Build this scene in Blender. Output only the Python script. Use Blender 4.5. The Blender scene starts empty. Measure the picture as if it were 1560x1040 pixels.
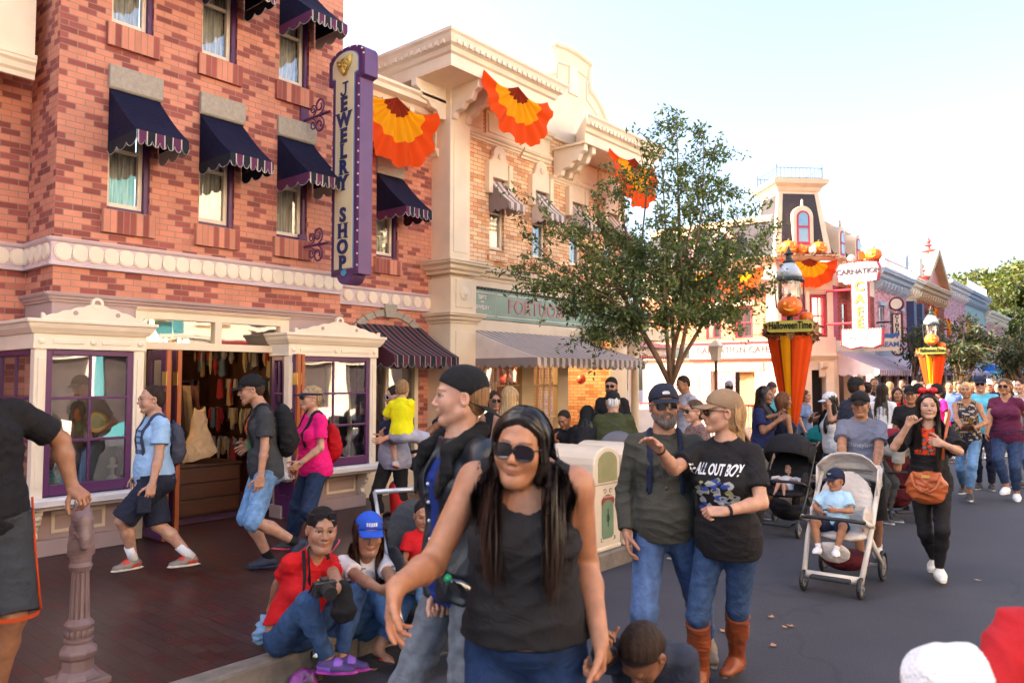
import bpy, bmesh, math, random
import numpy as np
from mathutils import Vector, Matrix
from mathutils.bvhtree import BVHTree
random.seed(7)
SC = bpy.context.scene
COL = SC.collection
PI = math.pi
FPX = 1155.0; CXP, CYP = 780.0, 520.0
PITCH = math.atan(58/FPX); YAW = math.radians(40); CH = 1.78
def ray(px, py):
 a = (px-CXP)/FPX; b = -(py-CYP)/FPX
 fy = math.cos(PITCH)-b*math.sin(PITCH); fz = math.sin(PITCH)+b*math.cos(PITCH)
 return (-math.sin(YAW)*fy+math.cos(YAW)*a, math.cos(YAW)*fy+math.sin(YAW)*a, fz)
def ax(px, py, x):
 r = ray(px, py); t = x/r[0]; return (x, t*r[1], CH+t*r[2])
def ay(px, py, y):
 r = ray(px, py); t = y/r[1]; return (t*r[0], y, CH+t*r[2])
def az(px, py, z):
 r = ray(px, py); t = (z-CH)/r[2]; return (t*r[0], t*r[1], z)
def ad(px, py, d):
 r = ray(px, py); f = -math.sin(YAW)*r[0]+math.cos(YAW)*r[1]; t = d/f
 return (t*r[0], t*r[1], CH+t*r[2])
MATS = {}
def newmat(name):
 m = bpy.data.materials.new(name); m.use_nodes = True
 nt = m.node_tree
 return m, nt, nt.nodes['Principled BSDF']
def N(nt, t, **kw):
 n = nt.nodes.new(t)
 for k, v in kw.items():
  if k in n.inputs.keys(): n.inputs[k].default_value = v
  else: setattr(n, k, v)
 return n
def c4(c): return (c[0], c[1], c[2], 1)
def srgb(r, g, b):
 f = lambda u: (u/255/12.92) if u/255 <= .04045 else ((u/255+.055)/1.055)**2.4
 return (f(r), f(g), f(b))
def mat(name, col, rough=.6, var=.12, vs=6, bump=.0, bs=60, metal=0, spec=.5, coord='Object', stretch=(1, 1, 1), emit=0, coat=0, trans=0, sss=0, bdist=.01, crease=0):
 if name in MATS: return MATS[name]
 m, nt, b = newmat(name)
 b.inputs['Roughness'].default_value = rough; b.inputs['Metallic'].default_value = metal
 b.inputs['Specular IOR Level'].default_value = spec
 tc = N(nt, 'ShaderNodeTexCoord'); mp = N(nt, 'ShaderNodeMapping'); mp.inputs['Scale'].default_value = stretch
 nt.links.new(tc.outputs[coord], mp.inputs[0])
 nz = N(nt, 'ShaderNodeTexNoise', Scale=vs, Detail=4.0)
 nt.links.new(mp.outputs[0], nz.inputs['Vector'])
 mx = N(nt, 'ShaderNodeMix', data_type='RGBA')
 mx.inputs[6].default_value = c4([min(1, c*(1-var)) for c in col]); mx.inputs[7].default_value = c4([min(1, c*(1+var)) for c in col])
 mr = N(nt, 'ShaderNodeMapRange'); mr.inputs[1].default_value = .3; mr.inputs[2].default_value = .7
 nt.links.new(nz.outputs[0], mr.inputs[0]); nt.links.new(mr.outputs[0], mx.inputs[0])
 nt.links.new(mx.outputs[2], b.inputs['Base Color'])
 if bump:
  n2 = N(nt, 'ShaderNodeTexNoise', Scale=bs, Detail=3.0); nt.links.new(mp.outputs[0], n2.inputs['Vector'])
  bp = N(nt, 'ShaderNodeBump', Strength=bump, Distance=bdist); nt.links.new(n2.outputs[0], bp.inputs['Height'])
  nt.links.new(bp.outputs[0], b.inputs['Normal'])
  if crease: creased(nt, mp, bp)
 if emit:
  b.inputs['Emission Color'].default_value = c4(col); b.inputs['Emission Strength'].default_value = emit
 if coat: b.inputs['Coat Weight'].default_value = coat; b.inputs['Coat Roughness'].default_value = .15
 if trans: b.inputs['Transmission Weight'].default_value = trans
 if sss:
  b.inputs['Subsurface Weight'].default_value = sss; b.inputs['Subsurface Radius'].default_value = (.012, .005, .003)
  b.inputs['Subsurface Scale'].default_value = 1
 MATS[name] = m
 return m
def creased(nt, mp, bp, s=7.0, d=.030):
 nz = N(nt, 'ShaderNodeTexNoise', Scale=s, Detail=3.0, Distortion=1.6); nt.links.new(mp.outputs[0], nz.inputs['Vector'])
 r = N(nt, 'ShaderNodeMath', operation='PINGPONG'); nt.links.new(nz.outputs[0], r.inputs[0]); r.inputs[1].default_value = .16
 b2 = N(nt, 'ShaderNodeBump', Strength=.55, Distance=d); nt.links.new(r.outputs[0], b2.inputs['Height']); nt.links.new(b2.outputs[0], bp.inputs['Normal'])
def attrmat(name, rough=.5, bump=.15, bs=250, sss=0, crease=0, spec=.5, stretch=(1, 1, 1), var=.12, vs=9):
 """colour comes from the mesh's own colour attribute"""
 if name in MATS: return MATS[name]
 m, nt, b = newmat(name)
 at = N(nt, 'ShaderNodeAttribute', attribute_name='Col')
 tc = N(nt, 'ShaderNodeTexCoord'); mp = N(nt, 'ShaderNodeMapping'); mp.inputs['Scale'].default_value = stretch
 nt.links.new(tc.outputs['Object'], mp.inputs[0])
 nz = N(nt, 'ShaderNodeTexNoise', Scale=vs, Detail=5.0); nt.links.new(mp.outputs[0], nz.inputs['Vector'])
 mr = N(nt, 'ShaderNodeMapRange'); mr.inputs[1].default_value = .3; mr.inputs[2].default_value = .7
 mr.inputs[3].default_value = 1-var; mr.inputs[4].default_value = 1+var
 nt.links.new(nz.outputs[0], mr.inputs[0])
 mu = N(nt, 'ShaderNodeVectorMath', operation='SCALE')
 nt.links.new(at.outputs['Color'], mu.inputs[0]); nt.links.new(mr.outputs[0], mu.inputs['Scale'])
 nt.links.new(mu.outputs[0], b.inputs['Base Color'])
 b.inputs['Roughness'].default_value = rough; b.inputs['Specular IOR Level'].default_value = spec
 if sss:
  b.inputs['Subsurface Weight'].default_value = sss; b.inputs['Subsurface Radius'].default_value = (.012, .005, .003)
  b.inputs['Subsurface Scale'].default_value = 1
 n2 = N(nt, 'ShaderNodeTexNoise', Scale=bs, Detail=3.0); nt.links.new(mp.outputs[0], n2.inputs['Vector'])
 bp = N(nt, 'ShaderNodeBump', Strength=bump, Distance=.004); nt.links.new(n2.outputs[0], bp.inputs['Height'])
 nt.links.new(bp.outputs[0], b.inputs['Normal'])
 if crease: creased(nt, mp, bp)
 MATS[name] = m
 return m
def tag(o, label=None, cat=None, group=None, kind=None):
 if label: o['label'] = label
 if cat: o['category'] = cat
 if group: o['group'] = group
 if kind: o['kind'] = kind
 return o
def thing(name, label, cat, loc=(0, 0, 0), rz=0, group=None):
 o = bpy.data.objects.new(name, None); COL.objects.link(o)
 o.location = loc; o.rotation_euler = (0, 0, rz); o.empty_display_size = .2
 return tag(o, label, cat, group)
def linkmesh(name, me, m=None, parent=None):
 o = bpy.data.objects.new(name, me); COL.objects.link(o)
 if m is not None:
  for q in (m if isinstance(m, (list, tuple)) else [m]): me.materials.append(q)
 if parent is not None: o.parent = parent
 return o
def copy_tree(o, parent=None, **kw):
 c = o.copy(); COL.objects.link(c); c.parent = parent
 for ch in [q for q in bpy.data.objects if q.parent == o]: copy_tree(ch, c)
 for k, v in kw.items(): c[k] = v
 return c
class MB:
 """collects primitives into one mesh"""
 def __init__(s): s.v = []; s.f = []; s.mi = []; s.cur = 0
 def add(s, vs, fs):
  n = len(s.v); s.v += [tuple(v) for v in vs]
  for f in fs: s.f.append(tuple(n+i for i in f)); s.mi.append(s.cur)
  return s
 def box(s, x0, x1, y0, y1, z0, z1):
  if x0 > x1: x0, x1 = x1, x0
  if y0 > y1: y0, y1 = y1, y0
  if z0 > z1: z0, z1 = z1, z0
  return s.add([(x0,y0,z0),(x1,y0,z0),(x1,y1,z0),(x0,y1,z0),(x0,y0,z1),(x1,y0,z1),(x1,y1,z1),(x0,y1,z1)],
 [(0,3,2,1),(4,5,6,7),(0,1,5,4),(1,2,6,5),(2,3,7,6),(3,0,4,7)])
 def obox(s, c, u, v, w):
  c, u, v, w = map(Vector, (c, u, v, w))
  vs = [c+a*u+b*v+e*w for e in (-1, 1) for a, b in ((-1,-1),(1,-1),(1,1),(-1,1))]
  return s.add(vs, [(0,3,2,1),(4,5,6,7),(0,1,5,4),(1,2,6,5),(2,3,7,6),(3,0,4,7)])
 def quad(s, *p): return s.add(p, [tuple(range(len(p)))])
 def tube(s, pts, r, n=8, cap=True, flat=None):
  pts = [Vector(p) for p in pts]; m = len(pts)
  rs = r if isinstance(r, (list, tuple)) else [r]*m
  vs = []; up = None
  for i, p in enumerate(pts):
   t = (pts[min(i+1, m-1)]-pts[max(i-1, 0)])
   t = t.normalized() if t.length > 1e-9 else Vector((0, 0, 1))
   if up is None: up = t.orthogonal().normalized() if flat is None else (Vector(flat)-Vector(flat).dot(t)*t).normalized()
   up = (up-up.dot(t)*t)
   up = up.normalized() if up.length > 1e-6 else t.orthogonal().normalized()
   sd = t.cross(up)
   rr = rs[i] if isinstance(rs[i], (tuple, list)) else (rs[i], rs[i])
   for k in range(n):
    a = 2*PI*k/n; vs.append(p+up*math.cos(a)*rr[0]+sd*math.sin(a)*rr[1])
  fs = [(i*n+k, i*n+(k+1) % n, (i+1)*n+(k+1) % n, (i+1)*n+k) for i in range(m-1) for k in range(n)]
  if cap: fs += [tuple(range(n-1, -1, -1)), tuple((m-1)*n+k for k in range(n))]
  return s.add(vs, fs)
 def lathe(s, prof, c=(0, 0, 0), n=24, cap=True, axis='z'):
  vs = []; c = Vector(c)
  for r, z in prof:
   for k in range(n):
    a = 2*PI*k/n; p = Vector((r*math.cos(a), r*math.sin(a), z))
    if axis == 'x': p = Vector((p.z, p.x, p.y))
    if axis == 'y': p = Vector((p.y, p.z, p.x))
    vs.append(c+p)
  m = len(prof)
  fs = [(i*n+k, i*n+(k+1) % n, (i+1)*n+(k+1) % n, (i+1)*n+k) for i in range(m-1) for k in range(n)]
  if cap: fs += [tuple(range(n-1, -1, -1)), tuple((m-1)*n+k for k in range(n))]
  return s.add(vs, fs)
 def prism(s, poly, o, u, v, w):
  """poly in (u,v) plane at o, extruded by vector w"""
  o, u, v, w = map(Vector, (o, u, v, w)); n = len(poly)
  a = [o+u*p[0]+v*p[1] for p in poly]
  return s.add(a+[q+w for q in a], [tuple(range(n)), tuple(range(2*n-1, n-1, -1))]+[(i, i+n, (i+1) % n+n, (i+1) % n) for i in range(n)])
 def sphere(s, c, r, n=12, m=8, sc=(1, 1, 1), R=None):
  vs = []; c = Vector(c)
  for i in range(m+1):
   t = PI*i/m
   for k in range(n):
    a = 2*PI*k/n; p = Vector((math.sin(t)*math.cos(a)*sc[0], math.sin(t)*math.sin(a)*sc[1], math.cos(t)*sc[2]))*r
    vs.append(c+(R @ p if R else p))
  return s.add(vs, [(i*n+k, (i+1)*n+k, (i+1)*n+(k+1) % n, i*n+(k+1) % n) for i in range(m) for k in range(n)])
 def build(s, name, m, parent=None, smooth=False, bevel=0, fix=True, auto=None):
  me = bpy.data.meshes.new(name); me.from_pydata(s.v, [], s.f)
  if fix:
   bm = bmesh.new(); bm.from_mesh(me)
   bmesh.ops.recalc_face_normals(bm, faces=bm.faces); bm.to_mesh(me); bm.free()
  if any(s.mi): me.polygons.foreach_set('material_index', s.mi)
  if smooth: me.polygons.foreach_set('use_smooth', [True]*len(me.polygons))
  if auto: me.set_sharp_from_angle(angle=math.radians(auto))
  o = linkmesh(name, me, m, parent)
  if bevel:
   b = o.modifiers.new('bevel', 'BEVEL'); b.width = bevel; b.segments = 2; b.limit_method = 'ANGLE'; b.angle_limit = .7
  return o
def text_mb(body, size, o, u, v, w, bold=0, thick=.01, align='CENTER', sx=1.0, spacing=1.0, vertical=False):
 """lettering as real thin relief: built in plane (u,v), raised along w"""
 cu = bpy.data.curves.new('t', 'FONT'); cu.body = body; cu.size = size; cu.align_x = align; cu.align_y = 'CENTER'
 cu.offset = bold; cu.extrude = thick/2; cu.space_character = spacing; cu.resolution_u = 3
 if vertical: cu.space_line = .9
 ob = bpy.data.objects.new('t', cu); COL.objects.link(ob)
 bpy.context.view_layer.update()
 me = bpy.data.meshes.new_from_object(ob.evaluated_get(bpy.context.evaluated_depsgraph_get()))
 bpy.data.objects.remove(ob); bpy.data.curves.remove(cu)
 o, u, v, w = map(Vector, (o, u, v, w)); mb = MB()
 mb.add([o+u*q.co.x*sx+v*q.co.y+w*(q.co.z+thick/2) for q in me.vertices], [tuple(p.vertices) for p in me.polygons])
 bpy.data.meshes.remove(me)
 return mb
def rotm(yaw=0, pitch=0, roll=0):
 """x right, y forward, z up; pitch>0 nods forward/down, yaw>0 turns to own left"""
 return np.array(Matrix.Rotation(math.radians(yaw), 3, 'Z') @ Matrix.Rotation(math.radians(-pitch), 3, 'X') @ Matrix.Rotation(math.radians(roll), 3, 'Y'))
A = lambda *p: np.array(p, float)
def unit(v): v = np.asarray(v, float); return v/max(1e-9, np.linalg.norm(v))
class Sdf:
 def __init__(s): s.ops = []
 def cap(s, a, b, ra, rb=None, k=.02, fl=None, sub=False):
  a = np.asarray(a, float); b = np.asarray(b, float); rb = ra if rb is None else rb
  r = max(ra, rb); s.ops.append(('c', (a, b, ra, rb, fl), k, sub, np.minimum(a, b)-r, np.maximum(a, b)+r)); return s
 def chain(s, pts, rs, k=.02, fl=None):
  for i in range(len(pts)-1): s.cap(pts[i], pts[i+1], rs[i], rs[i+1], k, fl)
  return s
 def ell(s, c, r, R=None, k=.02, sub=False):
  c = np.asarray(c, float); r = np.asarray(r, float); m = r.max()
  s.ops.append(('e', (c, r, R), k, sub, c-m, c+m)); return s
 def cut(s, o, n, k=0):
  s.ops.append(('p', (np.asarray(o, float), unit(n)), k, True, None, None)); return s
 def grp(s, g, k=.02, sub=False):
  bb = [o for o in g.ops if o[4] is not None and not o[3]]
  lo = np.min([o[4] for o in bb], 0); hi = np.max([o[5] for o in bb], 0)
  s.ops.append(('g', g, k, sub, lo, hi)); return s
 def bbox(s):
  bb = [o for o in s.ops if o[4] is not None and not o[3]]
  return np.min([o[4] for o in bb], 0)-.03, np.max([o[5] for o in bb], 0)+.03
 def eval(s, xs, ys, zs):
  D = np.full((len(xs), len(ys), len(zs)), .5)
  X, Y, Z = xs[:, None, None], ys[None, :, None], zs[None, None, :]
  for t, q, k, sub, lo, hi in s.ops:
   if t == 'p':
    o, n = q; d = (X-o[0])*n[0]+(Y-o[1])*n[1]+(Z-o[2])*n[2]
    if k: hh = np.maximum(k-np.abs(D-d), 0)/max(k, 1e-9); D = np.maximum(D, d)+hh*hh*k/4
    else: D = np.maximum(D, d)
    continue
   mg = max(k, .02)+.015
   i0, i1 = np.searchsorted(xs, lo[0]-mg), np.searchsorted(xs, hi[0]+mg)
   j0, j1 = np.searchsorted(ys, lo[1]-mg), np.searchsorted(ys, hi[1]+mg)
   k0, k1 = np.searchsorted(zs, lo[2]-mg), np.searchsorted(zs, hi[2]+mg)
   if i0 >= i1 or j0 >= j1 or k0 >= k1: continue
   if t == 'g': d = q.eval(xs[i0:i1], ys[j0:j1], zs[k0:k1])
   else:
    x, y, z = X[i0:i1], Y[:, j0:j1], Z[:, :, k0:k1]
    if t == 'c':
     a, b, ra, rb, fl = q; ab = b-a
     px, py, pz = x-a[0], y-a[1], z-a[2]
     if fl is not None:
      n, f = fl; g = 1/f-1
      dn = (px*n[0]+py*n[1]+pz*n[2])*g
      px = px+dn*n[0]; py = py+dn*n[1]; pz = pz+dn*n[2]; ab = ab+np.dot(ab, n)*g*n
     L = max(1e-9, np.dot(ab, ab))
     h = np.clip((px*ab[0]+py*ab[1]+pz*ab[2])/L, 0, 1)
     d = np.sqrt((px-h*ab[0])**2+(py-h*ab[1])**2+(pz-h*ab[2])**2)-(ra+(rb-ra)*h)
     if fl is not None: d = d*max(.6, fl[1])
    else:
     c, r, R = q
     px, py, pz = x-c[0], y-c[1], z-c[2]
     if R is not None:
      px, py, pz = (px*R[0, 0]+py*R[1, 0]+pz*R[2, 0]), (px*R[0, 1]+py*R[1, 1]+pz*R[2, 1]), (px*R[0, 2]+py*R[1, 2]+pz*R[2, 2])
     k0_ = np.sqrt((px/r[0])**2+(py/r[1])**2+(pz/r[2])**2)
     k1_ = np.sqrt((px/r[0]**2)**2+(py/r[1]**2)**2+(pz/r[2]**2)**2)+1e-9
     d = k0_*(k0_-1)/k1_
   S = D[i0:i1, j0:j1, k0:k1]
   if sub: d = -d
   if k:
    hh = np.maximum(k-np.abs(S-d), 0)/k
    D[i0:i1, j0:j1, k0:k1] = (np.maximum(S, d)+hh*hh*k/4) if sub else (np.minimum(S, d)-hh*hh*k/4)
   else: D[i0:i1, j0:j1, k0:k1] = np.maximum(S, d) if sub else np.minimum(S, d)
  return D
 def mesh(s, h, lo=None, hi=None, keep=None):
  l, u = s.bbox()
  if lo is not None: l = np.maximum(l, lo); u = np.minimum(u, hi)
  l = np.floor(l/h)*h; n = [max(3, int(math.ceil((u[i]-l[i])/h))+1) for i in range(3)]
  ax_ = [l[i]+h*np.arange(n[i]) for i in range(3)]
  D = s.eval(*ax_)
  v, q = surfnet(D, l, h)
  if keep is not None and len(q):
   c = v[q].mean(1); q = q[keep(c)]
   us, inv = np.unique(q, return_inverse=True); v = v[us]; q = inv.reshape(-1, 4)
  return v, q
def surfnet(D, o, h):
 n = D.shape; ins = D < 0
 c = np.zeros((n[0]-1, n[1]-1, n[2]-1), np.int8)
 for i in (0, 1):
  for j in (0, 1):
   for k in (0, 1): c += ins[i:n[0]-1+i, j:n[1]-1+j, k:n[2]-1+k]
 act = (c > 0) & (c < 8); I = np.argwhere(act)
 if not len(I): return np.zeros((0, 3)), np.zeros((0, 4), int)
 idx = np.full(act.shape, -1, int); idx[act] = np.arange(len(I))
 S = np.zeros((len(I), 3)); C = np.zeros(len(I))
 cr = [(i, j, k) for i in (0, 1) for j in (0, 1) for k in (0, 1)]
 val = {q: D[I[:, 0]+q[0], I[:, 1]+q[1], I[:, 2]+q[2]] for q in cr}
 for q in cr:
  for a in range(3):
   if q[a] == 0:
    r = list(q); r[a] = 1; r = tuple(r)
    da, db = val[q], val[r]; m = (da < 0) != (db < 0)
    t = np.where(m, da/np.where(m, da-db, 1), 0)
    P = np.repeat(np.array([q], float), len(I), 0); P[:, a] = t
    S += P*m[:, None]; C += m
 V = (I+S/C[:, None])*h+o
 F = []
 for a in range(3):
  b, d = (a+1) % 3, (a+2) % 3
  s0 = [slice(None)]*3; s1 = [slice(None)]*3
  s0[a] = slice(0, -1); s1[a] = slice(1, None)
  for q in (b, d): s0[q] = slice(1, -1); s1[q] = slice(1, -1)
  i0, i1 = ins[tuple(s0)], ins[tuple(s1)]
  ch = np.argwhere(i0 != i1)
  if not len(ch): continue
  fl = i0[tuple(ch.T)]
  base = ch.copy(); base[:, b] += 1; base[:, d] += 1
  def cell(db, dd):
   e = base.copy(); e[:, b] += db; e[:, d] += dd; return idx[e[:, 0], e[:, 1], e[:, 2]]
  q = np.stack([cell(-1, -1), cell(0, -1), cell(0, 0), cell(-1, 0)], 1)
  q[~fl] = q[~fl][:, ::-1]; F.append(q)
 return V, np.concatenate(F) if F else np.zeros((0, 4), int)
def vnorm(v, q):
 n = np.cross(v[q[:, 2]]-v[q[:, 0]], v[q[:, 3]]-v[q[:, 1]]); N_ = np.zeros_like(v)
 for i in range(4): np.add.at(N_, q[:, i], n)
 return N_/(np.linalg.norm(N_, axis=1)[:, None]+1e-12)
def folds(v, seed, amp, wl=.09, ani=(1, 1, 2.2)):
 """soft cloth folds as a ridged sum of warped waves"""
 r = np.random.RandomState(seed); d = np.zeros(len(v)); p = v*np.array(ani)
 w = .35*np.sin(v@r.randn(3)*9+r.rand()*6)
 for i in range(6):
  k = unit(r.randn(3))*2*PI/(wl*(.7+1.3*r.rand()))
  d += (1-2*np.abs(np.sin(p@k*.5+w*5+r.rand()*6))**.8)*np.clip(.9*np.sin(v@(r.randn(3)*9)+r.rand()*6), 0, 1)*1.2
 return np.clip(d/2.2, -1, 1.6)*amp
def sdf_obj(name, s, h, m, parent, col=None, fold=0, seed=1, wl=.09, regions=(), keep=None, smooth=0, ani=(1, 1, 2.2)):
 """regions: (lo,hi,h2,inside(pts)) finer patches that replace the coarse surface"""
 ks = [r[3] for r in regions]
 kp = (lambda c: (~np.any([f(c, h*.8) for f in ks], 0)) & (keep(c) if keep else True)) if ks else keep
 parts = [s.mesh(h, keep=kp)]
 for lo, hi, h2, f in regions: parts.append(s.mesh(h2, lo, hi, keep=f))
 V = []; Q = []; n = 0
 for v, q in parts:
  if len(q) == 0: continue
  if fold: v = v+vnorm(v, q)*folds(v, seed, fold, wl, ani)[:, None]
  V.append(v); Q.append(q+n); n += len(v)
 V = np.concatenate(V); Q = np.concatenate(Q)
 return np_obj(name, V, Q, m, parent, col)
def np_obj(name, V, Q, m, parent, col=None):
 me = bpy.data.meshes.new(name)
 me.vertices.add(len(V)); me.vertices.foreach_set('co', V.astype(np.float32).ravel())
 me.loops.add(Q.size); me.loops.foreach_set('vertex_index', Q.astype(np.int32).ravel())
 me.polygons.add(len(Q)); me.polygons.foreach_set('loop_start', np.arange(0, Q.size, 4, dtype=np.int32))
 me.polygons.foreach_set('use_smooth', np.ones(len(Q), bool))
 me.update(calc_edges=True); me.validate()
 if col is not None:
  C = col(V) if callable(col) else np.tile(np.array(col, float), (len(V), 1))
  ca = me.color_attributes.new('Col', 'FLOAT_COLOR', 'POINT')
  ca.data.foreach_set('color', np.concatenate([C, np.ones((len(C), 1))], 1).astype(np.float32).ravel())
 return linkmesh(name, me, m, parent)
# ================================================================ PEOPLE
def ik(a, t, l1, l2, pole):
 a = np.asarray(a, float); t = np.asarray(t, float); d = t-a; L = np.linalg.norm(d)
 if L > (l1+l2)*.998: d = d/L*(l1+l2)*.998; L = (l1+l2)*.998; t = a+d
 u = d/L; x = (l1*l1-l2*l2+L*L)/(2*L); y = math.sqrt(max(0, l1*l1-x*x))
 p = np.asarray(pole, float); p = p-np.dot(p, u)*u; p = unit(p)
 return a+u*x+p*y, t
LOD = {0: (.011, .0034, .0036), 1: (.013, .0046, .005), 2: (.017, .007, .007), 3: (.022, .011, .009)}
SKIN = {'light': (.46, .235, .15), 'fair': (.50, .275, .19), 'tan': (.36, .165, .088), 'brown': (.24, .105, .053), 'dark': (.10, .045, .03)}
class Person:
 def __init__(s, label, px, ytop, d, gz=0.0, turn=0, h=None, fem=False, g=1.0, bust=0, belly=0, lod=1, skin='light',
 pose=None, hs=None, blend=None, group=None, world=None, up=0.0):
  p = s.p = dict(pose or {})
  s.fem, s.g, s.bust, s.belly, s.lod = fem, g, bust, belly, lod
  w = ad(px, ytop, d)
  if h is None: h = w[2]-gz
  s.h = h; k = s.k = h/1.75
  s.loc = (w[0], w[1], gz+up)
  b = np.array([w[0], w[1]]); b /= np.linalg.norm(b); t = math.radians(turn)
  f = -math.cos(t)*b+math.sin(t)*np.array([b[1], -b[0]])
  s.rz = math.atan2(f[1], f[0])-PI/2
  s.root = thing('person', label, 'person', s.loc, s.rz, group)
  s.skin = np.array(SKIN[skin] if isinstance(skin, str) else skin)
  s.hs = hs or (k**.45)
  s.rig()
 def L(s, px, py, d):
  w = np.array(ad(px, py, d))-np.array(s.loc); c, n = math.cos(-s.rz), math.sin(-s.rz)
  return A(c*w[0]-n*w[1], n*w[0]+c*w[1], w[2])
 def F(s, px, py):
  w = az(px, py, s.loc[2]+.085*s.k); return s.L(px, py, -math.sin(YAW)*w[0]+math.cos(YAW)*w[1])
 def tgt(s, v, base):
  if len(v) == 4: return s.L(*v[1:])        # ('w', px, py, depth)
  return base+A(*v)*s.k
 def rig(s):
  p, k = s.p, s.k; g = lambda n, d: p.get(n, d)
  pel = g('pel', (0, 0, .925)); s.P = s.L(*pel[1:]) if len(pel) == 4 else A(*pel)*k
  s.Rp = rotm(g('ptw', 0), g('ptilt', 0), g('proll', 0)); s.Rc = rotm(g('tw', 0), g('lean', 2), g('side', 0))
  Rm = rotm((g('tw', 0)+g('ptw', 0))/2, (g('lean', 2)+g('ptilt', 0))/2, (g('side', 0)+g('proll', 0))/2)
  s.waist = s.P+Rm@A(0, 0, .125)*k
  sw = (.152 if s.fem else .168)*g('sw', 1)
  s.nb = s.waist+s.Rc@A(0, -.012, .432)*k
  s.sh = [s.waist+s.Rc@A(q*sw, -.012, .362+g(l, 0))*k for q, l in ((1, 'rup'), (-1, 'lup'))]
  s.hip = [s.P+s.Rp@A(q*.088, 0, -.03)*k for q in (1, -1)]
  hy, hp, hr = g('head', (0, 0, 0)); s.Rh = rotm(hy, hp, hr)
  s.H = A(*g('hoff', (0, 0, 0)))*k+s.nb+(s.Rc@A(0, .012, .10)+s.Rh@A(0, .02, .06))*(.5*k+.5*s.hs)
  s.el, s.wr, s.hd, s.hn = [], [], [], []
  for i, (c, q) in enumerate((('r', 1), ('l', -1))):
   t = s.tgt(g(c+'h', (q*.07, .05, -.52)), s.sh[i])
   e, w = ik(s.sh[i], t, .285*k, .25*k, g(c+'pole', (q*.35, -1, -.1)))
   s.el.append(e); s.wr.append(w); fd = unit(w-e)
   hd = unit(A(*g(c+'hd', tuple(fd)))); n = A(*g(c+'hn', (-q, 0, 0))); n = unit(n-np.dot(n, hd)*hd)
   s.hd.append(hd); s.hn.append(n)
  s.kn, s.an, s.ff, s.fu = [], [], [], []
  for i, (c, q) in enumerate((('r', 1), ('l', -1))):
   v = g(c+'a', (q*.085, -.01, .09))
   t = s.L(*v[1:]) if len(v) == 4 else (s.F(*v) if len(v) == 2 else A(*v)*k)
   e, w = ik(s.hip[i], t, .435*k, .415*k, g(c+'kp', (q*.1, 1, 0)))
   s.kn.append(e); s.an.append(w)
   R = rotm(g(c+'fy', -q*10), g(c+'fp', 0), 0); s.ff.append(R[:, 1]); s.fu.append(R[:, 2])
 def torso(s, S, e=0, upper=True, lower=True, drape=0):
  k, g, f = s.k, s.g, s.fem; W, Rp, Rc, P = s.waist, s.Rp, s.Rc, s.P
  E = lambda c, r, R, kk=.05: S.ell(c, (A(*r)*k+e), R, k=kk*k)
  hw = 1.07 if f else .97
  if lower:
   E(P+Rp@A(0, -.005, .03)*k, (.158*hw*g, .115*g, .115), Rp)
   for q in (1, -1): E(P+Rp@A(q*.068*g, -.055, -.045)*k, (.088*g, .088*g, .095), Rp)
  E(W+Rp@A(0, .0, -.03)*k, ((.132 if f else .15)*g, (.098+.02*s.belly)*g, .13), Rp)
  if s.belly: E(W+Rp@A(0, .045+.03*s.belly, -.03)*k, (.13*g, .075+.045*s.belly, .13), Rp)
  if upper:
   E(W+Rc@A(0, -.002, .18)*k, ((.138 if f else .158)*g, .112*g**.7, .19), Rc)
   E(W+Rc@A(0, -.01, .30)*k, ((.135 if f else .165)*g**.6, .092, .105), Rc)
   if not f:
    for q in (1, -1): E(W+Rc@A(q*.075, .062, .255)*k, (.075, .045, .06), Rc, .04)
   for i in (0, 1):
    S.cap(s.nb-Rc@A(0, 0, .004)*k, s.sh[i]-Rc@A((1, -1)[i]*.02, 0, -.002)*k, .044*k+e, .040*k+e*.6, k=.045*k)
   if s.bust:
    for q in (1, -1): E(W+Rc@A(q*.072*g, .07+.022*s.bust, .205)*k, (.068*g, .052+.016*s.bust, .068), Rc, .035)
   if s.bust and e: E(W+Rc@A(0, .052+.022*s.bust, .195)*k, (.128*g, .060+.014*s.bust, .085), Rc, .05); E(W+Rc@A(0, .03+.012*s.bust, .10)*k, (.12*g, .075+.012*s.bust, .10), Rc, .05)
   if drape:
    E(P+Rp@A(0, -.012, .0)*k, (.161*hw*g, .132*g+.02*s.belly, .2), Rp, .04); E(W+Rp@A(0, .004, -.02)*k, (.150*g, .116*g+.02*s.belly, .2), Rp, .04)
 def arm(s, S, i, e=0, t0=0, t1=2.0, cut=True, kk=.02, loose=0):
  k = s.k; a = (.90 if s.fem else 1.0)*s.g**.7*s.p.get('armg', 1); sh, el, wr = s.sh[i], s.el[i], s.wr[i]
  G = Sdf()
  G.ell(sh+s.Rc@A((1, -1)[i]*-.006, 0, -.016)*k, A(.052, .054, .058)*k*a+e*.7, s.Rc, k=.03*k)
  G.cap(sh, el, .050*k*a+e, .040*k*a+e+loose*(t1 < 1.2), k=.03*k)
  m = el+(wr-el)*.3
  if t1 > 1.05:
   G.cap(el, m, .040*k*a+e, .0415*k*a+e, k=.02*k)
   G.cap(m, wr, .0415*k*a+e, .0265*k*a**.5+e+loose, k=.02*k)
  if cut and t1 < 2.3:
   o, dr = (sh+(el-sh)*t1, unit(el-sh)) if t1 <= 1 else (el+(wr-el)*(t1-1), unit(wr-el))
   G.cut(o, dr)
  S.grp(G, k=kk*k)
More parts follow.
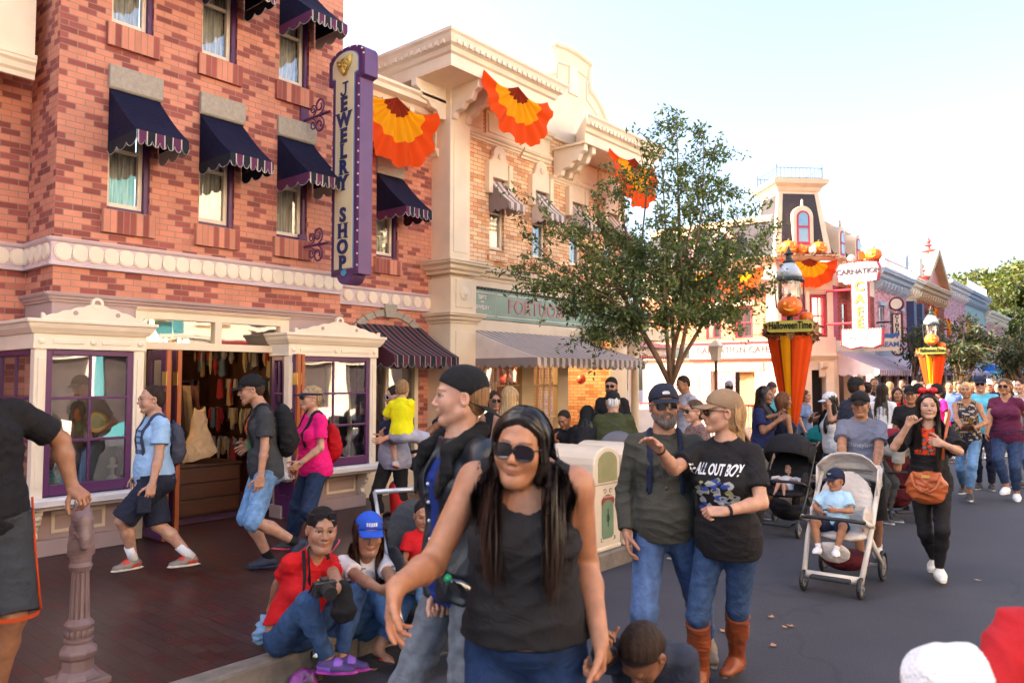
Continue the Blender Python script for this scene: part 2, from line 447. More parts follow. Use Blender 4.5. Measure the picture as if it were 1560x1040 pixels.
 def leg(s, S, i, e=0, e1=None, t1=2.0, cut=True, kk=.03):
  k, g = s.k, s.g; e1 = e if e1 is None else e1; hp, kn, an = s.hip[i], s.kn[i], s.an[i]
  G = Sdf(); r = lambda t: e+(e1-e)*t/t1
  G.cap(hp, kn, .083*k*g+r(0), .057*k*g**.7+r(min(t1, 1)), k=.03*k)
  if t1 > 1:
   u = unit(an-kn); bk = -unit(np.cross(np.cross(u, s.ff[i]), u)) if abs(np.dot(u, s.ff[i])) < .98 else A(0, -1, 0)
   G.cap(kn, kn+(an-kn)*.35+bk*.014*k, .055*k*g**.6+r(1), .056*k*g**.6+r(1.35), k=.03*k)
   G.cap(kn+(an-kn)*.35+bk*.014*k, an, .056*k*g**.6+r(1.35), .036*k*g**.3+r(2), k=.03*k)
  if cut:
   o, dr = (hp+(kn-hp)*t1, unit(kn-hp)) if t1 <= 1 else (kn+(an-kn)*(t1-1), unit(an-kn))
   G.cut(o, dr)
  S.grp(G, k=kk*k)
 def handp(s, S, i, e=0):
  c = 'rl'[i]; k = s.k*(.96 if s.fem else 1.06)*s.p.get('hk', 1); W, d, n = s.wr[i], s.hd[i], s.hn[i]
  t = np.cross(d, n)*(1 if i == 0 else -1); curl = s.p.get(c+'c', .38); sp = s.p.get(c+'s', .06)
  G = Sdf()
  G.cap(W-unit(s.wr[i]-s.el[i])*.03*k, W+d*.02*k, .025*k, .027*k, k=.01, fl=(n, .75))
  for j in range(4):
   o = (.029-.0195*j)*k
   G.cap(W+d*.018*k+t*o*.75, W+d*(.084-.004*abs(j-1))*k+t*o, .0145*k, .0115*k, k=.012, fl=(n, .85))
  G.cap(W+d*.02*k+t*.018*k+n*.006*k, W+d*.055*k+t*.026*k+n*.008*k, .017*k, .014*k, k=.012)
  for j in range(4):
   o = (.029-.0195*j)*k; b = W+d*(.084-.004*abs(j-1))*k+t*o; l = (.072, .080, .075, .060)[j]*k; r = (.0088, .009, .0086, .0076)[j]*k
   cj = curl[j] if isinstance(curl, (list, tuple)) else curl*(1+.12*j); a = 0
   for m, (fr, ca) in enumerate(((.45, .8), (.31, 1.3), (.24, .8))):
    a += cj*ca; dd = unit(d*math.cos(a)+n*math.sin(a)+t*sp*(1.5-j)); b2 = b+dd*l*fr
    G.cap(b, b2, r*(1-.08*m), r*(1-.08*(m+1)), k=.004); b = b2
  th = s.p.get(c+'t', .5); b = W+d*.03*k+t*.028*k+n*.008*k
  for m, (l, r) in enumerate(((.042, .0125), (.034, .0105), (.027, .009))):
   dd = unit(t*(.75-.28*m)+d*(.65+.2*m)+n*(th*.8+.15*m)); b2 = b+dd*l*k; G.cap(b, b2, r*k, r*.9*k, k=.006); b = b2
  S.grp(G, k=.012)
 def hp(s, *c): return s.H+s.Rh@(A(*c)*s.hs)
 def headp(s, S):
  q, R, f = s.hs, s.Rh, s.fem; H = s.hp; fat = s.p.get('fat', 1.0)
  S.cap(s.nb-s.Rc@A(0, .0, .02)*s.k, H(0, -.018, -.045), (.050 if f else .062)*s.k*fat**.5, (.047 if f else .058)*q, k=.03)
  G = Sdf(); E = lambda c, r, k=.02, sub=False: G.ell(H(*c), A(*r)*q, R, k=k*q, sub=sub)
  C = lambda a, b, ra, rb, k=.015: G.cap(H(*a), H(*b), ra*q, rb*q, k=k*q)
  E((0, -.014, .035), (.0765, .096, .083)); E((0, .018, -.03), (.0625*fat, .070, .080), .03)
  for x in (1, -1):
   C((x*(.046 if f else .052)*fat, -.005, -.058), (x*(.014 if f else .021), .060, -.097), .019*fat, .016, .03)
   E((x*.036, .060, -.028), (.024*fat, .022, .024), .03)
   E((x*.031, .083, .006), (.017, .013, .011), .01, True)
   E((x*.078, -.012, -.008), (.010, .019, .032), .006); E((x*.084, -.006, -.006), (.006, .010, .018), .005, True)
  C((-.030, .080, .024), (.030, .080, .024), .0125, .0125, .02)
  E((0, .067, -.098), (.024, .022, .019), .02)
  C((0, .086, .010), (0, .106, -.026), .0075, .0105, .012); E((0, .107, -.030), (.011, .009, .009), .008)
  for x in (1, -1): E((x*.0115, .094, -.034), (.0085, .010, .0075), .006)
  E((0, .081, -.056), (.026, .016, .016), .012)
  [C((x*.0215, .0800, -.0655), (x*.003, .0935, -.0580), .0035, .0052, .005) for x in (1, -1)]; E((0, .0885, -.0690), (.016, .0075, .0058), .005)
  [G.cap(H(x*.020, .090, -.0665), H(x*.002, .0995, -.0632), .0016*q, .0016*q, k=.003*q, sub=True) for x in (1, -1)]
  for x in (1, -1):
   G.ell(H(x*.031, .0695, .004), A(.0155, .0155, .0155)*q, R, k=.004*q)
   G.ell(H(x*.031, .088, .003), A(.0145, .010, .0052)*q, R, k=.002*q, sub=True)
  if fat > 1.04: E((0, .035, -.102), (.045, .04, .028), .03)
  S.grp(G, k=.02*q)
 def bodycol(s):
  base = s.skin; q = s.hs; f = s.fem; o = s.p
  brow = np.array(o.get('brow', (.03, .018, .012))); lip = np.array(o.get('lip', tuple(base*A(1.0, .55, .6))))
  st = o.get('stubble', 0); buzz = o.get('buzz')
  def col(V):
   C = np.tile(base, (len(V), 1)); h = (V-s.H)@s.Rh/q
   near = (np.abs(h[:, 0]) < .11) & (np.abs(h[:, 1]) < .14) & (np.abs(h[:, 2]) < .15)
   def mix(m, c, a=1.0):
    m = np.clip(m, 0, 1)[:, None]*a*near[:, None]; C[:] = C*(1-m)+np.asarray(c)*m
   ax_ = np.abs(h[:, 0])
   for cx, cz, r, a in ((.038, -.028, .022, .35), (0, -.028, .014, .35), (.078, -.01, .03, .3)):
    dd = np.sqrt((ax_-cx)**2+(h[:, 2]-cz)**2); mix(1-dd/r, base*A(1.12, .75, .72), a)
   if st: mix((h[:, 1] > .0)*(1-np.abs((h[:, 2]+.078)/.035)**3)*(h[:, 1]+.01)*30, base*A(.55, .5, .5), st)
   m = np.clip(1.6*(1-np.sqrt((h[:, 0]/.0235)**2+((h[:, 2]+.0635+.08*ax_)/.0092)**2)), 0, 1)*(h[:, 1] > .07); mix(m*1.3, lip, .8)
   zc = .0235+.006*(1-((ax_-.030)/.02)**2); m = (1-np.abs(h[:, 2]-zc)/.0045)*(ax_ > .012)*(ax_ < .05)*(h[:, 1] > .055); mix(m*2, brow, .85)
   m = (1-np.abs(np.sqrt(((ax_-.031)/.0165)**2+((h[:, 2]-.0035)/.0075)**2)-1)/.28)*(h[:, 1] > .055)*(h[:, 2] > .002); mix(m*1.5, (.03, .02, .015), .9 if f else .6)
   if buzz is not None: mix((h[:, 2]-(.062 - .62*(-h[:, 1]+.06)))*60, buzz); 
   for i in (0, 1):
    W, d = s.wr[i], s.hd[i]; r = V-W; al = r@d
    m = np.clip((al-.05)/.05, 0, 1)*(np.linalg.norm(r, axis=1) < .2)*.25
    C[:] = C*(1-m[:, None])+base*A(1.05, .8, .75)*m[:, None]
   return np.clip(C, .004, 1)
  return col
 def body(s, feet=False, legs=True, torso=True):
  h0, h1, h2 = LOD[s.lod]; S = Sdf()
  s.torso(S)
  for i in (0, 1): s.arm(S, i, t1=2.4, cut=False)
  if legs:
   for i in (0, 1): s.leg(S, i, cut=False)
  if feet:
   for i in (0, 1):
    a, f, u = s.an[i], s.ff[i], s.fu[i]; k = s.k
    S.cap(a-u*.035*k-f*.03*k, a+f*.10*k-u*.06*k, .036*k, .026*k, k=.02, fl=(u, .9)); S.cap(a+f*.10*k-u*.065*k, a+f*.155*k-u*.072*k, .034*k, .018*k, k=.02, fl=(u, .55))
  for i in (0, 1): s.handp(S, i)
  s.headp(S)
  up = s.Rh[:, 2]; o = s.hp(0, 0, -.125); H = s.H; q = s.hs
  regs = [(H-.17*q, H+.17*q, h1, lambda c, m=0: ((c-o)@up > m) & (np.linalg.norm(c-H, axis=1) < .165*q))]
  if s.lod < 3:
   for i in (0, 1):
    W, d = s.wr[i].copy(), s.hd[i]; ce = W+d*.085*s.k; rr = .135*s.k*s.p.get('hk', 1)
    regs.append((ce-rr, ce+rr, h2, (lambda W, d, ce, rr: lambda c, m=0: ((c-W)@d > -.005+m) & (np.linalg.norm(c-ce, axis=1) < rr-m))(W, d, ce, rr)))
  b = sdf_obj('body', S, h0, attrmat('skin', rough=.46, bump=.35, bs=260, sss=.12, var=.15, vs=26), s.root, s.bodycol(), regions=regs)
  s.S = S
  if s.lod < 3 and s.p.get('eyes', 1): s.eyes()
  return b
 def eyes(s):
  for x in (1, -1):
   c = A(*s.hp(x*.031, .0700, .0035)); mb = MB(); mb.sphere(c, .0142*s.hs, 20, 12)
   V = np.array(mb.v); gz = s.Rh@unit(A(*s.p.get('gaze', (0, 1, -.05))))
   def col(V, c=c, gz=gz):
    a = ((V-c)/np.linalg.norm(V-c, axis=1)[:, None])@gz; C = np.tile(A(.62, .56, .52), (len(V), 1))
    C[a > .84] = s.p.get('iris', (.06, .03, .018)); C[a > .965] = (.005, .005, .005); return C
   o = mb.build('eye', attrmat('eye', rough=.12, bump=0, var=0), s.root, smooth=True)
   C = col(np.array([v.co[:] for v in o.data.vertices])); ca = o.data.color_attributes.new('Col', 'FLOAT_COLOR', 'POINT')
   ca.data.foreach_set('color', np.concatenate([C, np.ones((len(C), 1))], 1).astype(np.float32).ravel())
 def hh(s): return {0: .0075, 1: .010, 2: .014, 3: .02}[s.lod]
 def top(s, m, e=.012, sleeve=.55, hem=-.06, scoop=0, neck=.074, fold=.005, col=None, tank=0, name='shirt', openf=0, drape=1, loose=.012, label=None, vneck=0, seed=3, collar=0, low=0):
  S = Sdf(); k = s.k; s.torso(S, e, drape=drape)
  if sleeve:
   for i in (0, 1): s.arm(S, i, e=e, t1=sleeve, loose=loose)
  S.cut(s.P+s.Rp@A(0, 0, hem)*k, -s.Rp[:, 2])
  if low: S.cut(s.waist+s.Rc@A(0, 0, low)*k, s.Rc[:, 2])
  S.ell(s.nb+s.Rc@A(0, .022, .035)*k, A(neck, .080, .045+scoop)*k, s.Rc, k=.006, sub=True)
  if scoop: S.ell(s.nb+s.Rc@A(0, .11, .01)*k, A(neck*.95, .07, .045+scoop)*k, s.Rc, k=.006, sub=True)
  if vneck: S.cap(s.nb+s.Rc@A(0, .1, .03)*k, s.nb+s.Rc@A(0, .12, -vneck)*k, .05*k, .005*k, k=.006, sub=True)
  if tank:
   for i, q in enumerate((1, -1)):
    S.ell(s.sh[i]+s.Rc@A(q*.028, 0, -.035)*k, A(.062*tank, .2, .115)*k, s.Rc, k=.01, sub=True)
  if openf: S.cap(s.nb+s.Rc@A(0, .125, .0)*k, s.P+s.Rp@A(0, .165, -.2)*k, openf*k, openf*1.2*k, k=.01, sub=True)
  o = sdf_obj(name, S, s.hh(), m, s.root, col, fold=fold*k, seed=seed, wl=.11)
  if label: o['label'] = label
  s.topo = o; return o
 def pants(s, m, e=.010, e1=None, t1=1.95, fold=.005, col=None, rise=.03, name='trousers', label=None, seed=5):
  S = Sdf(); s.torso(S, e, upper=False)
  S.cut(s.P+s.Rp@A(0, 0, rise)*s.k, s.Rp[:, 2])
  for i in (0, 1): s.leg(S, i, e=e, e1=e1, t1=t1)
  o = sdf_obj(name, S, s.hh(), m, s.root, col, fold=fold*s.k, seed=seed, wl=.12, ani=(1, 1, 1.5))
  if label: o['label'] = label
  return o
 def shoes(s, col=(.03, .03, .035), sole=(.6, .6, .6), boot=0, rough=.6, accent=None, open_=False, k2=1.0, name='shoe'):
  k = s.k*k2; h = {0: .005, 1: .007, 2: .010, 3: .014}[s.lod]
  for i in (0, 1):
   a, f, u = s.an[i], s.ff[i], s.fu[i]; S = Sdf(); sd = np.cross(f, u)
   if open_:
    S.cap(a-u*.078*k-f*.05*k, a+f*.13*k-u*.078*k, .035*k, .042*k, k=.02, fl=(u, .3))
    for q in (1, -1): S.cap(a+f*.11*k-u*.045*k, a+f*.055*k-u*.07*k+sd*q*.04*k, .009*k, .009*k, k=.005)
   else:
    S.cap(a-u*.045*k-f*.035*k, a-u*.048*k+f*.05*k, .042*k, .044*k, k=.02, fl=(u, 1.0))
    S.cap(a-u*.02*k, a+f*.055*k-u*.04*k, .042*k, .04*k, k=.03)
    S.cap(a+f*.05*k-u*.056*k, a+f*.145*k-u*.062*k, .046*k, .040*k, k=.03, fl=(u, .72))
    if boot: S.cap(a, s.kn[i]+(a-s.kn[i])*.5, .046*k, .064*k, k=.03); S.cap(s.kn[i]+(a-s.kn[i])*.5, s.kn[i]+(a-s.kn[i])*.1, .064*k, .075*k, k=.03); S.cut(s.kn[i]+(a-s.kn[i])*.14, unit(s.kn[i]-a))
    else: S.cut(a+u*.012*k+f*.0, unit(u+f*-.25))
    S.ell(a-u*.083*k+f*.05*k, A(.047, .15, .012)*k, np.stack([sd, f, u], 1), k=.008)
   S.cut(a-u*.09*k, -u)
   def cf(V, a=a, u=u, f=f):
    C = np.tile(np.array(col, float), (len(V), 1)); z = (V-a)@u/k; y = (V-a)@f/k
    if accent is not None: C[(z < -.035) & (z > -.064) & (y < .03)] = accent; C[(y > .05) & (y < .10) & (z > -.028)] = accent
    C[z < -.068] = sole; return C
   sdf_obj(name, S, h, attrmat('leather' if rough < .5 else 'shoe_cloth', rough=rough, bump=.3, bs=180), s.root, cf, fold=.003 if boot else 0, wl=.05)
 def socks(s, m, hgt=.14):
  for i in (0, 1):
   mb = MB(); a = s.an[i]; u = unit(s.kn[i]-a); mb.tube([a-u*.03, a+u*.05*s.k, a+u*hgt*s.k], [.045*s.k, .043*s.k, .05*s.k], 14); mb.build('sock', m, s.root, smooth=True)
 def print_on(s, mb, name, m, off=.004, dirl=None, parent=None):
  """wrap flat artwork (given in x,z around the chest, facing +y of chest frame) onto the shirt"""
  o = s.topo; bm = bmesh.new(); bm.from_mesh(o.data); T = BVHTree.FromBMesh(bm)
  W = s.waist; V = []; D = Vector(-(s.Rc@A(0, 1, 0)))
  for v in mb.v:
   w = Vector(W+s.Rc@A(v[0], .5, v[2])*s.k); hit = T.ray_cast(w, D)
   V.append(tuple(hit[0]-D*(off+v[1])) if hit[0] else tuple(w+D*.4))
  bm.free(); mb.v = V
  return mb.build(name, m, parent or o, fix=False)
 def hair(s, style, c, lod=None):
  q, R, H = s.hs, s.Rh, s.hp; S = Sdf(); k = s.k
  m = attrmat('hair', rough=.6, bump=.7, bs=150, stretch=(3, 3, .08), var=.5, vs=80, spec=.15)
  E = lambda c_, r, kk=.02, sub=False: S.ell(H(*c_), A(*r)*q, R, k=kk*q, sub=sub)
  c = np.array(c, float); tip = np.array(s.p.get('tip', c)); ups = s.Rc[:, 2]
  def col(V):
   t = np.clip(((s.nb+ups*.0)-V)@A(0, 0, 1)/(.3*k)+.35, 0, 1)[:, None]; C = c*(1-t)+tip*t
   r = np.random.RandomState(3); n = .5+.5*np.sin(V@A(310, 210, 12)+2*np.sin(V@A(90, 140, 5))); return C*(.72+.5*n[:, None])
  cap_r = (.083, .103, .090)
  if style in ('short', 'cropped', 'messy'):
   E((0, -.018, .040), cap_r if style != 'cropped' else (.080, .100, .087))
   E((0, -.055, -.01), (.072, .058, .075), .03)
   S.cut(H(0, .058 if style != 'cropped' else .046, .078), s.Rh@unit(A(0, 1.0, -.55)), k=.01*q)
   S.cut(H(0, -.05, -.075), s.Rh@unit(A(0, .35, -1)), k=.01*q)
   for x in (1, -1): S.ell(H(x*.09, .055, -.03), A(.05, .062, .07)*q, R, k=.01*q, sub=True); S.ell(H(x*.088, -.008, -.022), A(.022, .028, .042)*q, R, k=.006*q, sub=True)
   fo = .006 if style == 'messy' else .0025
  elif style == 'beard':
   S.cap(H(-.058, .010, -.055), H(-.030, .068, -.090), .024*q, .028*q, k=.02); S.cap(H(.058, .010, -.055), H(.030, .068, -.090), .024*q, .028*q, k=.02)
   E((0, .074, -.103), (.036, .031, .034), .03); S.cap(H(-.024, .091, -.052), H(.024, .091, -.052), .0085*q, .0085*q, k=.006)
   S.cap(H(-.026, .092, -.054), H(-.030, .078, -.085), .010*q, .012*q, k=.01); S.cap(H(.026, .092, -.054), H(.030, .078, -.085), .010*q, .012*q, k=.01)
   S.ell(H(0, .105, -.067), A(.018, .02, .006)*q, R, k=.004*q, sub=True); fo = .004
  else:
   part = s.p.get('part', 0)
   E((0, -.016, .036), (.0785, .0985, .0855) if style == 'long' and s.lod < 2 else (.082, .102, .090))
   ln = s.p.get('hairlen', .30); bk = s.Rc@A(0, -1, 0); D = A(0, 0, -1)
   E((0, -.05, -.02), (.080, .065, .10), .03)
   if style == 'long':
    back = s.nb+bk*.055*k
    S.chain([H(0, -.075, 0), back+A(0, 0, .01), back+bk*.025*k-A(0, 0, ln*.55*k), back+bk*.01*k-A(0, 0, ln*k)], [.07*q, .075*k, .065*k, .03*k], k=.03, fl=(s.Rc[:, 1], .55))
    for x, fl in ((1, s.p.get('rlock', 1)), (-1, s.p.get('llock', 1))):
     if not fl: continue
     for j in range(6):
      P_ = list(s.spline(s.lock(x, np.array([j*.8]), fl))[0]); m_ = len(P_)
      S.chain(P_, [(.005 if i < m_*.42 else .014 if i < m_*.6 else .014*(1-((i-m_*.6)/(m_*.4))**1.2)+.002)*k for i in range(m_)], k=.010)
    fo = .0015
   elif style == 'bob':
    S.chain([H(0, -.07, 0), H(0, -.06, -.10)], [.07*q, .055*q], k=.03)
    for x in (1, -1): S.chain([H(x*.065, .01, .04), H(x*.082, .0, -.03), H(x*.07, -.01, -.10)], [.025*q, .026*q, .018*q], k=.03)
    fo = .005
   elif style == 'bun': E((0, -.105, .075), (.036, .036, .034), .01); E((0, -.10, .04), (.03, .03, .03), .02); fo = .002
   else:  # pony / pulled back
    S.chain([H(0, -.10, .03), H(0, -.135, -.02), H(0, -.13, -.16)], [.025*q, .03*q, .01*q], k=.02); fo = .002
   S.ell(H(0, .108, -.030), A(.0655, .080, .116)*q, R, k=.012*q, sub=True)
   S.cut(H(part*.02, .080, .088), s.Rh@unit(A(0, 1, -.35)), k=.01*q) if 0 else None
   if style in ('bun', 'pony'):
    S.cut(H(0, -.03, -.078), s.Rh@unit(A(0, .45, -1)), k=.01*q)
    for x in (1, -1): S.ell(H(x*.09, .03, -.035), A(.05, .055, .065)*q, R, k=.01*q, sub=True)
  hh = {0: .0045, 1: .006, 2: .009, 3: .013}[s.lod]
  o = sdf_obj('beard' if style == 'beard' else 'hair', S, hh, m, s.root, col, fold=fo*q, seed=8, wl=.03, ani=(1, 1, .18 if style != 'beard' else 1))
  s.hairo = o
  if style == 'long' and s.lod < 2: s.strands(c)
  return o
 def lock(s, x, j, fl, J=None):
  """guide points of locks parted at the crown; j from 0 (front) to 5 (back)"""
  n = len(j); q, k, B_, ln = s.hs, s.k, s.bust, s.p.get('hairlen', .30); y0 = .060-.024*j; z_ = np.zeros(n)
  sc = lambda X_, Y_: .035+.083*np.sqrt(np.clip(1-(X_/.0765)**2-((Y_+.014)/.096)**2, .02, 1)); sx = lambda Y_, Z_: .0765*np.sqrt(np.clip(1-((Y_+.014)/.096)**2-((Z_-.035)/.083)**2, .05, 1))
  G = lambda X_, Y_, Z_: s.H+np.stack([X_+z_, Y_+z_, Z_+z_], 1)*q@s.Rh.T
  T = lambda X_, Y_, Z_: s.waist+np.stack([X_+z_, Y_+z_, Z_+z_], 1)*k@s.Rc.T
  P = [G(x*.004, y0, sc(.004, y0)+.008), G(x*.042, y0-.004, sc(.042, y0-.004)+.009), G(x*(sx(y0*.8, .06)+.011), y0*.8-.006, .055), G(x*(sx(y0*.65, .01)+.012), y0*.65-.008, .005), G(x*(.080-.002*j), y0*.5-.008, -.045), G(x*.076, y0*.4-.010, -.095),
 T(x*(.078+.014*j), .075-.016*j, .420-.012*j), T(x*(.080+.013*j), .128+.02*B_-.017*j, .335-.006*j), T(x*(.084+.008*j), .150+.030*B_-.014*j, .25-.1*ln*fl), T(x*(.080+.006*j), .150+.035*B_-.015*j, .34-ln*fl*(1-.07*j))]
  return np.stack(P, 1)
 def spline(s, P, m=3):
  Q = np.concatenate([P[:, :1], P, P[:, -1:]], 1); out = []
  for i in range(P.shape[1]-1):
   p0, p1, p2, p3 = Q[:, i], Q[:, i+1], Q[:, i+2], Q[:, i+3]
   for t in np.arange(m)/m: out.append(.5*(2*p1+(p2-p0)*t+(2*p0-5*p1+4*p2-p3)*t*t+(3*p1-p0-3*p2+p3)*t**3))
  out.append(P[:, -1]); return np.stack(out, 1)
 def strands(s, c, lod=None):
  r = np.random.RandomState(4); lod = s.lod; n = {0: 1700, 1: 500}[lod]; L = []
  for x, fl in ((1, s.p.get('rlock', 1)), (-1, s.p.get('llock', 1))):
   if fl:
    j = r.rand(n)**1.15*5; P = s.lock(x, j, fl*(.75+.35*r.rand(n))[:, None][:, 0].mean()); m = P.shape[1]
    P = P+r.randn(n, 1, 3)*np.linspace(.0022, .011, m)[None, :, None]+r.randn(n, m, 3)*np.linspace(.0008, .004, m)[None, :, None]; P[:, -1] += (P[:, -2]-P[:, -1])*(r.rand(n, 1)*.7-.1); L.append(s.spline(P))
  nb = n if not L else n//2; k = s.k; u = r.rand(nb)*2-1; bk = s.Rc@A(0, -1, 0); D = s.p.get('hairlen', .30)*(.8+.4*r.rand(nb)); z_ = np.zeros(nb)
  G = lambda X_, Y_, Z_: s.H+np.stack([X_+z_, Y_+z_, Z_+z_], 1)*s.hs@s.Rh.T
  wv = .012*np.sin(r.rand(nb)*6); base = s.nb+bk*.075*k; side = np.outer(u, s.Rc[:, 0])*.085*k
  P = np.stack([G(u*.02, .0, .128), G(u*.055, -.06, .100), G(u*.078, -.085+.03*u*u, .03), G(u*.078, -.095+.04*u*u, -.05), base+side+A(0, 0, .03), base+bk*.03*k+side*1.15-np.outer(D*.5, A(0, 0, 1))*k, base+bk*.02*k+side*1.1-np.outer(D, A(0, 0, 1))*k+np.outer(wv, s.Rc[:, 0])], 1)
  P = P+r.randn(nb, 1, 3)*np.linspace(.001, .008, 7)[None, :, None]+r.randn(nb, 7, 3)*np.linspace(.0008, .005, 7)[None, :, None]; B2 = s.spline(P)
  for P in L+[B2]:
   n_, m = P.shape[:2]; T = np.gradient(P, axis=1); ax0 = s.H*1.0; out = P-ax0; out[:, :, 2] *= .3; sd = np.cross(T, out); sd /= np.linalg.norm(sd, axis=2)[:, :, None]+1e-9
   w = (.0019 if lod == 0 else .0034)*(.7+.6*r.rand(n_, 1, 1))*np.concatenate([np.ones(m-4), [.8, .6, .4, .1]])[None, :, None]; V = np.stack([P-sd*w, P+sd*w], 2).reshape(-1, 3)
   b = (np.arange(n_)[:, None]*m+np.arange(m-1)[None]).reshape(-1)*2; Q = np.stack([b, b+1, b+3, b+2], 1)
   f = (.55+.9*r.rand(n_, 1, 1)); t = np.linspace(0, 1, m)[None, :, None]**2; tip = np.array(s.p.get('tip', c)); C = (np.array(c)*(1-t)+tip*t)*f; C = np.repeat(C.reshape(-1, 3), 2, 0)
   np_obj('strands', V, Q, attrmat('hair_strand', rough=.34, bump=0, var=.05, spec=.45), s.hairo, lambda v: C)
 def cap(s, m, back=False, side=0, brim=True, mb_=None, tilt=0, label=None, flat=False):
  q, R, H = s.hs, s.Rh, s.hp; S = Sdf()
  S.ell(H(0, -.014, .041), A(.0895, .110, .0955 if not flat else .100)*(q if not back else q*.962), R, k=.01)
  if flat: S.ell(H(0, .03, .06), A(.078, .07, .068)*q, R, k=.02)
  sg = -1 if back else 1
  S.cut(H(0, 0, .024 if not back else .022), s.Rh@unit(A(0, .30 if not back else .50, -1)))
  o = sdf_obj('cap', S, {0: .005, 1: .006, 2: .009, 3: .013}[s.lod], m, s.root, fold=.0015)
  if label: o['label'] = label
  if brim:
   mb = MB(); n = 14; top = []; bot = []
   for i in range(n+1):
    a = -1.25+2.5*i/n; ca, sa = math.cos(a), math.sin(a)
    for (rr, dz) in ((0.0, 0), (1.0, 1)):
     x = .078*sa*(1 if rr == 0 else .95); y = sg*((.088*ca-.014) if rr == 0 else (.045+.125*ca**.6*1.0)); z = (.046 if not back else -.008)-(.022*(sa*sa))*dz*1.1-((.020 if not back else .075)*ca if dz else 0)
     top.append(H(x, y, z)); bot.append(H(x, y, z-.004))
   m_ = len(top); fs = []
   for i in range(n):
    a, b, c_, d = 2*i, 2*i+1, 2*i+3, 2*i+2
    fs += [(a, b, c_, d), (a+m_, d+m_, c_+m_, b+m_), (b, b+m_, c_+m_, c_)]
   fs += [(0, m_, 1+m_, 1), (m_-2, m_-1, 2*m_-1, 2*m_-2)]
   mb.add(top+bot, fs); mb.build('brim', mb_ or m, o, smooth=True, auto=40)
  return o
 def glasses(s, m=None, sun=True, w=.026, hgt=.021, fr=None, onhead=False):
  q, H = s.hs, s.hp; m = m or mat('sunglass', (.012, .007, .010), rough=.06, var=0, spec=.8)
  fr = fr or mat('sunglass_frame', (.01, .01, .01), rough=.25, var=0); mb = MB(); fm = MB()
  oy, oz = (0, 0) if not onhead else (-.030, .082)
  for x in (1, -1):
   P = [];n = 18
   for i in range(n):
    a = 2*PI*i/n; u = math.copysign(abs(math.cos(a))**.75, math.cos(a)); v = math.copysign(abs(math.sin(a))**.8, math.sin(a))
    px_ = x*.0335+u*w; pz = -.0005+v*hgt-(.003*(x*u)) ; P.append((px_, pz))
   f = [H(a, .1045+oy-.9*(a*a)*4.2, b+oz) for a, b in P]; bk = [H(a, .1015+oy-.9*(a*a)*4.2, b+oz) for a, b in P]
   mb.add(f+bk, [tuple(range(n)), tuple(range(2*n-1, n-1, -1))]+[(i, i+n, (i+1) % n+n, (i+1) % n) for i in range(n)])
   fm.tube([Vector(p) for p in f]+[Vector(f[0]), Vector(f[1])], .0016*q*(1 if sun else .6), 6)
   fm.tube([H(x*(.0335+w*.9), .0975+oy-.009, .008+oz), H(x*.076, .055+oy, .010+oz), H(x*.083, -.005+oy, .006+oz), H(x*.082, -.03+oy, -.008+oz)], .0026*q if sun else .0012*q, 6)
  fm.tube([H(-.010, .1055+oy, .007+oz), H(0, .109+oy, .009+oz), H(.010, .1055+oy, .007+oz)], .002*q, 6)
  o = fm.build('glasses' if not sun else 'sunglasses', fr, s.root, smooth=True)
  if sun: mb.build('lens', m, o)
  return o
 def straps(s, parent, m, x=.085, e=.018, lod=None, w=.019):
  bm = bmesh.new(); bm.from_mesh(s.topo.data); T = BVHTree.FromBMesh(bm); W_ = lambda *c: Vector(s.waist+s.Rc@A(*c)*s.k)
  for q in (1, -1):
   pts = []
   for a in np.linspace(-.35, 3.3, 17):
    c = W_(q*x*(1.12-.1*math.sin(a)), -.01, .10+.28*max(0, math.sin(a)) if a < 1.57 else .10+.28*max(.2, math.sin(a))); d = Vector(s.Rc@A(0, math.cos(a), max(0, math.sin(a))**1.5+.02)).normalized()
    h = T.ray_cast(c+d*.6, -d)
    if h[0]: pts.append(h[0]+d*.006)
   if len(pts) > 3: mb = MB(); mb.tube(pts, [(.006*s.k, w*s.k)]*len(pts), 8, flat=tuple(s.Rc[:, 1])); mb.build('strap', m, parent, smooth=True)
  bm.free()
 def backpack(s, label, m, w=.15, dpt=.09, top=.40, bot=-.04, straps=True, m2=None, name='backpack', off=.13, lod=None):
  r = thing(name, label, name.replace('_', ' '), s.loc, s.rz); k = s.k; S = Sdf(); Rc = s.Rc
  c = s.waist+Rc@A(0, -off-dpt*.75, (top+bot)/2)*k; hz = (top-bot)/2
  S.ell(c, A(w, dpt, hz)*k*1.08, Rc, k=.03); S.ell(c-Rc@A(0, 0, hz*.35)*k, A(w*1.02, dpt*1.05, hz*.7)*k, Rc, k=.05)
  S.ell(c-Rc@A(0, dpt*.75, hz*.4)*k, A(w*.75, dpt*.6, hz*.42)*k, Rc, k=.012); S.cut(s.waist-Rc@A(0, off-.005, 0)*k, Rc[:, 1])
  o = sdf_obj('pack_body', S, s.hh(), m, r, fold=.006, wl=.08)
  mb = MB(); P = lambda *a: Vector(c+Rc@A(*a)*k)
  mb.tube([P(w*.8, -dpt*.55, hz*.1), P(w*.6, -dpt*.8, hz*.5), P(0, -dpt*.85, hz*.82), P(-w*.6, -dpt*.8, hz*.5), P(-w*.8, -dpt*.55, hz*.1)], .004, 6); mb.tube([P(-.03, dpt*.3, hz*.98), P(-.02, dpt*.2, hz*1.16), P(.02, dpt*.2, hz*1.16), P(.03, dpt*.3, hz*.98)], .007, 6)
  mb.build('zip', m2 or m, r, smooth=True)
  if straps: s.straps(r, m2 or m)
  return r
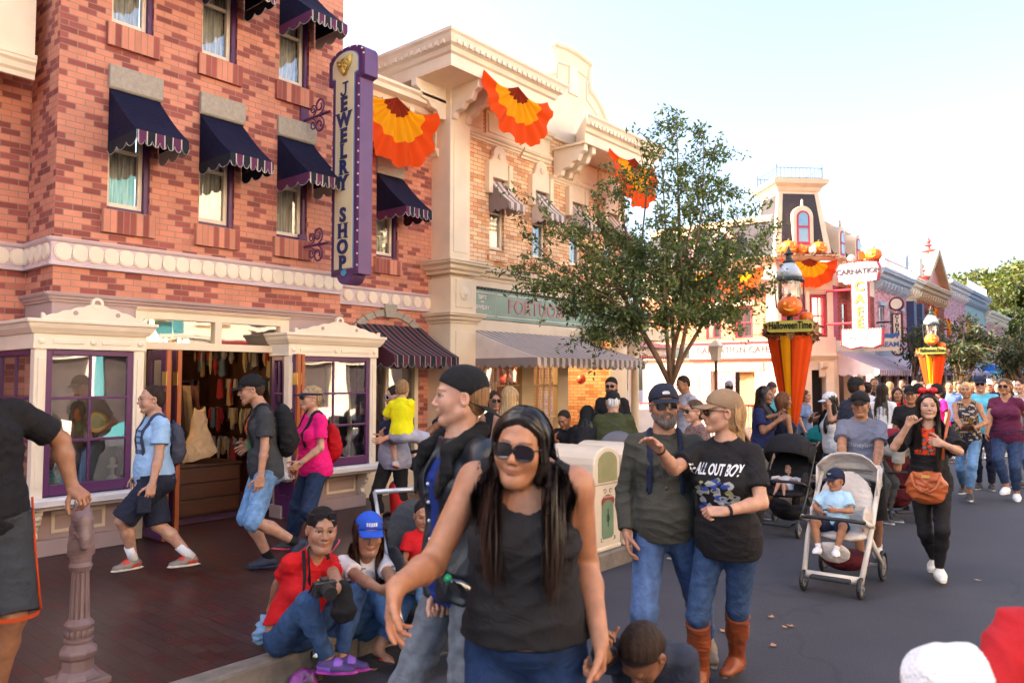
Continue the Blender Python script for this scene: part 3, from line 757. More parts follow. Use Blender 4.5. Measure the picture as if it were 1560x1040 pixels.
def fab(name, col, **k):
 k.setdefault('rough', .85); k.setdefault('bump', .35); k.setdefault('bs', 420); k.setdefault('var', .10); k.setdefault('vs', 11); k.setdefault('spec', .2); k.setdefault('crease', 1)
 return mat(name, col, bdist=.002, **k)
BLACK = fab('black_cotton', (.016, .015, .017)); NAVY = fab('navy_cotton', (.016, .022, .05)); DGREY = fab('charcoal_cotton', (.045, .047, .052))
LBLUE = fab('pale_blue_cotton', srgb(150, 185, 222)); PINK = fab('hot_pink_cotton', srgb(225, 30, 120)); RED = fab('red_cotton', (.55, .012, .015))
OLIVE = fab('olive_grey_cotton', srgb(66, 66, 60)); GREY = fab('grey_cotton', srgb(112, 115, 132)); WHITE = fab('white_cotton', (.72, .72, .75)); KHAKI = fab('khaki_twill', srgb(140, 116, 92))
YEL = fab('yellow_cotton', srgb(225, 215, 20)); MAROON = fab('maroon_cotton', srgb(88, 34, 62)); TURQ = fab('turquoise_cotton', srgb(95, 180, 205)); GRN = fab('dark_green_cotton', srgb(62, 66, 42))
LGREY = fab('light_grey_cotton', srgb(158, 158, 175)); ROYAL = fab('royal_blue_cotton', (.014, .03, .17)); LEATHER = mat('black_leather', (.012, .014, .02), rough=.42, bump=.3, bs=140, var=.3, bdist=.003)
TAN = mat('tan_leather', srgb(165, 82, 38), rough=.42, bump=.35, bs=120, var=.25, vs=14, bdist=.003)
# ================================================================ BUILDINGS AND GROUND
def brick_mat(name, c1, c2, mortar, dark=.35, w=.19, h=.0625, bump=.35, seed=0, contrast=.10):
 m, nt, b = newmat(name); b.inputs['Roughness'].default_value = .85; b.inputs['Specular IOR Level'].default_value = .25
 g = N(nt, 'ShaderNodeNewGeometry'); sp = N(nt, 'ShaderNodeSeparateXYZ'); nt.links.new(g.outputs['Position'], sp.inputs[0])
 sn = N(nt, 'ShaderNodeSeparateXYZ'); nt.links.new(g.outputs['True Normal'], sn.inputs[0])
 ab = N(nt, 'ShaderNodeMath', operation='ABSOLUTE'); nt.links.new(sn.outputs[0], ab.inputs[0])
 gt = N(nt, 'ShaderNodeMath', operation='GREATER_THAN'); nt.links.new(ab.outputs[0], gt.inputs[0]); gt.inputs[1].default_value = .5
 az_ = N(nt, 'ShaderNodeMath', operation='ABSOLUTE'); nt.links.new(sn.outputs[2], az_.inputs[0])
 gz = N(nt, 'ShaderNodeMath', operation='GREATER_THAN'); nt.links.new(az_.outputs[0], gz.inputs[0]); gz.inputs[1].default_value = .7
 u = N(nt, 'ShaderNodeMix', data_type='FLOAT'); nt.links.new(gt.outputs[0], u.inputs[0]); nt.links.new(sp.outputs[0], u.inputs[2]); nt.links.new(sp.outputs[1], u.inputs[3])
 v = N(nt, 'ShaderNodeMix', data_type='FLOAT'); nt.links.new(gz.outputs[0], v.inputs[0]); nt.links.new(sp.outputs[2], v.inputs[2]); nt.links.new(sp.outputs[1], v.inputs[3])
 cb = N(nt, 'ShaderNodeCombineXYZ'); nt.links.new(u.outputs[0], cb.inputs[0]); nt.links.new(v.outputs[0], cb.inputs[1])
 ad_ = N(nt, 'ShaderNodeVectorMath', operation='ADD'); ad_.inputs[1].default_value = (50+seed*.37, 50, 0); nt.links.new(cb.outputs[0], ad_.inputs[0])
 br = N(nt, 'ShaderNodeTexBrick'); nt.links.new(ad_.outputs[0], br.inputs['Vector'])
 for k_, v_ in (('Scale', 1.0), ('Mortar Size', .0045), ('Mortar Smooth', .1), ('Bias', 0), ('Brick Width', w), ('Row Height', h)): br.inputs[k_].default_value = v_
 br.inputs['Color1'].default_value = (0, 0, 0, 1); br.inputs['Color2'].default_value = (1, 1, 1, 1); br.inputs['Mortar'].default_value = (.5, .5, .5, 1)
 cr = N(nt, 'ShaderNodeValToRGB'); cr.color_ramp.interpolation = 'LINEAR'; e = cr.color_ramp.elements
 e[0].position = 0; e[0].color = c4([x*(1-contrast) for x in c1]); e[1].position = 1-dark-.01; e[1].color = c4([min(1, x*(1+contrast)) for x in c1])
 e.new(1-dark+.01).color = c4([x*1.15 for x in c2]); e.new(1).color = c4([x*.8 for x in c2])
 nt.links.new(br.outputs['Color'], cr.inputs[0])
 nz = N(nt, 'ShaderNodeTexNoise', Scale=3.0, Detail=8.0, Roughness=.7); nt.links.new(g.outputs['Position'], nz.inputs['Vector'])
 mr = N(nt, 'ShaderNodeMapRange'); mr.inputs[1].default_value = .3; mr.inputs[2].default_value = .7; mr.inputs[3].default_value = .86; mr.inputs[4].default_value = 1.12; nt.links.new(nz.outputs[0], mr.inputs[0])
 sc = N(nt, 'ShaderNodeVectorMath', operation='SCALE'); nt.links.new(cr.outputs[0], sc.inputs[0]); nt.links.new(mr.outputs[0], sc.inputs['Scale'])
 mx = N(nt, 'ShaderNodeMix', data_type='RGBA'); nt.links.new(br.outputs['Fac'], mx.inputs[0]); nt.links.new(sc.outputs[0], mx.inputs[6]); mx.inputs[7].default_value = c4(mortar)
 nt.links.new(mx.outputs[2], b.inputs['Base Color'])
 n2 = N(nt, 'ShaderNodeTexNoise', Scale=60.0, Detail=4.0); nt.links.new(g.outputs['Position'], n2.inputs['Vector'])
 s2 = N(nt, 'ShaderNodeMath', operation='MULTIPLY_ADD'); nt.links.new(br.outputs['Fac'], s2.inputs[0]); s2.inputs[1].default_value = -1.0; nt.links.new(n2.outputs[0], s2.inputs[2])
 bp = N(nt, 'ShaderNodeBump', Strength=bump, Distance=.006); nt.links.new(s2.outputs[0], bp.inputs['Height']); nt.links.new(bp.outputs[0], b.inputs['Normal'])
 MATS[name] = m; return m
def paint(name, col, rough=.55, **k):
 k.setdefault('var', .07); k.setdefault('vs', 2.5); k.setdefault('bump', .12); k.setdefault('bs', 40); k.setdefault('bdist', .004)
 return mat(name, col, rough=rough, **k)
def stripe_mat(name, ca, cb, w=.12, axis=1, rough=.85, trim=None):
 m, nt, b = newmat(name); b.inputs['Roughness'].default_value = rough; b.inputs['Specular IOR Level'].default_value = .2
 tc = N(nt, 'ShaderNodeTexCoord'); sp = N(nt, 'ShaderNodeSeparateXYZ'); nt.links.new(tc.outputs['Object'], sp.inputs[0])
 md = N(nt, 'ShaderNodeMath', operation='PINGPONG'); nt.links.new(sp.outputs[axis], md.inputs[0]); md.inputs[1].default_value = w
 gt = N(nt, 'ShaderNodeMath', operation='GREATER_THAN'); nt.links.new(md.outputs[0], gt.inputs[0]); gt.inputs[1].default_value = w/2
 mx = N(nt, 'ShaderNodeMix', data_type='RGBA'); nt.links.new(gt.outputs[0], mx.inputs[0]); mx.inputs[6].default_value = c4(ca); mx.inputs[7].default_value = c4(cb)
 src = mx.outputs[2]
 if trim is not None:
  sb = N(nt, 'ShaderNodeMath', operation='SUBTRACT'); nt.links.new(md.outputs[0], sb.inputs[0]); sb.inputs[1].default_value = w/2
  a_ = N(nt, 'ShaderNodeMath', operation='ABSOLUTE'); nt.links.new(sb.outputs[0], a_.inputs[0]); l_ = N(nt, 'ShaderNodeMath', operation='LESS_THAN'); nt.links.new(a_.outputs[0], l_.inputs[0]); l_.inputs[1].default_value = w*.07
  m2 = N(nt, 'ShaderNodeMix', data_type='RGBA'); nt.links.new(l_.outputs[0], m2.inputs[0]); nt.links.new(src, m2.inputs[6]); m2.inputs[7].default_value = c4(trim); src = m2.outputs[2]
 nz = N(nt, 'ShaderNodeTexNoise', Scale=5.0, Detail=5.0); nt.links.new(tc.outputs['Object'], nz.inputs['Vector'])
 mr = N(nt, 'ShaderNodeMapRange'); mr.inputs[3].default_value = .8; mr.inputs[4].default_value = 1.2; nt.links.new(nz.outputs[0], mr.inputs[0])
 sc = N(nt, 'ShaderNodeVectorMath', operation='SCALE'); nt.links.new(src, sc.inputs[0]); nt.links.new(mr.outputs[0], sc.inputs['Scale']); nt.links.new(sc.outputs[0], b.inputs['Base Color'])
 MATS[name] = m; return m
def glass_mat(name, tint=(.9, .95, .95), refl=.35, rough=.02):
 m = bpy.data.materials.new(name); m.use_nodes = True; nt = m.node_tree; nt.nodes.clear()
 o = N(nt, 'ShaderNodeOutputMaterial'); t = N(nt, 'ShaderNodeBsdfTransparent'); t.inputs[0].default_value = c4(tint)
 g = N(nt, 'ShaderNodeBsdfGlossy'); g.inputs['Roughness'].default_value = rough; g.inputs[0].default_value = (1, 1, 1, 1)
 tc = N(nt, 'ShaderNodeTexCoord'); nz = N(nt, 'ShaderNodeTexNoise', Scale=1.3, Detail=1.0); nt.links.new(tc.outputs['Object'], nz.inputs['Vector'])
 bp = N(nt, 'ShaderNodeBump', Strength=.12, Distance=.05); nt.links.new(nz.outputs[0], bp.inputs['Height']); nt.links.new(bp.outputs[0], g.inputs['Normal'])
 fr = N(nt, 'ShaderNodeFresnel'); fr.inputs[0].default_value = 1.5; ad_ = N(nt, 'ShaderNodeMath', operation='ADD'); ad_.inputs[1].default_value = refl; ad_.use_clamp = True; nt.links.new(fr.outputs[0], ad_.inputs[0])
 mx = N(nt, 'ShaderNodeMixShader'); nt.links.new(ad_.outputs[0], mx.inputs[0]); nt.links.new(t.outputs[0], mx.inputs[1]); nt.links.new(g.outputs[0], mx.inputs[2]); nt.links.new(mx.outputs[0], o.inputs[0])
 MATS[name] = m; return m
BR1 = brick_mat('salmon_brick', srgb(216, 142, 116), srgb(160, 88, 80), srgb(164, 132, 110), dark=.38, w=.17, contrast=.06)
BR1V = brick_mat('salmon_soldier_brick', srgb(216, 142, 116), srgb(164, 90, 80), srgb(164, 132, 110), dark=.42, w=.065, h=.5)
BR2 = brick_mat('buff_brick', srgb(244, 202, 162), srgb(228, 168, 124), srgb(160, 116, 86), dark=.30, w=.20, h=.066, contrast=.08)
BR3 = brick_mat('cafe_brick', srgb(198, 128, 92), srgb(170, 98, 66), srgb(215, 175, 140), dark=.35, w=.22, h=.075)
BR4 = brick_mat('red_brick', srgb(150, 58, 42), srgb(120, 42, 34), srgb(190, 140, 110), dark=.4, w=.22, h=.075)
BR5 = brick_mat('pink_brick', srgb(208, 148, 148), srgb(186, 112, 122), srgb(225, 195, 190), dark=.4, w=.24, h=.08)
CREAM = paint('cream_paint', srgb(238, 216, 186)); CREAM2 = paint('pale_cream_paint', srgb(240, 222, 198)); WHT = paint('white_paint', srgb(226, 214, 206)); MAUVE = paint('mauve_paint', srgb(178, 152, 146)); LILAC = paint('lilac_white_paint', srgb(214, 190, 190))
PURP = paint('purple_paint', srgb(92, 42, 88), rough=.4); SIGNP = paint('sign_purple_paint', srgb(94, 58, 106), rough=.45, var=.15); STONE = mat('pale_stone', srgb(170, 158, 142), rough=.9, var=.12, vs=30, bump=.3, bs=90)
NAVC = fab('navy_canvas', srgb(22, 22, 48), bs=300, vs=3, var=.2); GLS = glass_mat('window_glass', refl=.17); GLB = glass_mat('shopfront_glass', refl=.30); GLD = glass_mat('dark_window_glass', tint=(.35, .38, .42), refl=.30)
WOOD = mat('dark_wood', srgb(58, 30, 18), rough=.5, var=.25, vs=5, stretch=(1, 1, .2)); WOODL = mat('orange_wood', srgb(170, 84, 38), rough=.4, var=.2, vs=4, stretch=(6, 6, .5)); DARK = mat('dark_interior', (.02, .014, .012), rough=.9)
REDP_ = paint('red_paint', srgb(176, 34, 48)); MAGP = paint('magenta_paint', srgb(168, 34, 74)); SLATE = mat('slate_roof', srgb(56, 48, 52), rough=.8, var=.3, vs=30, bump=.6, bs=30); BLUEG = paint('blue_grey_paint', srgb(166, 174, 186)); GOLD = mat('gold_leaf', (.75, .48, .12), rough=.35, metal=.7)
TEAL = paint('teal_paint', srgb(70, 140, 145)); IRON = mat('wrought_iron', (.03, .022, .04), rough=.5, metal=.3); PINKP = paint('pink_paint', srgb(226, 170, 165)); CURT = mat('lace_curtain', srgb(214, 204, 192), rough=.95, var=.5, vs=5, stretch=(1, 12, .7)); TANP = paint('tan_paint', srgb(200, 165, 125)); NAVYP = paint('navy_paint', srgb(52, 62, 100))
X, Y, Z3 = Vector((1, 0, 0)), Vector((0, 1, 0)), Vector((0, 0, 1))
class Fr:
 """a wall frame: O + u*U + z*Z + n*N, with N the outward normal"""
 def __init__(s, O, U): s.O = Vector(O); s.U = Vector(U).normalized(); s.N = s.U.cross(Z3)
 def p(s, u, z, n=0): return s.O+s.U*u+Z3*z+s.N*n
 def box(s, mb, u0, u1, z0, z1, n0, n1):
  c = s.p((u0+u1)/2, (z0+z1)/2, (n0+n1)/2); return mb.obox(c, s.U*abs(u1-u0)/2, Z3*abs(z1-z0)/2, s.N*abs(n1-n0)/2)
 def wall(s, mb, u0, u1, z0, z1, ops=(), depth=.16):
  us = sorted({u0, u1, *[o[0] for o in ops], *[o[1] for o in ops]}); zs = sorted({z0, z1, *[o[2] for o in ops], *[o[3] for o in ops]})
  for i in range(len(us)-1):
   for j in range(len(zs)-1):
    a, b, c, d = us[i], us[i+1], zs[j], zs[j+1]; mu, mz = (a+b)/2, (c+d)/2
    if any(o[0] < mu < o[1] and o[2] < mz < o[3] for o in ops): continue
    mb.quad(s.p(a, c), s.p(b, c), s.p(b, d), s.p(a, d))
  for a, b, c, d in ops:
   for p, q in (((a, c), (a, d)), ((a, d), (b, d)), ((b, d), (b, c)), ((b, c), (a, c))):
    mb.quad(s.p(*p), s.p(*q), s.p(*q, -depth), s.p(*p, -depth))
  return mb
 def mould(s, mb, u0, u1, prof, e0=0, e1=0):
  """profile [(n,z)...] swept along u; e0/e1 = mitre outwards per unit n"""
  k = len(prof); vs = [s.p(u0-e0*n, z, n) for n, z in prof]+[s.p(u1+e1*n, z, n) for n, z in prof]
  return mb.add(vs, [tuple(range(k)), tuple(range(2*k-1, k-1, -1))]+[(i, i+k, (i+1) % k+k, (i+1) % k) for i in range(k)])
def cornice_prof(z0, z1, d, n0=0.0):
 h = z1-z0
 return [(n0-.02, z0), (n0+d*.25, z0), (n0+d*.3, z0+h*.2), (n0+d*.55, z0+h*.32), (n0+d*.62, z0+h*.55), (n0+d*.92, z0+h*.68), (n0+d*.92, z0+h*.8), (n0+d, z0+h*.84), (n0+d, z1), (n0-.02, z1)]
def window(par, F, u0, u1, z0, z1, n=-.10, fm=None, jm=None, gm=None, cm=None, mun=(1, 2), fw=.045, name='window', arch=False, back=True):
 """a sash window: frame (root of the part), glass and curtain as sub-parts"""
 fm = fm or CREAM2; mb = MB()
 for a, b, c, d in ((u0, u0+fw, z0, z1), (u1-fw, u1, z0, z1), (u0+fw, u1-fw, z0, z0+fw), (u0+fw, u1-fw, z1-fw, z1)): F.box(mb, a, b, c, d, n-.03, n+.03)
 for i in range(1, mun[0]): u = u0+(u1-u0)*i/mun[0]; F.box(mb, u-.012, u+.012, z0+fw, z1-fw, n-.02, n+.018)
 for i in range(1, mun[1]): z = z0+(z1-z0)*i/mun[1]; F.box(mb, u0+fw, u1-fw, z-.018, z+.018, n-.025, n+.022)
 w = mb.build(name, fm, par, bevel=.006)
 g = MB(); g.quad(F.p(u0+fw, z0+fw, n), F.p(u1-fw, z0+fw, n), F.p(u1-fw, z1-fw, n), F.p(u0+fw, z1-fw, n)); g.build('glass', gm or GLS, w, fix=False)
 if cm:
  c = MB(); k = 26; a, b = u0+.02, u1-.02; top = [F.p(a+(b-a)*i/k, z1, n-.09+.022*math.sin(i*2.1)+.01*math.sin(i*.9)) for i in range(k+1)]
  c.add(top+[p-Z3*(z1-z0) for p in top], [(i, i+1, i+2+k, i+1+k) for i in range(k)]); c.build('curtain', cm, w, smooth=True)
 if back:
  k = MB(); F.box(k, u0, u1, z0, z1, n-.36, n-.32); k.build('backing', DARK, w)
 if jm:
  j = MB(); F.box(j, u1+.002, u1+.05, z0-.05, z1, n-.04, n+.075); F.box(j, u0, u1, z0-.05, z0-.002, n-.04, n+.05); j.build('jamb', jm, w)
 return w
def scallop(F, u0, u1, z, h, n, k, mb, dropf=None, th=.006):
 """valance strip with scalloped hem, k scallops"""
 m = k*6; top = []; bot = []
 for i in range(m+1):
  t = i/m; u = u0+(u1-u0)*t; f = abs(math.sin(PI*t*k)); wv = .008*math.sin(t*k*PI*.7)
  top.append(F.p(u, z, n)); bot.append(F.p(u, z-h*(.62+.38*f**.6), n+wv))
 mb.add(top+bot, [(i, i+1, i+2+m, i+1+m) for i in range(m)])
def awning(par, F, u0, u1, zt, zb, proj, m, vm, vh=.12, k=8, name='awning', ks=3, n0=.01, sag=.03, flare=0, trim=None):
 """sloping canvas with closed sides and scalloped valance; F = wall frame"""
 S_, R_ = 10, 8; mb = MB(); vs = []
 for i in range(R_+1):
  t = i/R_
  for j in range(S_+1):
   s_ = j/S_; e = flare*t; u = u0-e+(u1-u0+2*e)*s_
   vs.append(F.p(u, zt+(zb-zt)*t-sag*math.sin(PI*t)-.006*math.sin(PI*s_)*math.sin(PI*t), n0+proj*t))
 mb.add(vs, [(i*(S_+1)+j, i*(S_+1)+j+1, (i+1)*(S_+1)+j+1, (i+1)*(S_+1)+j) for i in range(R_) for j in range(S_)])
 for u, e in ((u0, -1), (u1, 1)):
  pr_ = [F.p(u+e*flare*i/R_, zt+(zb-zt)*i/R_-sag*math.sin(PI*i/R_), n0+proj*i/R_) for i in range(R_+1)]; mb.add(pr_+[F.p(u, zb, n0)], [tuple(range(R_+2))])
 a = mb.build(name, m, par, smooth=True, auto=25, fix=False)
 v = MB(); scallop(F, u0-flare, u1+flare, zb, vh, n0+proj+.002, k, v); vs_obj = v
 for u, e in ((u0, -1), (u1, 1)):
  F2 = Fr(F.p(u+e*.002, 0, 0), F.N); w = MB(); mm = ks*6; top = []; bot = []
  for i in range(mm+1):
   t = i/mm; top.append(F.p(u+e*(flare*t+.002), zb, n0+proj*t)); bot.append(F.p(u+e*(flare*t+.002), zb-vh*(.62+.38*abs(math.sin(PI*t*ks))**.6), n0+proj*t))
  v.add(top+bot, [(i, i+1, i+2+mm, i+1+mm) for i in range(mm)])
 va = v.build('valance', vm, a, fix=False)
 if trim:
  t_ = MB(); mm = k*6; t_.tube([F.p(u0-flare+(u1-u0+2*flare)*i/mm, zb-vh*(.62+.38*abs(math.sin(PI*i/mm*k))**.6), n0+proj+.004) for i in range(mm+1)], .004, 4)
  for u, e in ((u0, -1), (u1, 1)):
   mm = ks*6; t_.tube([F.p(u+e*(flare*i/mm+.004), zb-vh*(.62+.38*abs(math.sin(PI*i/mm*ks))**.6), n0+proj*i/mm) for i in range(mm+1)], .004, 4)
  t_.build('piping', trim, va)
 return a
KX = -3.95
mb = MB(); mb.quad((KX+.001, -60, 0), (60, -60, 0), (60, 400, 0), (KX+.001, 400, 0)); 
def asphalt():
 m, nt, b = newmat('asphalt'); b.inputs['Roughness'].default_value = .82; b.inputs['Specular IOR Level'].default_value = .35
 g = N(nt, 'ShaderNodeNewGeometry'); n1 = N(nt, 'ShaderNodeTexNoise', Scale=.55, Detail=6.0, Roughness=.6); n2 = N(nt, 'ShaderNodeTexNoise', Scale=90.0, Detail=3.0); n3 = N(nt, 'ShaderNodeTexVoronoi', Scale=.22, feature='DISTANCE_TO_EDGE')
 for n in (n1, n2): nt.links.new(g.outputs['Position'], n.inputs['Vector'])
 wv = N(nt, 'ShaderNodeTexNoise', Scale=1.2, Detail=4.0); nt.links.new(g.outputs['Position'], wv.inputs['Vector']); mxv = N(nt, 'ShaderNodeVectorMath', operation='MULTIPLY_ADD'); nt.links.new(wv.outputs['Color'], mxv.inputs[0]); mxv.inputs[1].default_value = (1.2, 1.2, 0); nt.links.new(g.outputs['Position'], mxv.inputs[2]); nt.links.new(mxv.outputs[0], n3.inputs['Vector'])
 cr = N(nt, 'ShaderNodeValToRGB'); e = cr.color_ramp.elements; e[0].position = .3; e[0].color = (.036, .036, .046, 1); e[1].position = .7; e[1].color = (.058, .056, .067, 1); nt.links.new(n1.outputs[0], cr.inputs[0])
 mr = N(nt, 'ShaderNodeMapRange'); mr.inputs[1].default_value = .35; mr.inputs[2].default_value = .65; mr.inputs[3].default_value = .75; mr.inputs[4].default_value = 1.3; nt.links.new(n2.outputs[0], mr.inputs[0])
 sc = N(nt, 'ShaderNodeVectorMath', operation='SCALE'); nt.links.new(cr.outputs[0], sc.inputs[0]); nt.links.new(mr.outputs[0], sc.inputs['Scale'])
 ck = N(nt, 'ShaderNodeMapRange'); ck.inputs[1].default_value = 0; ck.inputs[2].default_value = .006; ck.inputs[3].default_value = .82; ck.inputs[4].default_value = 1; nt.links.new(n3.outputs[0], ck.inputs[0])
 s2 = N(nt, 'ShaderNodeVectorMath', operation='SCALE'); nt.links.new(sc.outputs[0], s2.inputs[0]); nt.links.new(ck.outputs[0], s2.inputs['Scale']); nt.links.new(s2.outputs[0], b.inputs['Base Color'])
 bp = N(nt, 'ShaderNodeBump', Strength=.5, Distance=.004); nt.links.new(n2.outputs[0], bp.inputs['Height']); nt.links.new(bp.outputs[0], b.inputs['Normal'])
 return m
tag(mb.build('road', asphalt(), fix=False), kind='structure')
PAV = brick_mat('paver_brick', srgb(66, 42, 41), srgb(74, 31, 33), srgb(32, 24, 24), dark=.30, w=.20, h=.10, bump=.3, contrast=.15)
PAV.node_tree.nodes['Principled BSDF'].inputs['Roughness'].default_value = .38
mb = MB(); mb.box(-60, KX-.16, -60, 400, -.3, .15); tag(mb.build('pavement', PAV), kind='structure')
mb = MB(); yy = -20
r_ = random.Random(1)
while yy < 120: mb.box(KX-.158, KX, yy+.004, yy+1.216, -.3, .152+r_.uniform(0, .003)); yy += 1.22
tag(mb.build('kerb', mat('kerb_concrete', srgb(128, 118, 108), rough=.9, var=.25, vs=9, bump=.6, bs=120), bevel=.02), kind='structure')
mb = MB(); r_ = random.Random(6)
for px, py in ((1175, 941), (1196, 957), (1205, 955), (1102, 963), (1178, 985), (872, 952), (570, 1022), (1490, 885)):
 p = az(px, py, 0); a = r_.uniform(0, 6); w = r_.uniform(.02, .04)
 mb.add([(p[0]+math.cos(a+b)*w*q, p[1]+math.sin(a+b)*w*q, .006+.012*q) for b, q in ((0, 1), (.8, .5), (1.6, .8), (2.6, .5), (3.2, 1), (4, .5), (5, .7))], [tuple(range(7))])
tag(mb.build('fallen_leaves', mat('dry_leaf', srgb(176, 130, 90), rough=.8)), 'scattered small dry leaves lying on the asphalt near the boots', 'leaves', kind='stuff')
W = -8.03; W2 = -8.35; BF = -7.68
b1 = thing('brick_building', 'salmon and dark red brick shop building with purple doors and navy window awnings', 'building', (W, 2.7, .15))
b1.location = (0, 0, 0)
F = Fr((W, 0, 0), (0, 1, 0)); yq = lambda px, x=W: ax(px, 300, x)[1]
yc = yq(84); ye = yq(520); zt = 10.4
wx = [(yq(163), yq(228)), (yq(303), yq(357)), (yq(422), yq(468))]
ops = [(a, b, 3.50, 4.74) for a, b in wx]+[(a, b, 5.42, 6.66) for a, b in wx]+[(a, b, 7.4, 8.6) for a, b in wx]
d0, d1 = yq(213), yq(440)
mb = MB(); F.wall(mb, yc, ye, 2.60, zt, ops, .2)
mb.quad((W, yc, 2.56), (W-.72, yc, 2.56), (W-.72, yc, zt), (W, yc, zt)); mb.quad((W-.72, yc, 0), (W-.72, -14, 0), (W-.72, -14, zt), (W-.72, yc, zt))
mb.quad((W, ye, 2.6), (W, ye, zt), (W-6, ye, zt), (W-6, ye, 2.6)); mb.quad((W, yc, zt), (W, ye, zt), (W-9, ye, zt), (W-9, yc, zt)); mb.quad((W-.72, -14, zt), (W-.72, yc, zt), (W-9, yc, zt), (W-9, -14, zt)); mb.quad((W-9, -14, 0), (W-9, ye, 0), (W-9, ye, zt), (W-9, -14, zt)); mb.quad((W-.72, -14, 0), (W-9, -14, 0), (W-9, -14, zt), (W-.72, -14, zt))
F2 = Fr((W2, 0, 0), (0, 1, 0)); y2 = 8.03
s2w = (yq(574, W2), yq(606, W2))
F2.wall(mb, ye-.02, y2+.1, 2.1, 5.78, [(s2w[0], s2w[1], 3.52, 4.72)], .2)
F2.wall(mb, 7.72, y2+.1, .15, 2.1); 
mb.build('wall', BR1, b1, fix=False)
mb = MB(); mb.box(W-.72, W-.30, .6, yq(46, W-.30), 4.9, 9); Fr((W-.30, 0, 0), (0, 1, 0)).mould(mb, .6, yq(46, W-.30), cornice_prof(4.72, 4.95, .08)); mb.build('oriel', CREAM, b1)
for (a, b), row in [(w_, r_) for r_ in range(3) for w_ in wx]:
 zb, ztp = ((3.50, 4.74), (5.42, 6.66), (7.4, 8.6))[row]
 window(b1, F, a, b-.05, zb+.05, ztp, n=-.10, jm=PURP, cm=CURT)
 s = MB(); F.box(s, a-.05, b+.05, zb-.235, zb, -.02, .05); s.build('brick_sill', BR1V, b1)
 if row < 2:
  s = MB(); F.mould(s, a-.02, b+.10, [(-.02, ztp), (.03, ztp), (.05, ztp+.02), (.05, ztp+.25), (-.02, ztp+.25)]); s.build('lintel', STONE, b1, bevel=.006)
VAL = stripe_mat('purple_black_stripe', srgb(98, 50, 80), srgb(38, 40, 46), w=.085, trim=srgb(190, 178, 168))
VALM = stripe_mat('maroon_black_stripe', srgb(84, 46, 58), srgb(40, 40, 46), w=.10, trim=srgb(150, 130, 130))
for a, b in wx:
 for zt_ in (4.74, 6.66): awning(b1, F, a-.01, b+.08, zt_, zt_-.56, .66, NAVC, VAL, vh=.14, k=7, trim=fab('pale_piping', srgb(195, 185, 175)))
awning(b1, F2, s2w[0]-.01, s2w[1]+.10, 4.72, 4.16, .62, NAVC, VAL, vh=.14, k=6, trim=MATS['pale_piping'])
w_ = window(b1, F2, s2w[0], s2w[1]-.05, 3.57, 4.72, n=-.10, jm=PURP, cm=CURT)
s = MB(); F2.box(s, s2w[0]-.05, s2w[1]+.05, 3.29, 3.52, -.02, .05); s.build('brick_sill', BR1V, b1)
s = MB(); F2.box(s, s2w[0]-.02, s2w[1]+.10, 4.72, 4.97, -.02, .04); s.build('lintel', STONE, b1, bevel=.006)
def belt(F, u0, u1, z0, z1, k, m=LILAC, e0=0, e1=0):
 mb = MB(); h = z1-z0
 F.mould(mb, u0, u1, [(-.02, z0), (.05, z0), (.05, z0+h*.12), (.03, z0+h*.17), (.03, z1-h*.17), (.05, z1-h*.12), (.06, z1-.01), (.06, z1), (-.02, z1)], e0, e1); o = mb.build('belt_course', m, b1)
 d = MB()
 for i in range(k):
  u = u0+(u1-u0)*(i+.5)/k; c = F.p(u, (z0+z1)/2, .03); d.prism([(math.cos(a)*h*.315, math.sin(a)*h*.315) for a in np.linspace(0, 2*PI, 20)[:-1]], c, F.U, Z3, F.N*.014)
  d.prism([(math.cos(a)*h*.27, math.sin(a)*h*.27) for a in np.linspace(0, 2*PI, 20)[:-1]], c+F.N*.012, F.U, Z3, F.N*.010)
 d.build('rosettes', CREAM2, o)
belt(F, yc, ye+.0, 2.88, 3.15, 23, e0=1)
belt(Fr((W-.72, 0, 0), (0, 1, 0)), -3, yc, 2.88, 3.15, 34)
Fs = Fr((W-.72, yc, 0), (1, 0, 0)); belt(Fs, 0, .72, 2.88, 3.15, 4)
belt(F2, ye+.03, y2, 2.80, 3.06, 9)
mb = MB(); F.mould(mb, yc, ye, cornice_prof(2.53, 2.62, .07), 1, 0); Fs.mould(mb, 0, .72, cornice_prof(2.53, 2.62, .07)); mb.build('string_course', MAUVE, b1)
mb = MB(); F.box(mb, yc, d0-.02, .15, 2.53, -.72, .0); F.box(mb, d1+.02, ye, .15, 2.53, -.3, 0); F.box(mb, d0-.02, d1+.02, 2.49, 2.53, -.3, .0); mb.build('ground_floor_wall', MAUVE, b1)
zt0, zt1, zd = 2.10, 2.49, 2.10
mb = MB(); dm = (d0+d1)/2
for a, b, c, d in ((d0-.02, d0+.10, .15, zt1), (d1-.10, d1+.02, .15, zt1), (d0+.10, d1-.10, 2.42, 2.49), (d0+.10, d1-.10, 2.10, 2.18), (dm-.04, dm+.04, 2.18, 2.42)): F.box(mb, a, b, c, d, -.08, .02)
F.mould(mb, d0-.02, d1+.02, cornice_prof(2.49, 2.53, .05)); tr = mb.build('door_case', CREAM, b1, bevel=.008)
mb = MB()
for a, b in ((d0+.10, dm-.04), (dm+.04, d1-.10)): mb.quad(F.p(a, 2.18, -.03), F.p(b, 2.18, -.03), F.p(b, 2.42, -.03), F.p(a, 2.42, -.03))
mb.build('transom_glass', GLS, tr, fix=False)
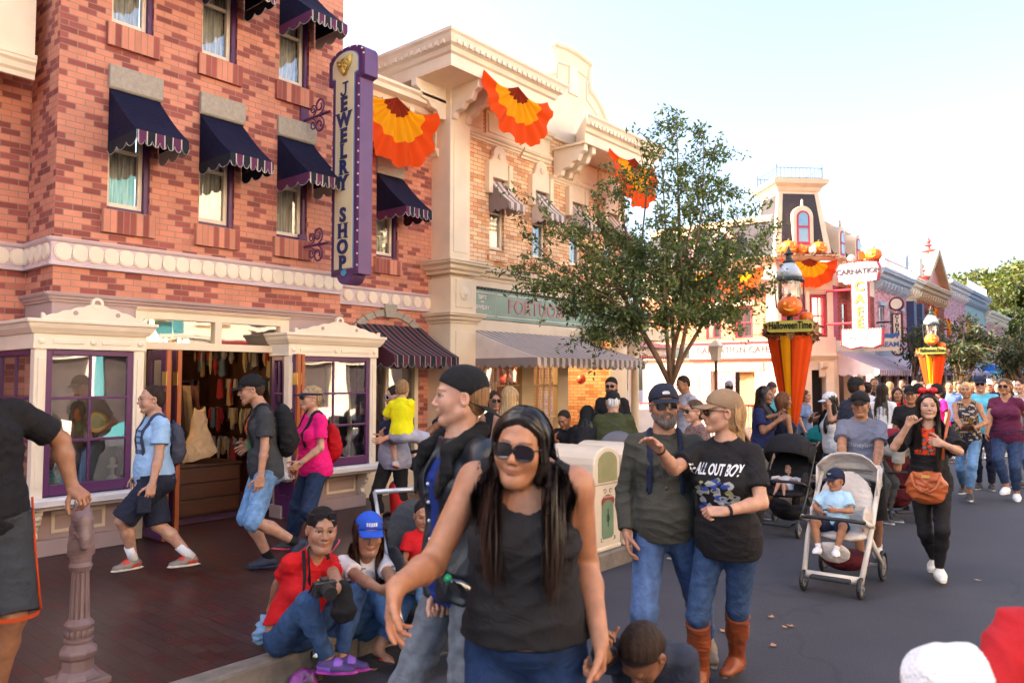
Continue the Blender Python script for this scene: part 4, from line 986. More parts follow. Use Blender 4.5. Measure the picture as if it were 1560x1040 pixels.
def leaf(y, x0, x1, side):
 G = Fr((x0, y, 0), (1, 0, 0)); w = x1-x0; mb = MB(); th = .045
 for a, b, c, d in ((0, .09, .17, 2.08), (w-.09, w, .17, 2.08), (.09, w-.09, .17, .42), (.09, w-.09, 1.0, 1.1), (.09, w-.09, 1.98, 2.08)): G.box(mb, a, b, c, d, -th/2, th/2)
 G.box(mb, .09, w-.09, .42, 1.0, -.01, .01); o = mb.build('door', PURP, b1, bevel=.008)
 mb = MB(); G.box(mb, .09, w-.09, 1.1, 1.98, -.004, .004); mb.build('door_glass', GLD, o)
 mb = MB(); G.box(mb, w+.002, w+.045, .17, 2.08, -th/2, th/2); mb.build('door_edge', WOODL, o, bevel=.004)
 mb = MB(); G.box(mb, w-.05, w+.05, 1.72, 1.86, th/2+.001, th/2+.006); mb.build('hinge', GOLD, o)
leaf(d0+.13, W+.02, W+.42, 1); leaf(d1-.13, W+.02, W+.42, -1)
leaf(d0+.30, W-.06, W+.30, 1); leaf(d1-.02, W+.02, W+.34, -1)
mb = MB(); I0, I1 = yc+.1, ye-.1
mb.quad((W-.3, I0, .16), (W-.3, I1, .16), (W-3.6, I1, .16), (W-3.6, I0, .16)); fl = mb.build('shop_floor', mat('plum_carpet', srgb(84, 46, 66), rough=.9, var=.3, vs=12), b1, fix=False)
mb = MB(); mb.box(W-3.7, W-3.6, I0, I1, .15, 2.55); mb.box(W-3.6, W-.3, I0-.08, I0, .15, 2.55); mb.box(W-3.6, W-.3, I1, I1+.08, .15, 2.55); mb.box(W-3.6, W-.3, I0, I1, 2.55, 2.58); mb.build('shop_interior', WOOD, b1)
def thingmesh(mb, name, m, label, cat, group=None, **k):
 o = mb.build(name, m, None, **k); tag(o, label, cat, group); return o
mb = MB(); cx, cy = W-.95, d1-.55
mb.box(cx-.3, cx+.3, cy-.45, cy+.35, .16, .74); mb.box(cx-.32, cx+.32, cy-.47, cy+.37, .74, .77); ch = thing('drawer_chest', 'wooden chest of drawers standing just inside the shop doorway', 'chest', (0, 0, 0)); mb.build('carcass', WOOD, ch, bevel=.01)
for i in range(3): mb = MB(); mb.box(cx+.3, cx+.315, cy-.43, cy+.33, .19+i*.185, .36+i*.185); mb.build('drawer', mat('brown_wood', srgb(78, 42, 24), rough=.5, var=.2, stretch=(1, .3, 1)), ch, bevel=.008)
S = Sdf(); c_ = A(cx+.02, cy-.05, 0)
S.cap(c_+A(0, 0, 1.40), c_+A(0, 0, 1.28), .085, .075, k=.03, fl=(A(1, 0, 0), .6)); S.cap(c_+A(0, 0, 1.28), c_+A(0, 0, .88), .07, .24, k=.05, fl=(A(1, 0, 0), .6)); S.cut(c_+A(0, 0, .82), A(0, .25, -1)); S.ell(c_+A(.02, 0, 1.47), A(.1, .06, .08), k=.01, sub=True)
o = sdf_obj('dress', S, .012, fab('cream_chiffon', srgb(205, 178, 145)), None, fold=.014, wl=.06, ani=(1, 1, .15)); tag(o, 'cream sleeveless dress with a flared hem displayed on the chest inside the doorway', 'dress')
mb = MB(); r_ = random.Random(3)
hang = thing('clothes_rack', 'dark rack of hanging garments deep inside the shop', 'rack', (0, 0, 0)); mb.tube([(W-1.9, d0+.1, 1.75), (W-1.9, d1-.2, 1.75)], .015); mb.tube([(W-1.9, d0+.1, .16), (W-1.9, d0+.1, 1.75)], .015); mb.tube([(W-1.9, d1-.2, .16), (W-1.9, d1-.2, 1.75)], .015); mb.build('rail', IRON, hang)
for i in range(14):
 y = d0+.18+i*(d1-d0-.4)/13; c = [(.25, .18, .12), (.05, .03, .03), (.3, .22, .16), (.12, .05, .05), (.35, .3, .25)][i % 5]; mb = MB()
 mb.add([(W-2.05, y-.02, 1.7), (W-1.75, y+.02, 1.7), (W-1.66, y+.05, .8+r_.uniform(0, .3)), (W-2.14, y-.04, .8)], [(0, 1, 2, 3)]); mb.build('garment', fab('garment_%d' % (i % 5), c), hang, fix=False)
for i in range(3):
 mb = MB(); mb.lathe([(.0, -.04), (.05, -.035), (.075, .0), (.06, .05), (.0, .06)], (W-.9-.5*i, dm-.35+.25*i, 2.30)); mb.tube([(W-.9-.5*i, dm-.35+.25*i, 2.36), (W-.9-.5*i, dm-.35+.25*i, 2.55)], .006)
 o = thing('pendant_lamp', ['glowing round pendant lamp behind the shop transom, nearest the glass', 'second glowing pendant lamp, behind the shop doorway', 'glowing pendant lamp farthest inside the shop'][i], 'lamp', (0, 0, 0)); mb.build('shade', mat('lamp_glow', (1, .62, .18), emit=5, rough=.5), o, smooth=True)
mb = MB(); r_ = random.Random(8)   # shelves with goods on the back and side walls
sh = thing('goods_shelf', 'tall dark shelf crowded with small goods on the shop back wall', 'shelf', (0, 0, 0))
for i in range(5): mb.box(W-3.58, W-3.3, I0+.1, I1-.1, .5+.42*i, .53+.42*i)
mb.build('shelf_boards', WOOD, sh)
for j, c in enumerate(((.35, .25, .1), (.3, .05, .05), (.25, .25, .28), (.1, .2, .15))):
 mb = MB()
 for i in range(40): y = r_.uniform(I0+.2, I1-.2); z = .53+.42*r_.randrange(5); w, h = r_.uniform(.03, .09), r_.uniform(.06, .3); mb.lathe([(w*.5, 0), (w*.6, h*.4), (w*.3, h*.7), (w*.4, h)], (W-3.42, y, z), 8)
 tag(mb.build('goods', mat('goods_%d' % j, c, rough=.5), sh), kind='stuff')
def bay(y0, y1, xb, xf, label_parts, left_side=True, crest=True, cols=2):
 zs, z0, z1, ztp = .66, .80, 2.02, 2.30
 Fb = Fr((xf, 0, 0), (0, 1, 0)); Fl = Fr((xb, y0, 0), (1, 0, 0)); Frr = Fr((xf, y1, 0), (-1, 0, 0)); wd = xf-xb
 root = MB(); P_ = .10
 for y in (y0, y1-P_):
  root.box(xf-P_, xf, y, y+P_, .68, 2.06); root.box(xf-.002, xf+.012, y+.028, y+P_-.028, .80, 1.98)
 root.box(xb, xf-.02, y0+.02, y1-.02, 2.06, 2.28)
 Fb.box(root, y0-.015, y1+.015, 2.06, 2.20, -.05, .015); Fl.box(root, 0, wd-.052, 2.06, 2.20, -.05, .015); Frr.box(root, .052, wd, 2.06, 2.20, -.05, .015)
 for i in range(3): yy_ = y0+.05+(y1-y0-.1)*i/2; root.lathe([(.028, 0), (.03, .01), (.015, .02)], (xf+.014, yy_, 2.13), 12, axis='x')
 for a, b in ((y0+.14, (y0+y1)/2-.08), ((y0+y1)/2+.08, y1-.14)): Fb.box(root, a, b, 2.11, 2.15, .012, .024)
 pr_ = [(-.04, 2.20), (.03, 2.20), (.05, 2.23), (.065, 2.25), (.08, 2.29), (.095, 2.30), (.095, 2.33), (-.04, 2.33)]
 Fb.mould(root, y0, y1, pr_, 1, 1); Fl.mould(root, 0, wd, pr_, 0, 1); Frr.mould(root, 0, wd, pr_, 1, 0)
 root.box(xb, xf-.03, y0+.02, y1-.02, 2.28, 2.325)
 bw = root.build('bay_window', CREAM2, b1, bevel=.005)
 s = MB(); pr2 = [(-.04, .60), (.03, .60), (.05, .63), (.09, .64), (.09, .69), (.07, .71), (-.04, .71)]
 Fb.mould(s, y0, y1, pr2, 1, 1); Fl.mould(s, 0, wd, pr2, 0, 1); Frr.mould(s, 0, wd, pr2, 1, 0); s.box(xb, xf-.03, y0+.02, y1-.02, .60, .70); s.build('sill', WHT, bw)
 b = MB(); b.box(xb, xf-.22, y0+.08, y1-.08, .15, .60); b.box(xb, xf-.16, y0+.02, y1-.02, .15, .30)
 b.build('base', MAUVE, bw, bevel=.006)
 p = MB(); Fp = Fr((xf-.22, 0, 0), (0, 1, 0)); m_ = (y0+y1)/2
 for a, c in ((y0+.16, m_-.05), (m_+.05, y1-.16)) if y1-y0 > 1.2 else ((y0+.25, y1-.25),):
  for q in ((a, a+.03, .35, .55), (c-.03, c, .35, .55), (a+.03, c-.03, .35, .38), (a+.03, c-.03, .52, .55)): Fp.box(p, *q, .001, .014)
 p.build('base_panel', CREAM, bw)
 for y in (y0+.06, y1-.12):
  k = MB(); k.prism([(0, .60), (.20, .60), (.20, .55), (.16, .52), (.15, .46), (.10, .44), (.07, .38), (.09, .33), (.05, .30), (0, .31)], (xf-.225, y, 0), X, Z3, Y*.06); k.sphere((xf-.05, y+.03, .525), .028, 10, 6); k.build('bracket', CREAM2, bw, bevel=.006)
 for Fq, a, c, nc in ((Fb, y0+P_, y1-P_, cols), (Fl, 0.02, wd-P_, 2), (Frr, P_, wd-.02, 2)):
  f = MB(); n = -.035; e = .055
  for q in ((a, a+e, .72, 2.06), (c-e, c, .72, 2.06), (a+e, c-e, .72, .72+.10), (a+e, c-e, 2.06-e, 2.06)): Fq.box(f, *q, n-.02, n+.02)
  for i in range(1, nc): u = a+(c-a)*i/nc; Fq.box(f, u-.012, u+.012, .82, 2.0, n-.014, n+.014)
  for i in (1, 2): z = .82+(1.185)*i/3; Fq.box(f, a+e, c-e, z-.013, z+.013, n-.016, n+.016)
  w = f.build('sash', PURP, bw, bevel=.004); g = MB(); g.quad(Fq.p(a+e, .82, n), Fq.p(c-e, .82, n), Fq.p(c-e, 2.0, n), Fq.p(a+e, 2.0, n)); g.build('glass', GLB, w, fix=False)
 fl_ = MB(); fl_.box(xb, xf-.06, y0+.04, y1-.04, .70, .74); fl_.build('display_floor', mat('dark_velvet', (.03, .015, .03), rough=.9), bw)
 bk = MB(); bk.box(xb-.02, xb+.02, y0+.02, y1-.02, .70, 2.06); bk.build('display_back', mat('dark_drape', (.035, .018, .014), rough=.9, var=.5, vs=6), bw)
 if crest:
  m_ = (y0+y1)/2; L_ = (y1-y0)/2-.02; top = []; n = 48
  for i in range(n+1):
   t = -1+2*i/n; a_ = abs(t); zz = .02+.135*max(0, 1-a_*1.12)**.85+.012*abs(math.sin(t*13)) + (.03 if a_ > .93 else 0); top.append((t*L_, zz))
  poly = [(-L_, 0)]+top+[(L_, 0)]; c = MB(); c.prism([(q[0], q[1]) for q in poly], (xf+.06, m_, 2.33), Y, Z3, X*.03)
  def ring(cy_, cz, ro, ri):
   k = 20; v = []
   for dx in (0, .04):
    for rr in (ro, ri): v += [(xf+.055+dx, cy_+rr*math.cos(2*PI*i/k), cz+rr*math.sin(2*PI*i/k)) for i in range(k)]
   f_ = []
   for i in range(k):
    j = (i+1) % k; f_ += [(i, j, k+j, k+i), (2*k+i, 3*k+i, 3*k+j, 2*k+j), (i, 2*k+i, 2*k+j, j), (k+i, k+j, 3*k+j, 3*k+i)]
   c.add(v, f_)
  ring(m_, 2.33+.165, .055, .028)
  o = c.build('crest', CREAM2, bw)
  h = MB()
  for dy in (-.20, .20):
   h.prism([(math.cos(a_)*.022, math.sin(a_)*.022) for a_ in np.linspace(0, 2*PI, 16)[:-1]], (xf+.0905, m_+dy*L_/.5, 2.395), Y, Z3, X*.003)
  h.build('crest_holes', MAUVE, o)
 return bw
by0, by1 = yq(60, BF), yq(226, BF); ry0, ry1 = yq(444, BF), yq(576, BF)
bay(by0, by1, W-.7, BF, '', cols=2); bay(ry0, ry1, W-.05, BF, '', cols=2)
mb = MB(); mb.box(W-2.4, W-.69, by0-8, by0+.015, .15, .7); mb.build('plinth_return', MAUVE, b1)
def disp(name, label, cat, mbs):
 t = thing(name, label, cat, (0, 0, 0))
 for n, mb, m in mbs: mb.build(n, m, t, smooth=True, auto=35)
 return t
q = lambda f, y0, y1: y0+(y1-y0)*f
gy = q(.68, by0, by1); a_ = MB(); a_.lathe([(.001, 0), (.085, 0), (.10, .02), (.10, .05), (.001, .05)], (BF-.34, gy, 1.36), 24, axis='x'); b_ = MB(); b_.lathe([(.001, .051), (.078, .051), (.001, .053)], (BF-.34, gy, 1.36), 24, axis='x'); c_ = MB(); c_.box(BF-.42, BF-.26, gy-.10, gy+.10, 1.12, 1.17); c_.lathe([(.05, 1.17), (.02, 1.20), (.03, 1.26)], (BF-.33, gy, 0)); c_.box(BF-.45, BF-.24, gy-.16, gy+.16, .74, 1.12)
disp('mantel_clock', 'round gold rimmed clock on a stand in the left shop window', 'clock', [('case', a_, GOLD), ('dial', b_, mat('clock_dial', (.7, .62, .35), rough=.3)), ('pedestal', c_, mat('grey_plinth', (.12, .12, .13)))])
gy = q(.78, by0, by1); a_ = MB(); a_.lathe([(.05, .80), (.055, .82), (.02, .85), (.02, .90), (.035, .93)], (BF-.16, gy, 0)); a_.sphere((BF-.16, gy, .985), .034, 12, 8, (1, .9, 1.25)); a_.sphere((BF-.16, gy, .93), .05, 12, 8, (.7, 1.1, .5)); disp('small_bust', 'small white bust statuette on the display floor of the left shop window', 'statuette', [('figure', a_, mat('plaster', (.6, .55, .5)))])
gy = q(.77, by0, by1); a_ = MB(); F_ = Fr((BF-.30, 0, 0), (0, 1, 0)); a_.prism([(-.12, 0), (.12, 0), (.17, .22), (.10, .38), (-.10, .38), (-.17, .22)], (BF-.34, gy, .74), Y, Z3, X*.05); b_ = MB(); b_.prism([(-.08, .03), (.08, .03), (.12, .21), (.07, .34), (-.07, .34), (-.12, .21)], (BF-.289, gy, .74), Y, Z3, X*.004); disp('lined_casket', 'hexagonal grey frame lined in dark red in the left shop window', 'frame', [('frame', a_, mat('pewter', (.2, .19, .2), rough=.4)), ('lining', b_, mat('crimson_velvet', (.18, .01, .015)))])
gy = q(.33, by0, by1); a_ = MB(); a_.box(BF-.28, BF-.18, gy-.12, gy+.12, .74, .93); a_.tube([(BF-.23, gy-.06, .93), (BF-.23, gy-.04, 1.02), (BF-.23, gy+.04, 1.02), (BF-.23, gy+.06, .93)], .008); disp('patterned_handbag', 'teal floral handbag in the lower corner of the left shop window', 'handbag', [('bag_body', a_, mat('teal_floral', srgb(110, 150, 140), var=.7, vs=40))])
r_ = random.Random(5)
for k, (y0_, y1_, side) in enumerate(((by0, by1, 'left'), (ry0, ry1, 'right'))):
 for i, (f, h_, col, nm, lb) in enumerate(((.30, .45, (.02, .02, .03), 'dress_form', 'dark dress form'), (.5, .62, (.2, .12, .05), 'draped_garment', 'bronze beaded garment'), (.15, .8, (.12, .11, .12), 'grey_easel', 'grey display easel'))):
  S = Sdf(); y = q(f, y0_, y1_); x = BF-.30-.05*i; base = 1.0 if nm == 'draped_garment' else .74
  S.chain([A(x, y, base), A(x, y, base+h_*.5), A(x, y, base+h_*.8), A(x, y, base+h_)], [.10, .06, .08, .03], k=.03)
  o = sdf_obj(nm, S, .014, fab('disp_%d' % i, col), None, fold=.012, wl=.05); tag(o, f'{lb} inside the {side} bay window', 'display')
for f, c in ((.25, (.45, .36, .28)), (.5, (.3, .25, .2)), (.75, (.5, .42, .35))):
 y = q(f, ry0, ry1); mb = MB(); mb.tube([(BF-.15, y, .74), (BF-.15, y+.02, 1.2), (BF-.15, y-.02, 1.95)], [.02, .03, .02], 8); tag(mb.build('hanging_scarf', fab('scarf_%d' % int(f*100), c), smooth=True), {.25: 'beige scarf hanging in the right bay window, nearest the door', .5: 'brown scarf hanging in the middle of the right bay window', .75: 'pale scarf hanging at the far side of the right bay window'}[f], 'scarf')
mb = MB(); yc_, ya = (ye+7.72)/2+.0, None
ac = (yq(532, W2)+yq(648, W2))/2; rw = (yq(648, W2)-yq(532, W2))/2; rin = rw*.80; zc_ = 2.33; n = 11
for i in range(n):
 a0, a1 = PI*i/n+.01, PI*(i+1)/n-.01; ex = 1.0
 P4 = [(math.cos(a)*r*1.0, math.sin(a)*r*.66) for a, r in ((a0, rin), (a0, rw), (a1, rw), (a1, rin))]; mb.prism(P4, (W2-.02, ac, zc_-.02), Y, Z3, X*.05)
mb.prism([(-.09, rin*.62), (.09, rin*.62), (.12, rw*.68+.06), (-.12, rw*.68+.06)], (W2-.02, ac, zc_-.02), Y, Z3, X*.09)
mb.build('stone_arch', STONE, b1, bevel=.006)
a0_, a1_ = ac-rw*.82, ac+rw*.80
awning(b1, F2, a0_, a1_+.05, 2.56, 2.10, .80, VALM, VALM, vh=.16, k=10, name='striped_awning', trim=fab('grey_piping', srgb(150, 140, 138)))
mb = MB()
for a, b, c, d in ((a0_, a0_+.07, .15, 2.3), (a1_-.07, a1_, .15, 2.3), (a0_+.07, a1_-.07, 2.2, 2.3), (a0_+.07, a1_-.07, .15, .62)): F2.box(mb, a, b, c, d, -.10, .02)
F2.box(mb, (a0_+a1_)/2-.03, (a0_+a1_)/2+.03, .62, 2.2, -.08, .0); o = mb.build('shop_window', CREAM, b1)
g = MB(); g.quad(F2.p(a0_+.07, .62, -.05), F2.p(a1_-.07, .62, -.05), F2.p(a1_-.07, 2.2, -.05), F2.p(a0_+.07, 2.2, -.05)); g.build('glass', GLD, o, fix=False)
g = MB(); F2.box(g, a0_, a1_, .15, 2.3, -1.0, -.9); g.build('backing', WOOD, o)
mb = MB(); F2.wall(mb, ye-.02, a0_, .15, 2.1); F2.wall(mb, a1_, 7.74, .15, 2.1); mb.build('lower_wall', BR4, b1, fix=False)
for i, yy_ in enumerate((a0_+.3, a0_+.55)):
 mb = MB(); mb.tube([(W2-.3, yy_, 1.2), (W2-.3, yy_, 1.95)], [.07, .03]); tag(mb.build('orange_banner', fab('orange_cloth', (.8, .16, .02)), smooth=True), ['orange cloth hanging behind the maroon awning window, left one', 'orange cloth hanging behind the maroon awning window, right one'][i], 'banner')
mb = MB(); F2.mould(mb, ye, y2+.0, [(-.5, 5.56), (.02, 5.56), (.02, 5.76), (.10, 5.78), (.14, 5.84), (.26, 5.87), (.27, 5.93), (.31, 5.96), (.31, 6.0), (-.5, 6.0)]); 
for i in range(4): y = ye+.3+i*(y2-ye-.4)/3; mb.prism([(0, 5.76), (.18, 5.78), (.17, 5.70), (.09, 5.66), (.07, 5.56), (0, 5.55)], (W2, y, 0), X, Z3, Y*.09)
mb.build('cornice', CREAM2, b1)
mb = MB(); mb.box(W2-6, W2-.45, ye, y2, 5.5, 5.95); mb.build('roof', paint('roof_grey', (.5, .47, .43)), b1)
b2 = thing('cream_building', 'buff brick building with heavy cream cornices, pilasters and a curved pediment', 'building', (0, 0, 0))
PX, BX = -7.95, -8.10; P0, P1 = y2, yq(716, -7.95); E2 = 13.25
F3 = Fr((BX, 0, 0), (0, 1, 0)); FP = Fr((PX, 0, 0), (0, 1, 0))
w3 = [(yq(746, BX), yq(768, BX)), (yq(811, BX), yq(831, BX)), (yq(867, BX), yq(885, BX)), (yq(921, BX), yq(936, BX))]
ops = [(a, b, 3.86, 5.10) for a, b in w3]
mb = MB(); F3.wall(mb, P1, E2, 3.5, 6.2, ops, .18); mb.quad((BX, E2, 0), (BX, E2, 6.2), (BX-9, E2, 6.2), (BX-9, E2, 0)); mb.quad((BX-9, y2, 0), (BX-9, E2, 0), (BX-9, E2, 6.5), (BX-9, y2, 6.5)); mb.quad((BX, y2, 6.2), (BX, E2, 6.2), (BX-9, E2, 6.5), (BX-9, y2, 6.5)); mb.quad((BX-.2, y2+.05, 5.5), (BX-9, y2+.05, 5.5), (BX-9, y2+.05, 6.6), (BX-.2, y2+.05, 6.6)); mb.build('wall', BR2, b2, fix=False)
for a, b in w3:
 window(b2, F3, a, b, 3.90, 5.10, n=-.08, mun=(1, 2), cm=CURT, fw=.05)
 s = MB(); F3.box(s, a-.06, b+.06, 3.70, 3.86, -.02, .05); s.build('brick_sill', BR2, b2)
 s = MB(); m_ = (a+b)/2; w_ = (b-a)/2+.07
 pf = [(-w_, 5.06), (w_, 5.06), (w_, 5.28), (w_*.72, 5.38)]+[(w_*.62*math.cos(t), 5.44+.16*math.sin(t)) for t in np.linspace(0, PI, 12)]+[(-w_*.72, 5.38), (-w_, 5.28)]
 s.prism(pf, (BX, m_, 0), Y, Z3, X*.07)
 for sg in (-1, 1): s.box(BX-.01, BX+.10, m_+sg*w_-.05, m_+sg*w_+.05, 4.78, 5.32)
 s.build('window_hood', CREAM, b2, bevel=.01); s = MB(); s.lathe([(.05, .07), (.06, .085), (.03, .095)], (BX, m_, 5.42), 14, axis='x'); s.build('medallion', CREAM, b2)
GST = stripe_mat('grey_white_stripe', srgb(216, 200, 190), srgb(140, 124, 118), w=.075)
for a, b in w3: awning(b2, F3, a-.03, b+.03, 5.02, 4.60, .42, GST, GST, vh=.13, k=5, ks=3)
mb = MB(); mb.box(BX-.6, PX, P0, P1, 2.62, 6.3); FP.box(mb, P0+.07, P1-.07, 3.7, 5.9, .0, .012); mb.box(BX-.6, PX+.08, P0-.06, P1+.06, .15, 3.3)
for z0, z1, d in ((3.36, 3.56, .20), (2.62, 2.78, .14)):
 for G, u0, u1, e0, e1 in ((Fr((PX+.06, 0, 0), (0, 1, 0)), P0-.05, P1+.05, 1, 1), (Fr((BX-.6, P0-.05, 0), (1, 0, 0)), 0, PX-BX+.66, 0, 1)): G.mould(mb, u0, u1, cornice_prof(z0, z1, d), e0, e1)
Fr((PX+.08, 0, 0), (0, 1, 0)).box(mb, P0+.04, P1-.04, 2.86, 3.28, 0, .02); Fr((PX+.08, 0, 0), (0, 1, 0)).box(mb, P0+.04, P1-.04, .9, 2.5, 0, .015)
mb.lathe([(.0, .02), (.10, .02), (.105, .035), (.05, .05), (.03, .065), (0, .07)], (PX+.08, (P0+P1)/2, 3.07), 20, axis='x'); mb.build('pilaster', CREAM, b2, bevel=.008)
mb = MB(); F3.mould(mb, P1, E2, cornice_prof(3.36, 3.56, .18)); F3.box(mb, P1, E2, 3.25, 3.36, -.02, .03); F3.box(mb, P1, E2, 2.55, 2.72, -.02, .10)
F3.box(mb, P1, P1+.08, .15, 2.6, -.06, .02); mb.build('storefront_cornice', CREAM, b2)
def pavilion(y0, y1, x0, z0=6.02, side=True):
 mb = MB(); xf = -7.3; pr_ = [(-.8, z0+.20), (-.06, z0+.20), (-.06, z0+.34), (-.02, z0+.36), (.0, z0+.42), (.05, z0+.45), (.09, z0+.55), (.12, z0+.58), (.12, z0+.62), (-.8, z0+.62)]
 G = Fr((xf, 0, 0), (0, 1, 0)); G.mould(mb, y0, y1, pr_, 1, 1)
 if side: Fr((xf-6.0, y0, 0), (1, 0, 0)).mould(mb, 0, 6.0, pr_, 0, 1); mb.box(xf-6.0, xf-.75, y0+.75, y1, z0+.2, z0+.5)
 Fr((xf, y1, 0), (-1, 0, 0)).mould(mb, 0, .8, pr_, 1, 0)
 o = mb.build('eave_cornice', CREAM2, b2)
 mb = MB(); mb.box(xf-6.0 if side else BX, xf-.05, y0+.05, y1-.05, z0+.16, z0+.2); mb.build('soffit', CREAM, o)
 mb = MB(); fz = [(0, z0-.02), (0, z0+.16)]
 for a, b in ((y0+.85, (y0+y1)/2+.25), ((y0+y1)/2+.33, y1-.1)): F3.box(mb, a, b, z0-.28, z0+.12, .0, .03); F3.box(mb, a+.05, b-.05, z0-.23, z0+.07, .03, .045)
 F3.mould(mb, P1 if y0 < 8 else y0, y1-.05, cornice_prof(z0-.42, z0-.30, .10)); mb.build('frieze', CREAM, o)
 for y in ([P0+.02, P1-.12] if side else [y0+.1, y0+.35])+([y1-.25] if 0 else []):
  k = MB(); d = xf-.12-BX
  k.prism([(0, 0), (d, 0), (d, -.12), (d*.86, -.16), (d*.78, -.27), (d*.6, -.28), (d*.5, -.36), (d*.3, -.38), (d*.25, -.47), (.08, -.5), (0, -.48)], (BX+.02, y, z0+.17), X, Z3, Y*.11); k.build('bracket', CREAM2, o, bevel=.012)
 if side:
  k = MB(); d = .62; k.prism([(0, 0), (d, 0), (d, -.12), (d*.86, -.16), (d*.78, -.27), (d*.6, -.28), (d*.5, -.36), (d*.3, -.38), (d*.2, -.5), (0, -.48)], (PX-.20, P0-.0, z0+.17), -Y, Z3, X*.11); k.build('bracket', CREAM2, o, bevel=.012)
  k = MB(); Fsd = Fr((BX-6, P0, 0), (1, 0, 0)); Fsd.box(k, 3.2, 5.85, z0-.75, z0+.15, 0, .02)
  for i in range(3): Fsd.box(k, 3.3+i*.85, 4.05+i*.85, z0-.62, z0-.02, .02, .035)
  Fsd.mould(k, 3.2, 5.9, cornice_prof(z0-.85, z0-.72, .08)); k.build('side_frieze', CREAM, o)
 c = MB(); Fc = G
 for i in range(int((y1-y0)/.12)): Fc.box(c, y0+.05+i*.12, y0+.11+i*.12, z0+.44, z0+.50, .05, .085)
 if side:
  Gs = Fr((xf-6, y0, 0), (1, 0, 0))
  for i in range(24): Gs.box(c, 3.0+i*.125, 3.06+i*.125, z0+.44, z0+.50, .05, .085)
 c.build('dentils', CREAM2, o)
pavilion(7.38, 9.9, 0); pavilion(yq(893, -7.3), yq(1003, -7.3), 0, side=False, z0=5.72)
yc3 = yq(866, BX+.1)+.25; mb = MB(); py0, py1 = yq(800, BX+.1), yq(938, BX+.1)
Lh = (py1-py0)/2; mc = (py0+py1)/2
def ped(s, zsh=0):
 h_ = [(-Lh, 0), (-Lh, .16), (-Lh*.93, .20)]+[(-Lh*.93*math.cos(t), .20+.82*math.sin(t)) for t in np.linspace(.12, 1.12, 9)]+[(-Lh*.40, 1.02), (-Lh*.40, 1.26), (-Lh*.44, 1.30), (-Lh*.40, 1.36), (-Lh*.1, 1.40)]
 pts = h_+[(-a, b) for a, b in reversed(h_)]
 return [(a*s, b*s*1.28) for a, b in pts]
mb.prism(ped(1), (BX-.05, mc, 6.10), Y, Z3, X*.12); pe = mb.build('pediment', CREAM, b2, bevel=.01)
mb = MB(); pp = ped(1)[1:-1]; mb.tube([Vector((BX+.08, mc+a, 6.10+b)) for a, b in pp], .055, 8); mb.tube([Vector((BX+.08, mc+a*.82, 6.10+b*.82)) for a, b in pp], .025, 6); mb.prism([(-.14, .95), (.14, .95), (.11, 1.45), (-.11, 1.45)], (BX+.07, mc, 6.10), Y, Z3, X*.04); mb.build('pediment_moulding', CREAM2, pe, smooth=True, auto=40)
mb = MB(); F3.mould(mb, 9.86, 10.66, cornice_prof(5.55, 5.72, .12)); F3.mould(mb, 9.86, 10.66, cornice_prof(5.98, 6.14, .16)); F3.box(mb, 9.86, 10.66, 5.72, 5.98, 0, .036); mb.build('upper_cornice', CREAM, b2)
yb0, yb1 = P1+.05, yq(985, BX)
mb = MB(); F3.box(mb, yb0, yb1, 2.74, 3.20, .0, .05); sb = thing('shop_sign', 'teal and gold shop sign board reading Fortuosity above the grey striped awning', 'sign', (0, 0, 0)); mb.build('board', mat('teal_gold_board', srgb(120, 150, 132), rough=.35, var=.25, vs=1.5), sb)
mb = MB()
for i in range(70): F3.box(mb, yb0+i*(yb1-yb0)/70, yb0+(i+.6)*(yb1-yb0)/70, 3.205, 3.245, .0, .07)
mb.build('dentil_strip', mat('dark_green_trim', srgb(60, 66, 52)), sb)
for tx, sz, yy_, zz, c in (('GIFTS', .075, yb0+.34, 3.08, WHT), ('AND', .035, yb0+.34, 3.01, WHT), ('JEWELRY', .085, yb0+.34, 2.92, WHT), ('FORTUOSITY', .33, yb0+1.95, 2.97, MATS['hot_pink_cotton'] if 0 else paint('rose_paint', srgb(190, 130, 130)))):
 t = text_mb(tx, sz, F3.p(yy_, zz, .052), Y, Z3, X, thick=.008, bold=.003); t.build('lettering', c, sb)
mb = MB()
for a, b, c, d in ((yb0+.03, yb0+.64, 2.79, 2.795), (yb0+.03, yb0+.64, 3.155, 3.16), (yb0+.7, yb1-.05, 2.79, 2.797), (yb0+.7, yb1-.05, 3.15, 3.157), (yb0+.66, yb0+.667, 2.79, 3.16)): F3.box(mb, a, b, c, d+.006, .05, .056)
mb.build('sign_border', WHT, sb)
awning(b2, F3, P1+.05, 11.55, 2.58, 2.10, 1.42, GST, GST, vh=.15, k=26, ks=10, name='shop_awning', sag=.02)
mb = MB(); sw0, sw1 = P1+.08, 11.35
zz0, zz1 = .70, 2.30; posts = [(sw0, sw0+.08), (sw0+1.30, sw0+1.62), (sw1-.5, sw1-.18)]
for a, b in posts: F3.box(mb, a, b, .15, 2.55, -.05, .06)
F3.box(mb, sw0, sw1, .15, .70, -.04, .03); F3.box(mb, sw0, sw1, 2.30, 2.56, -.04, .03)
bays_ = [(posts[0][1], posts[1][0], 4), (posts[1][1], posts[2][0], 4)]
for a, b, k in bays_:
 for i in range(1, k): u = a+(b-a)*i/k; F3.box(mb, u-.014, u+.014, zz0, zz1, -.02, .02)
 for z in (zz0+.42, zz0+.98): F3.box(mb, a, b, z-.013, z+.013, -.018, .018)
sf = mb.build('storefront', paint('warm_cream_paint', srgb(214, 186, 140)), b2, bevel=.005)
g = MB()
for a, b, k in bays_: g.quad(F3.p(a, zz0, 0), F3.p(b, zz0, 0), F3.p(b, zz1, 0), F3.p(a, zz1, 0))
g.build('glass', GLB, sf, fix=False)
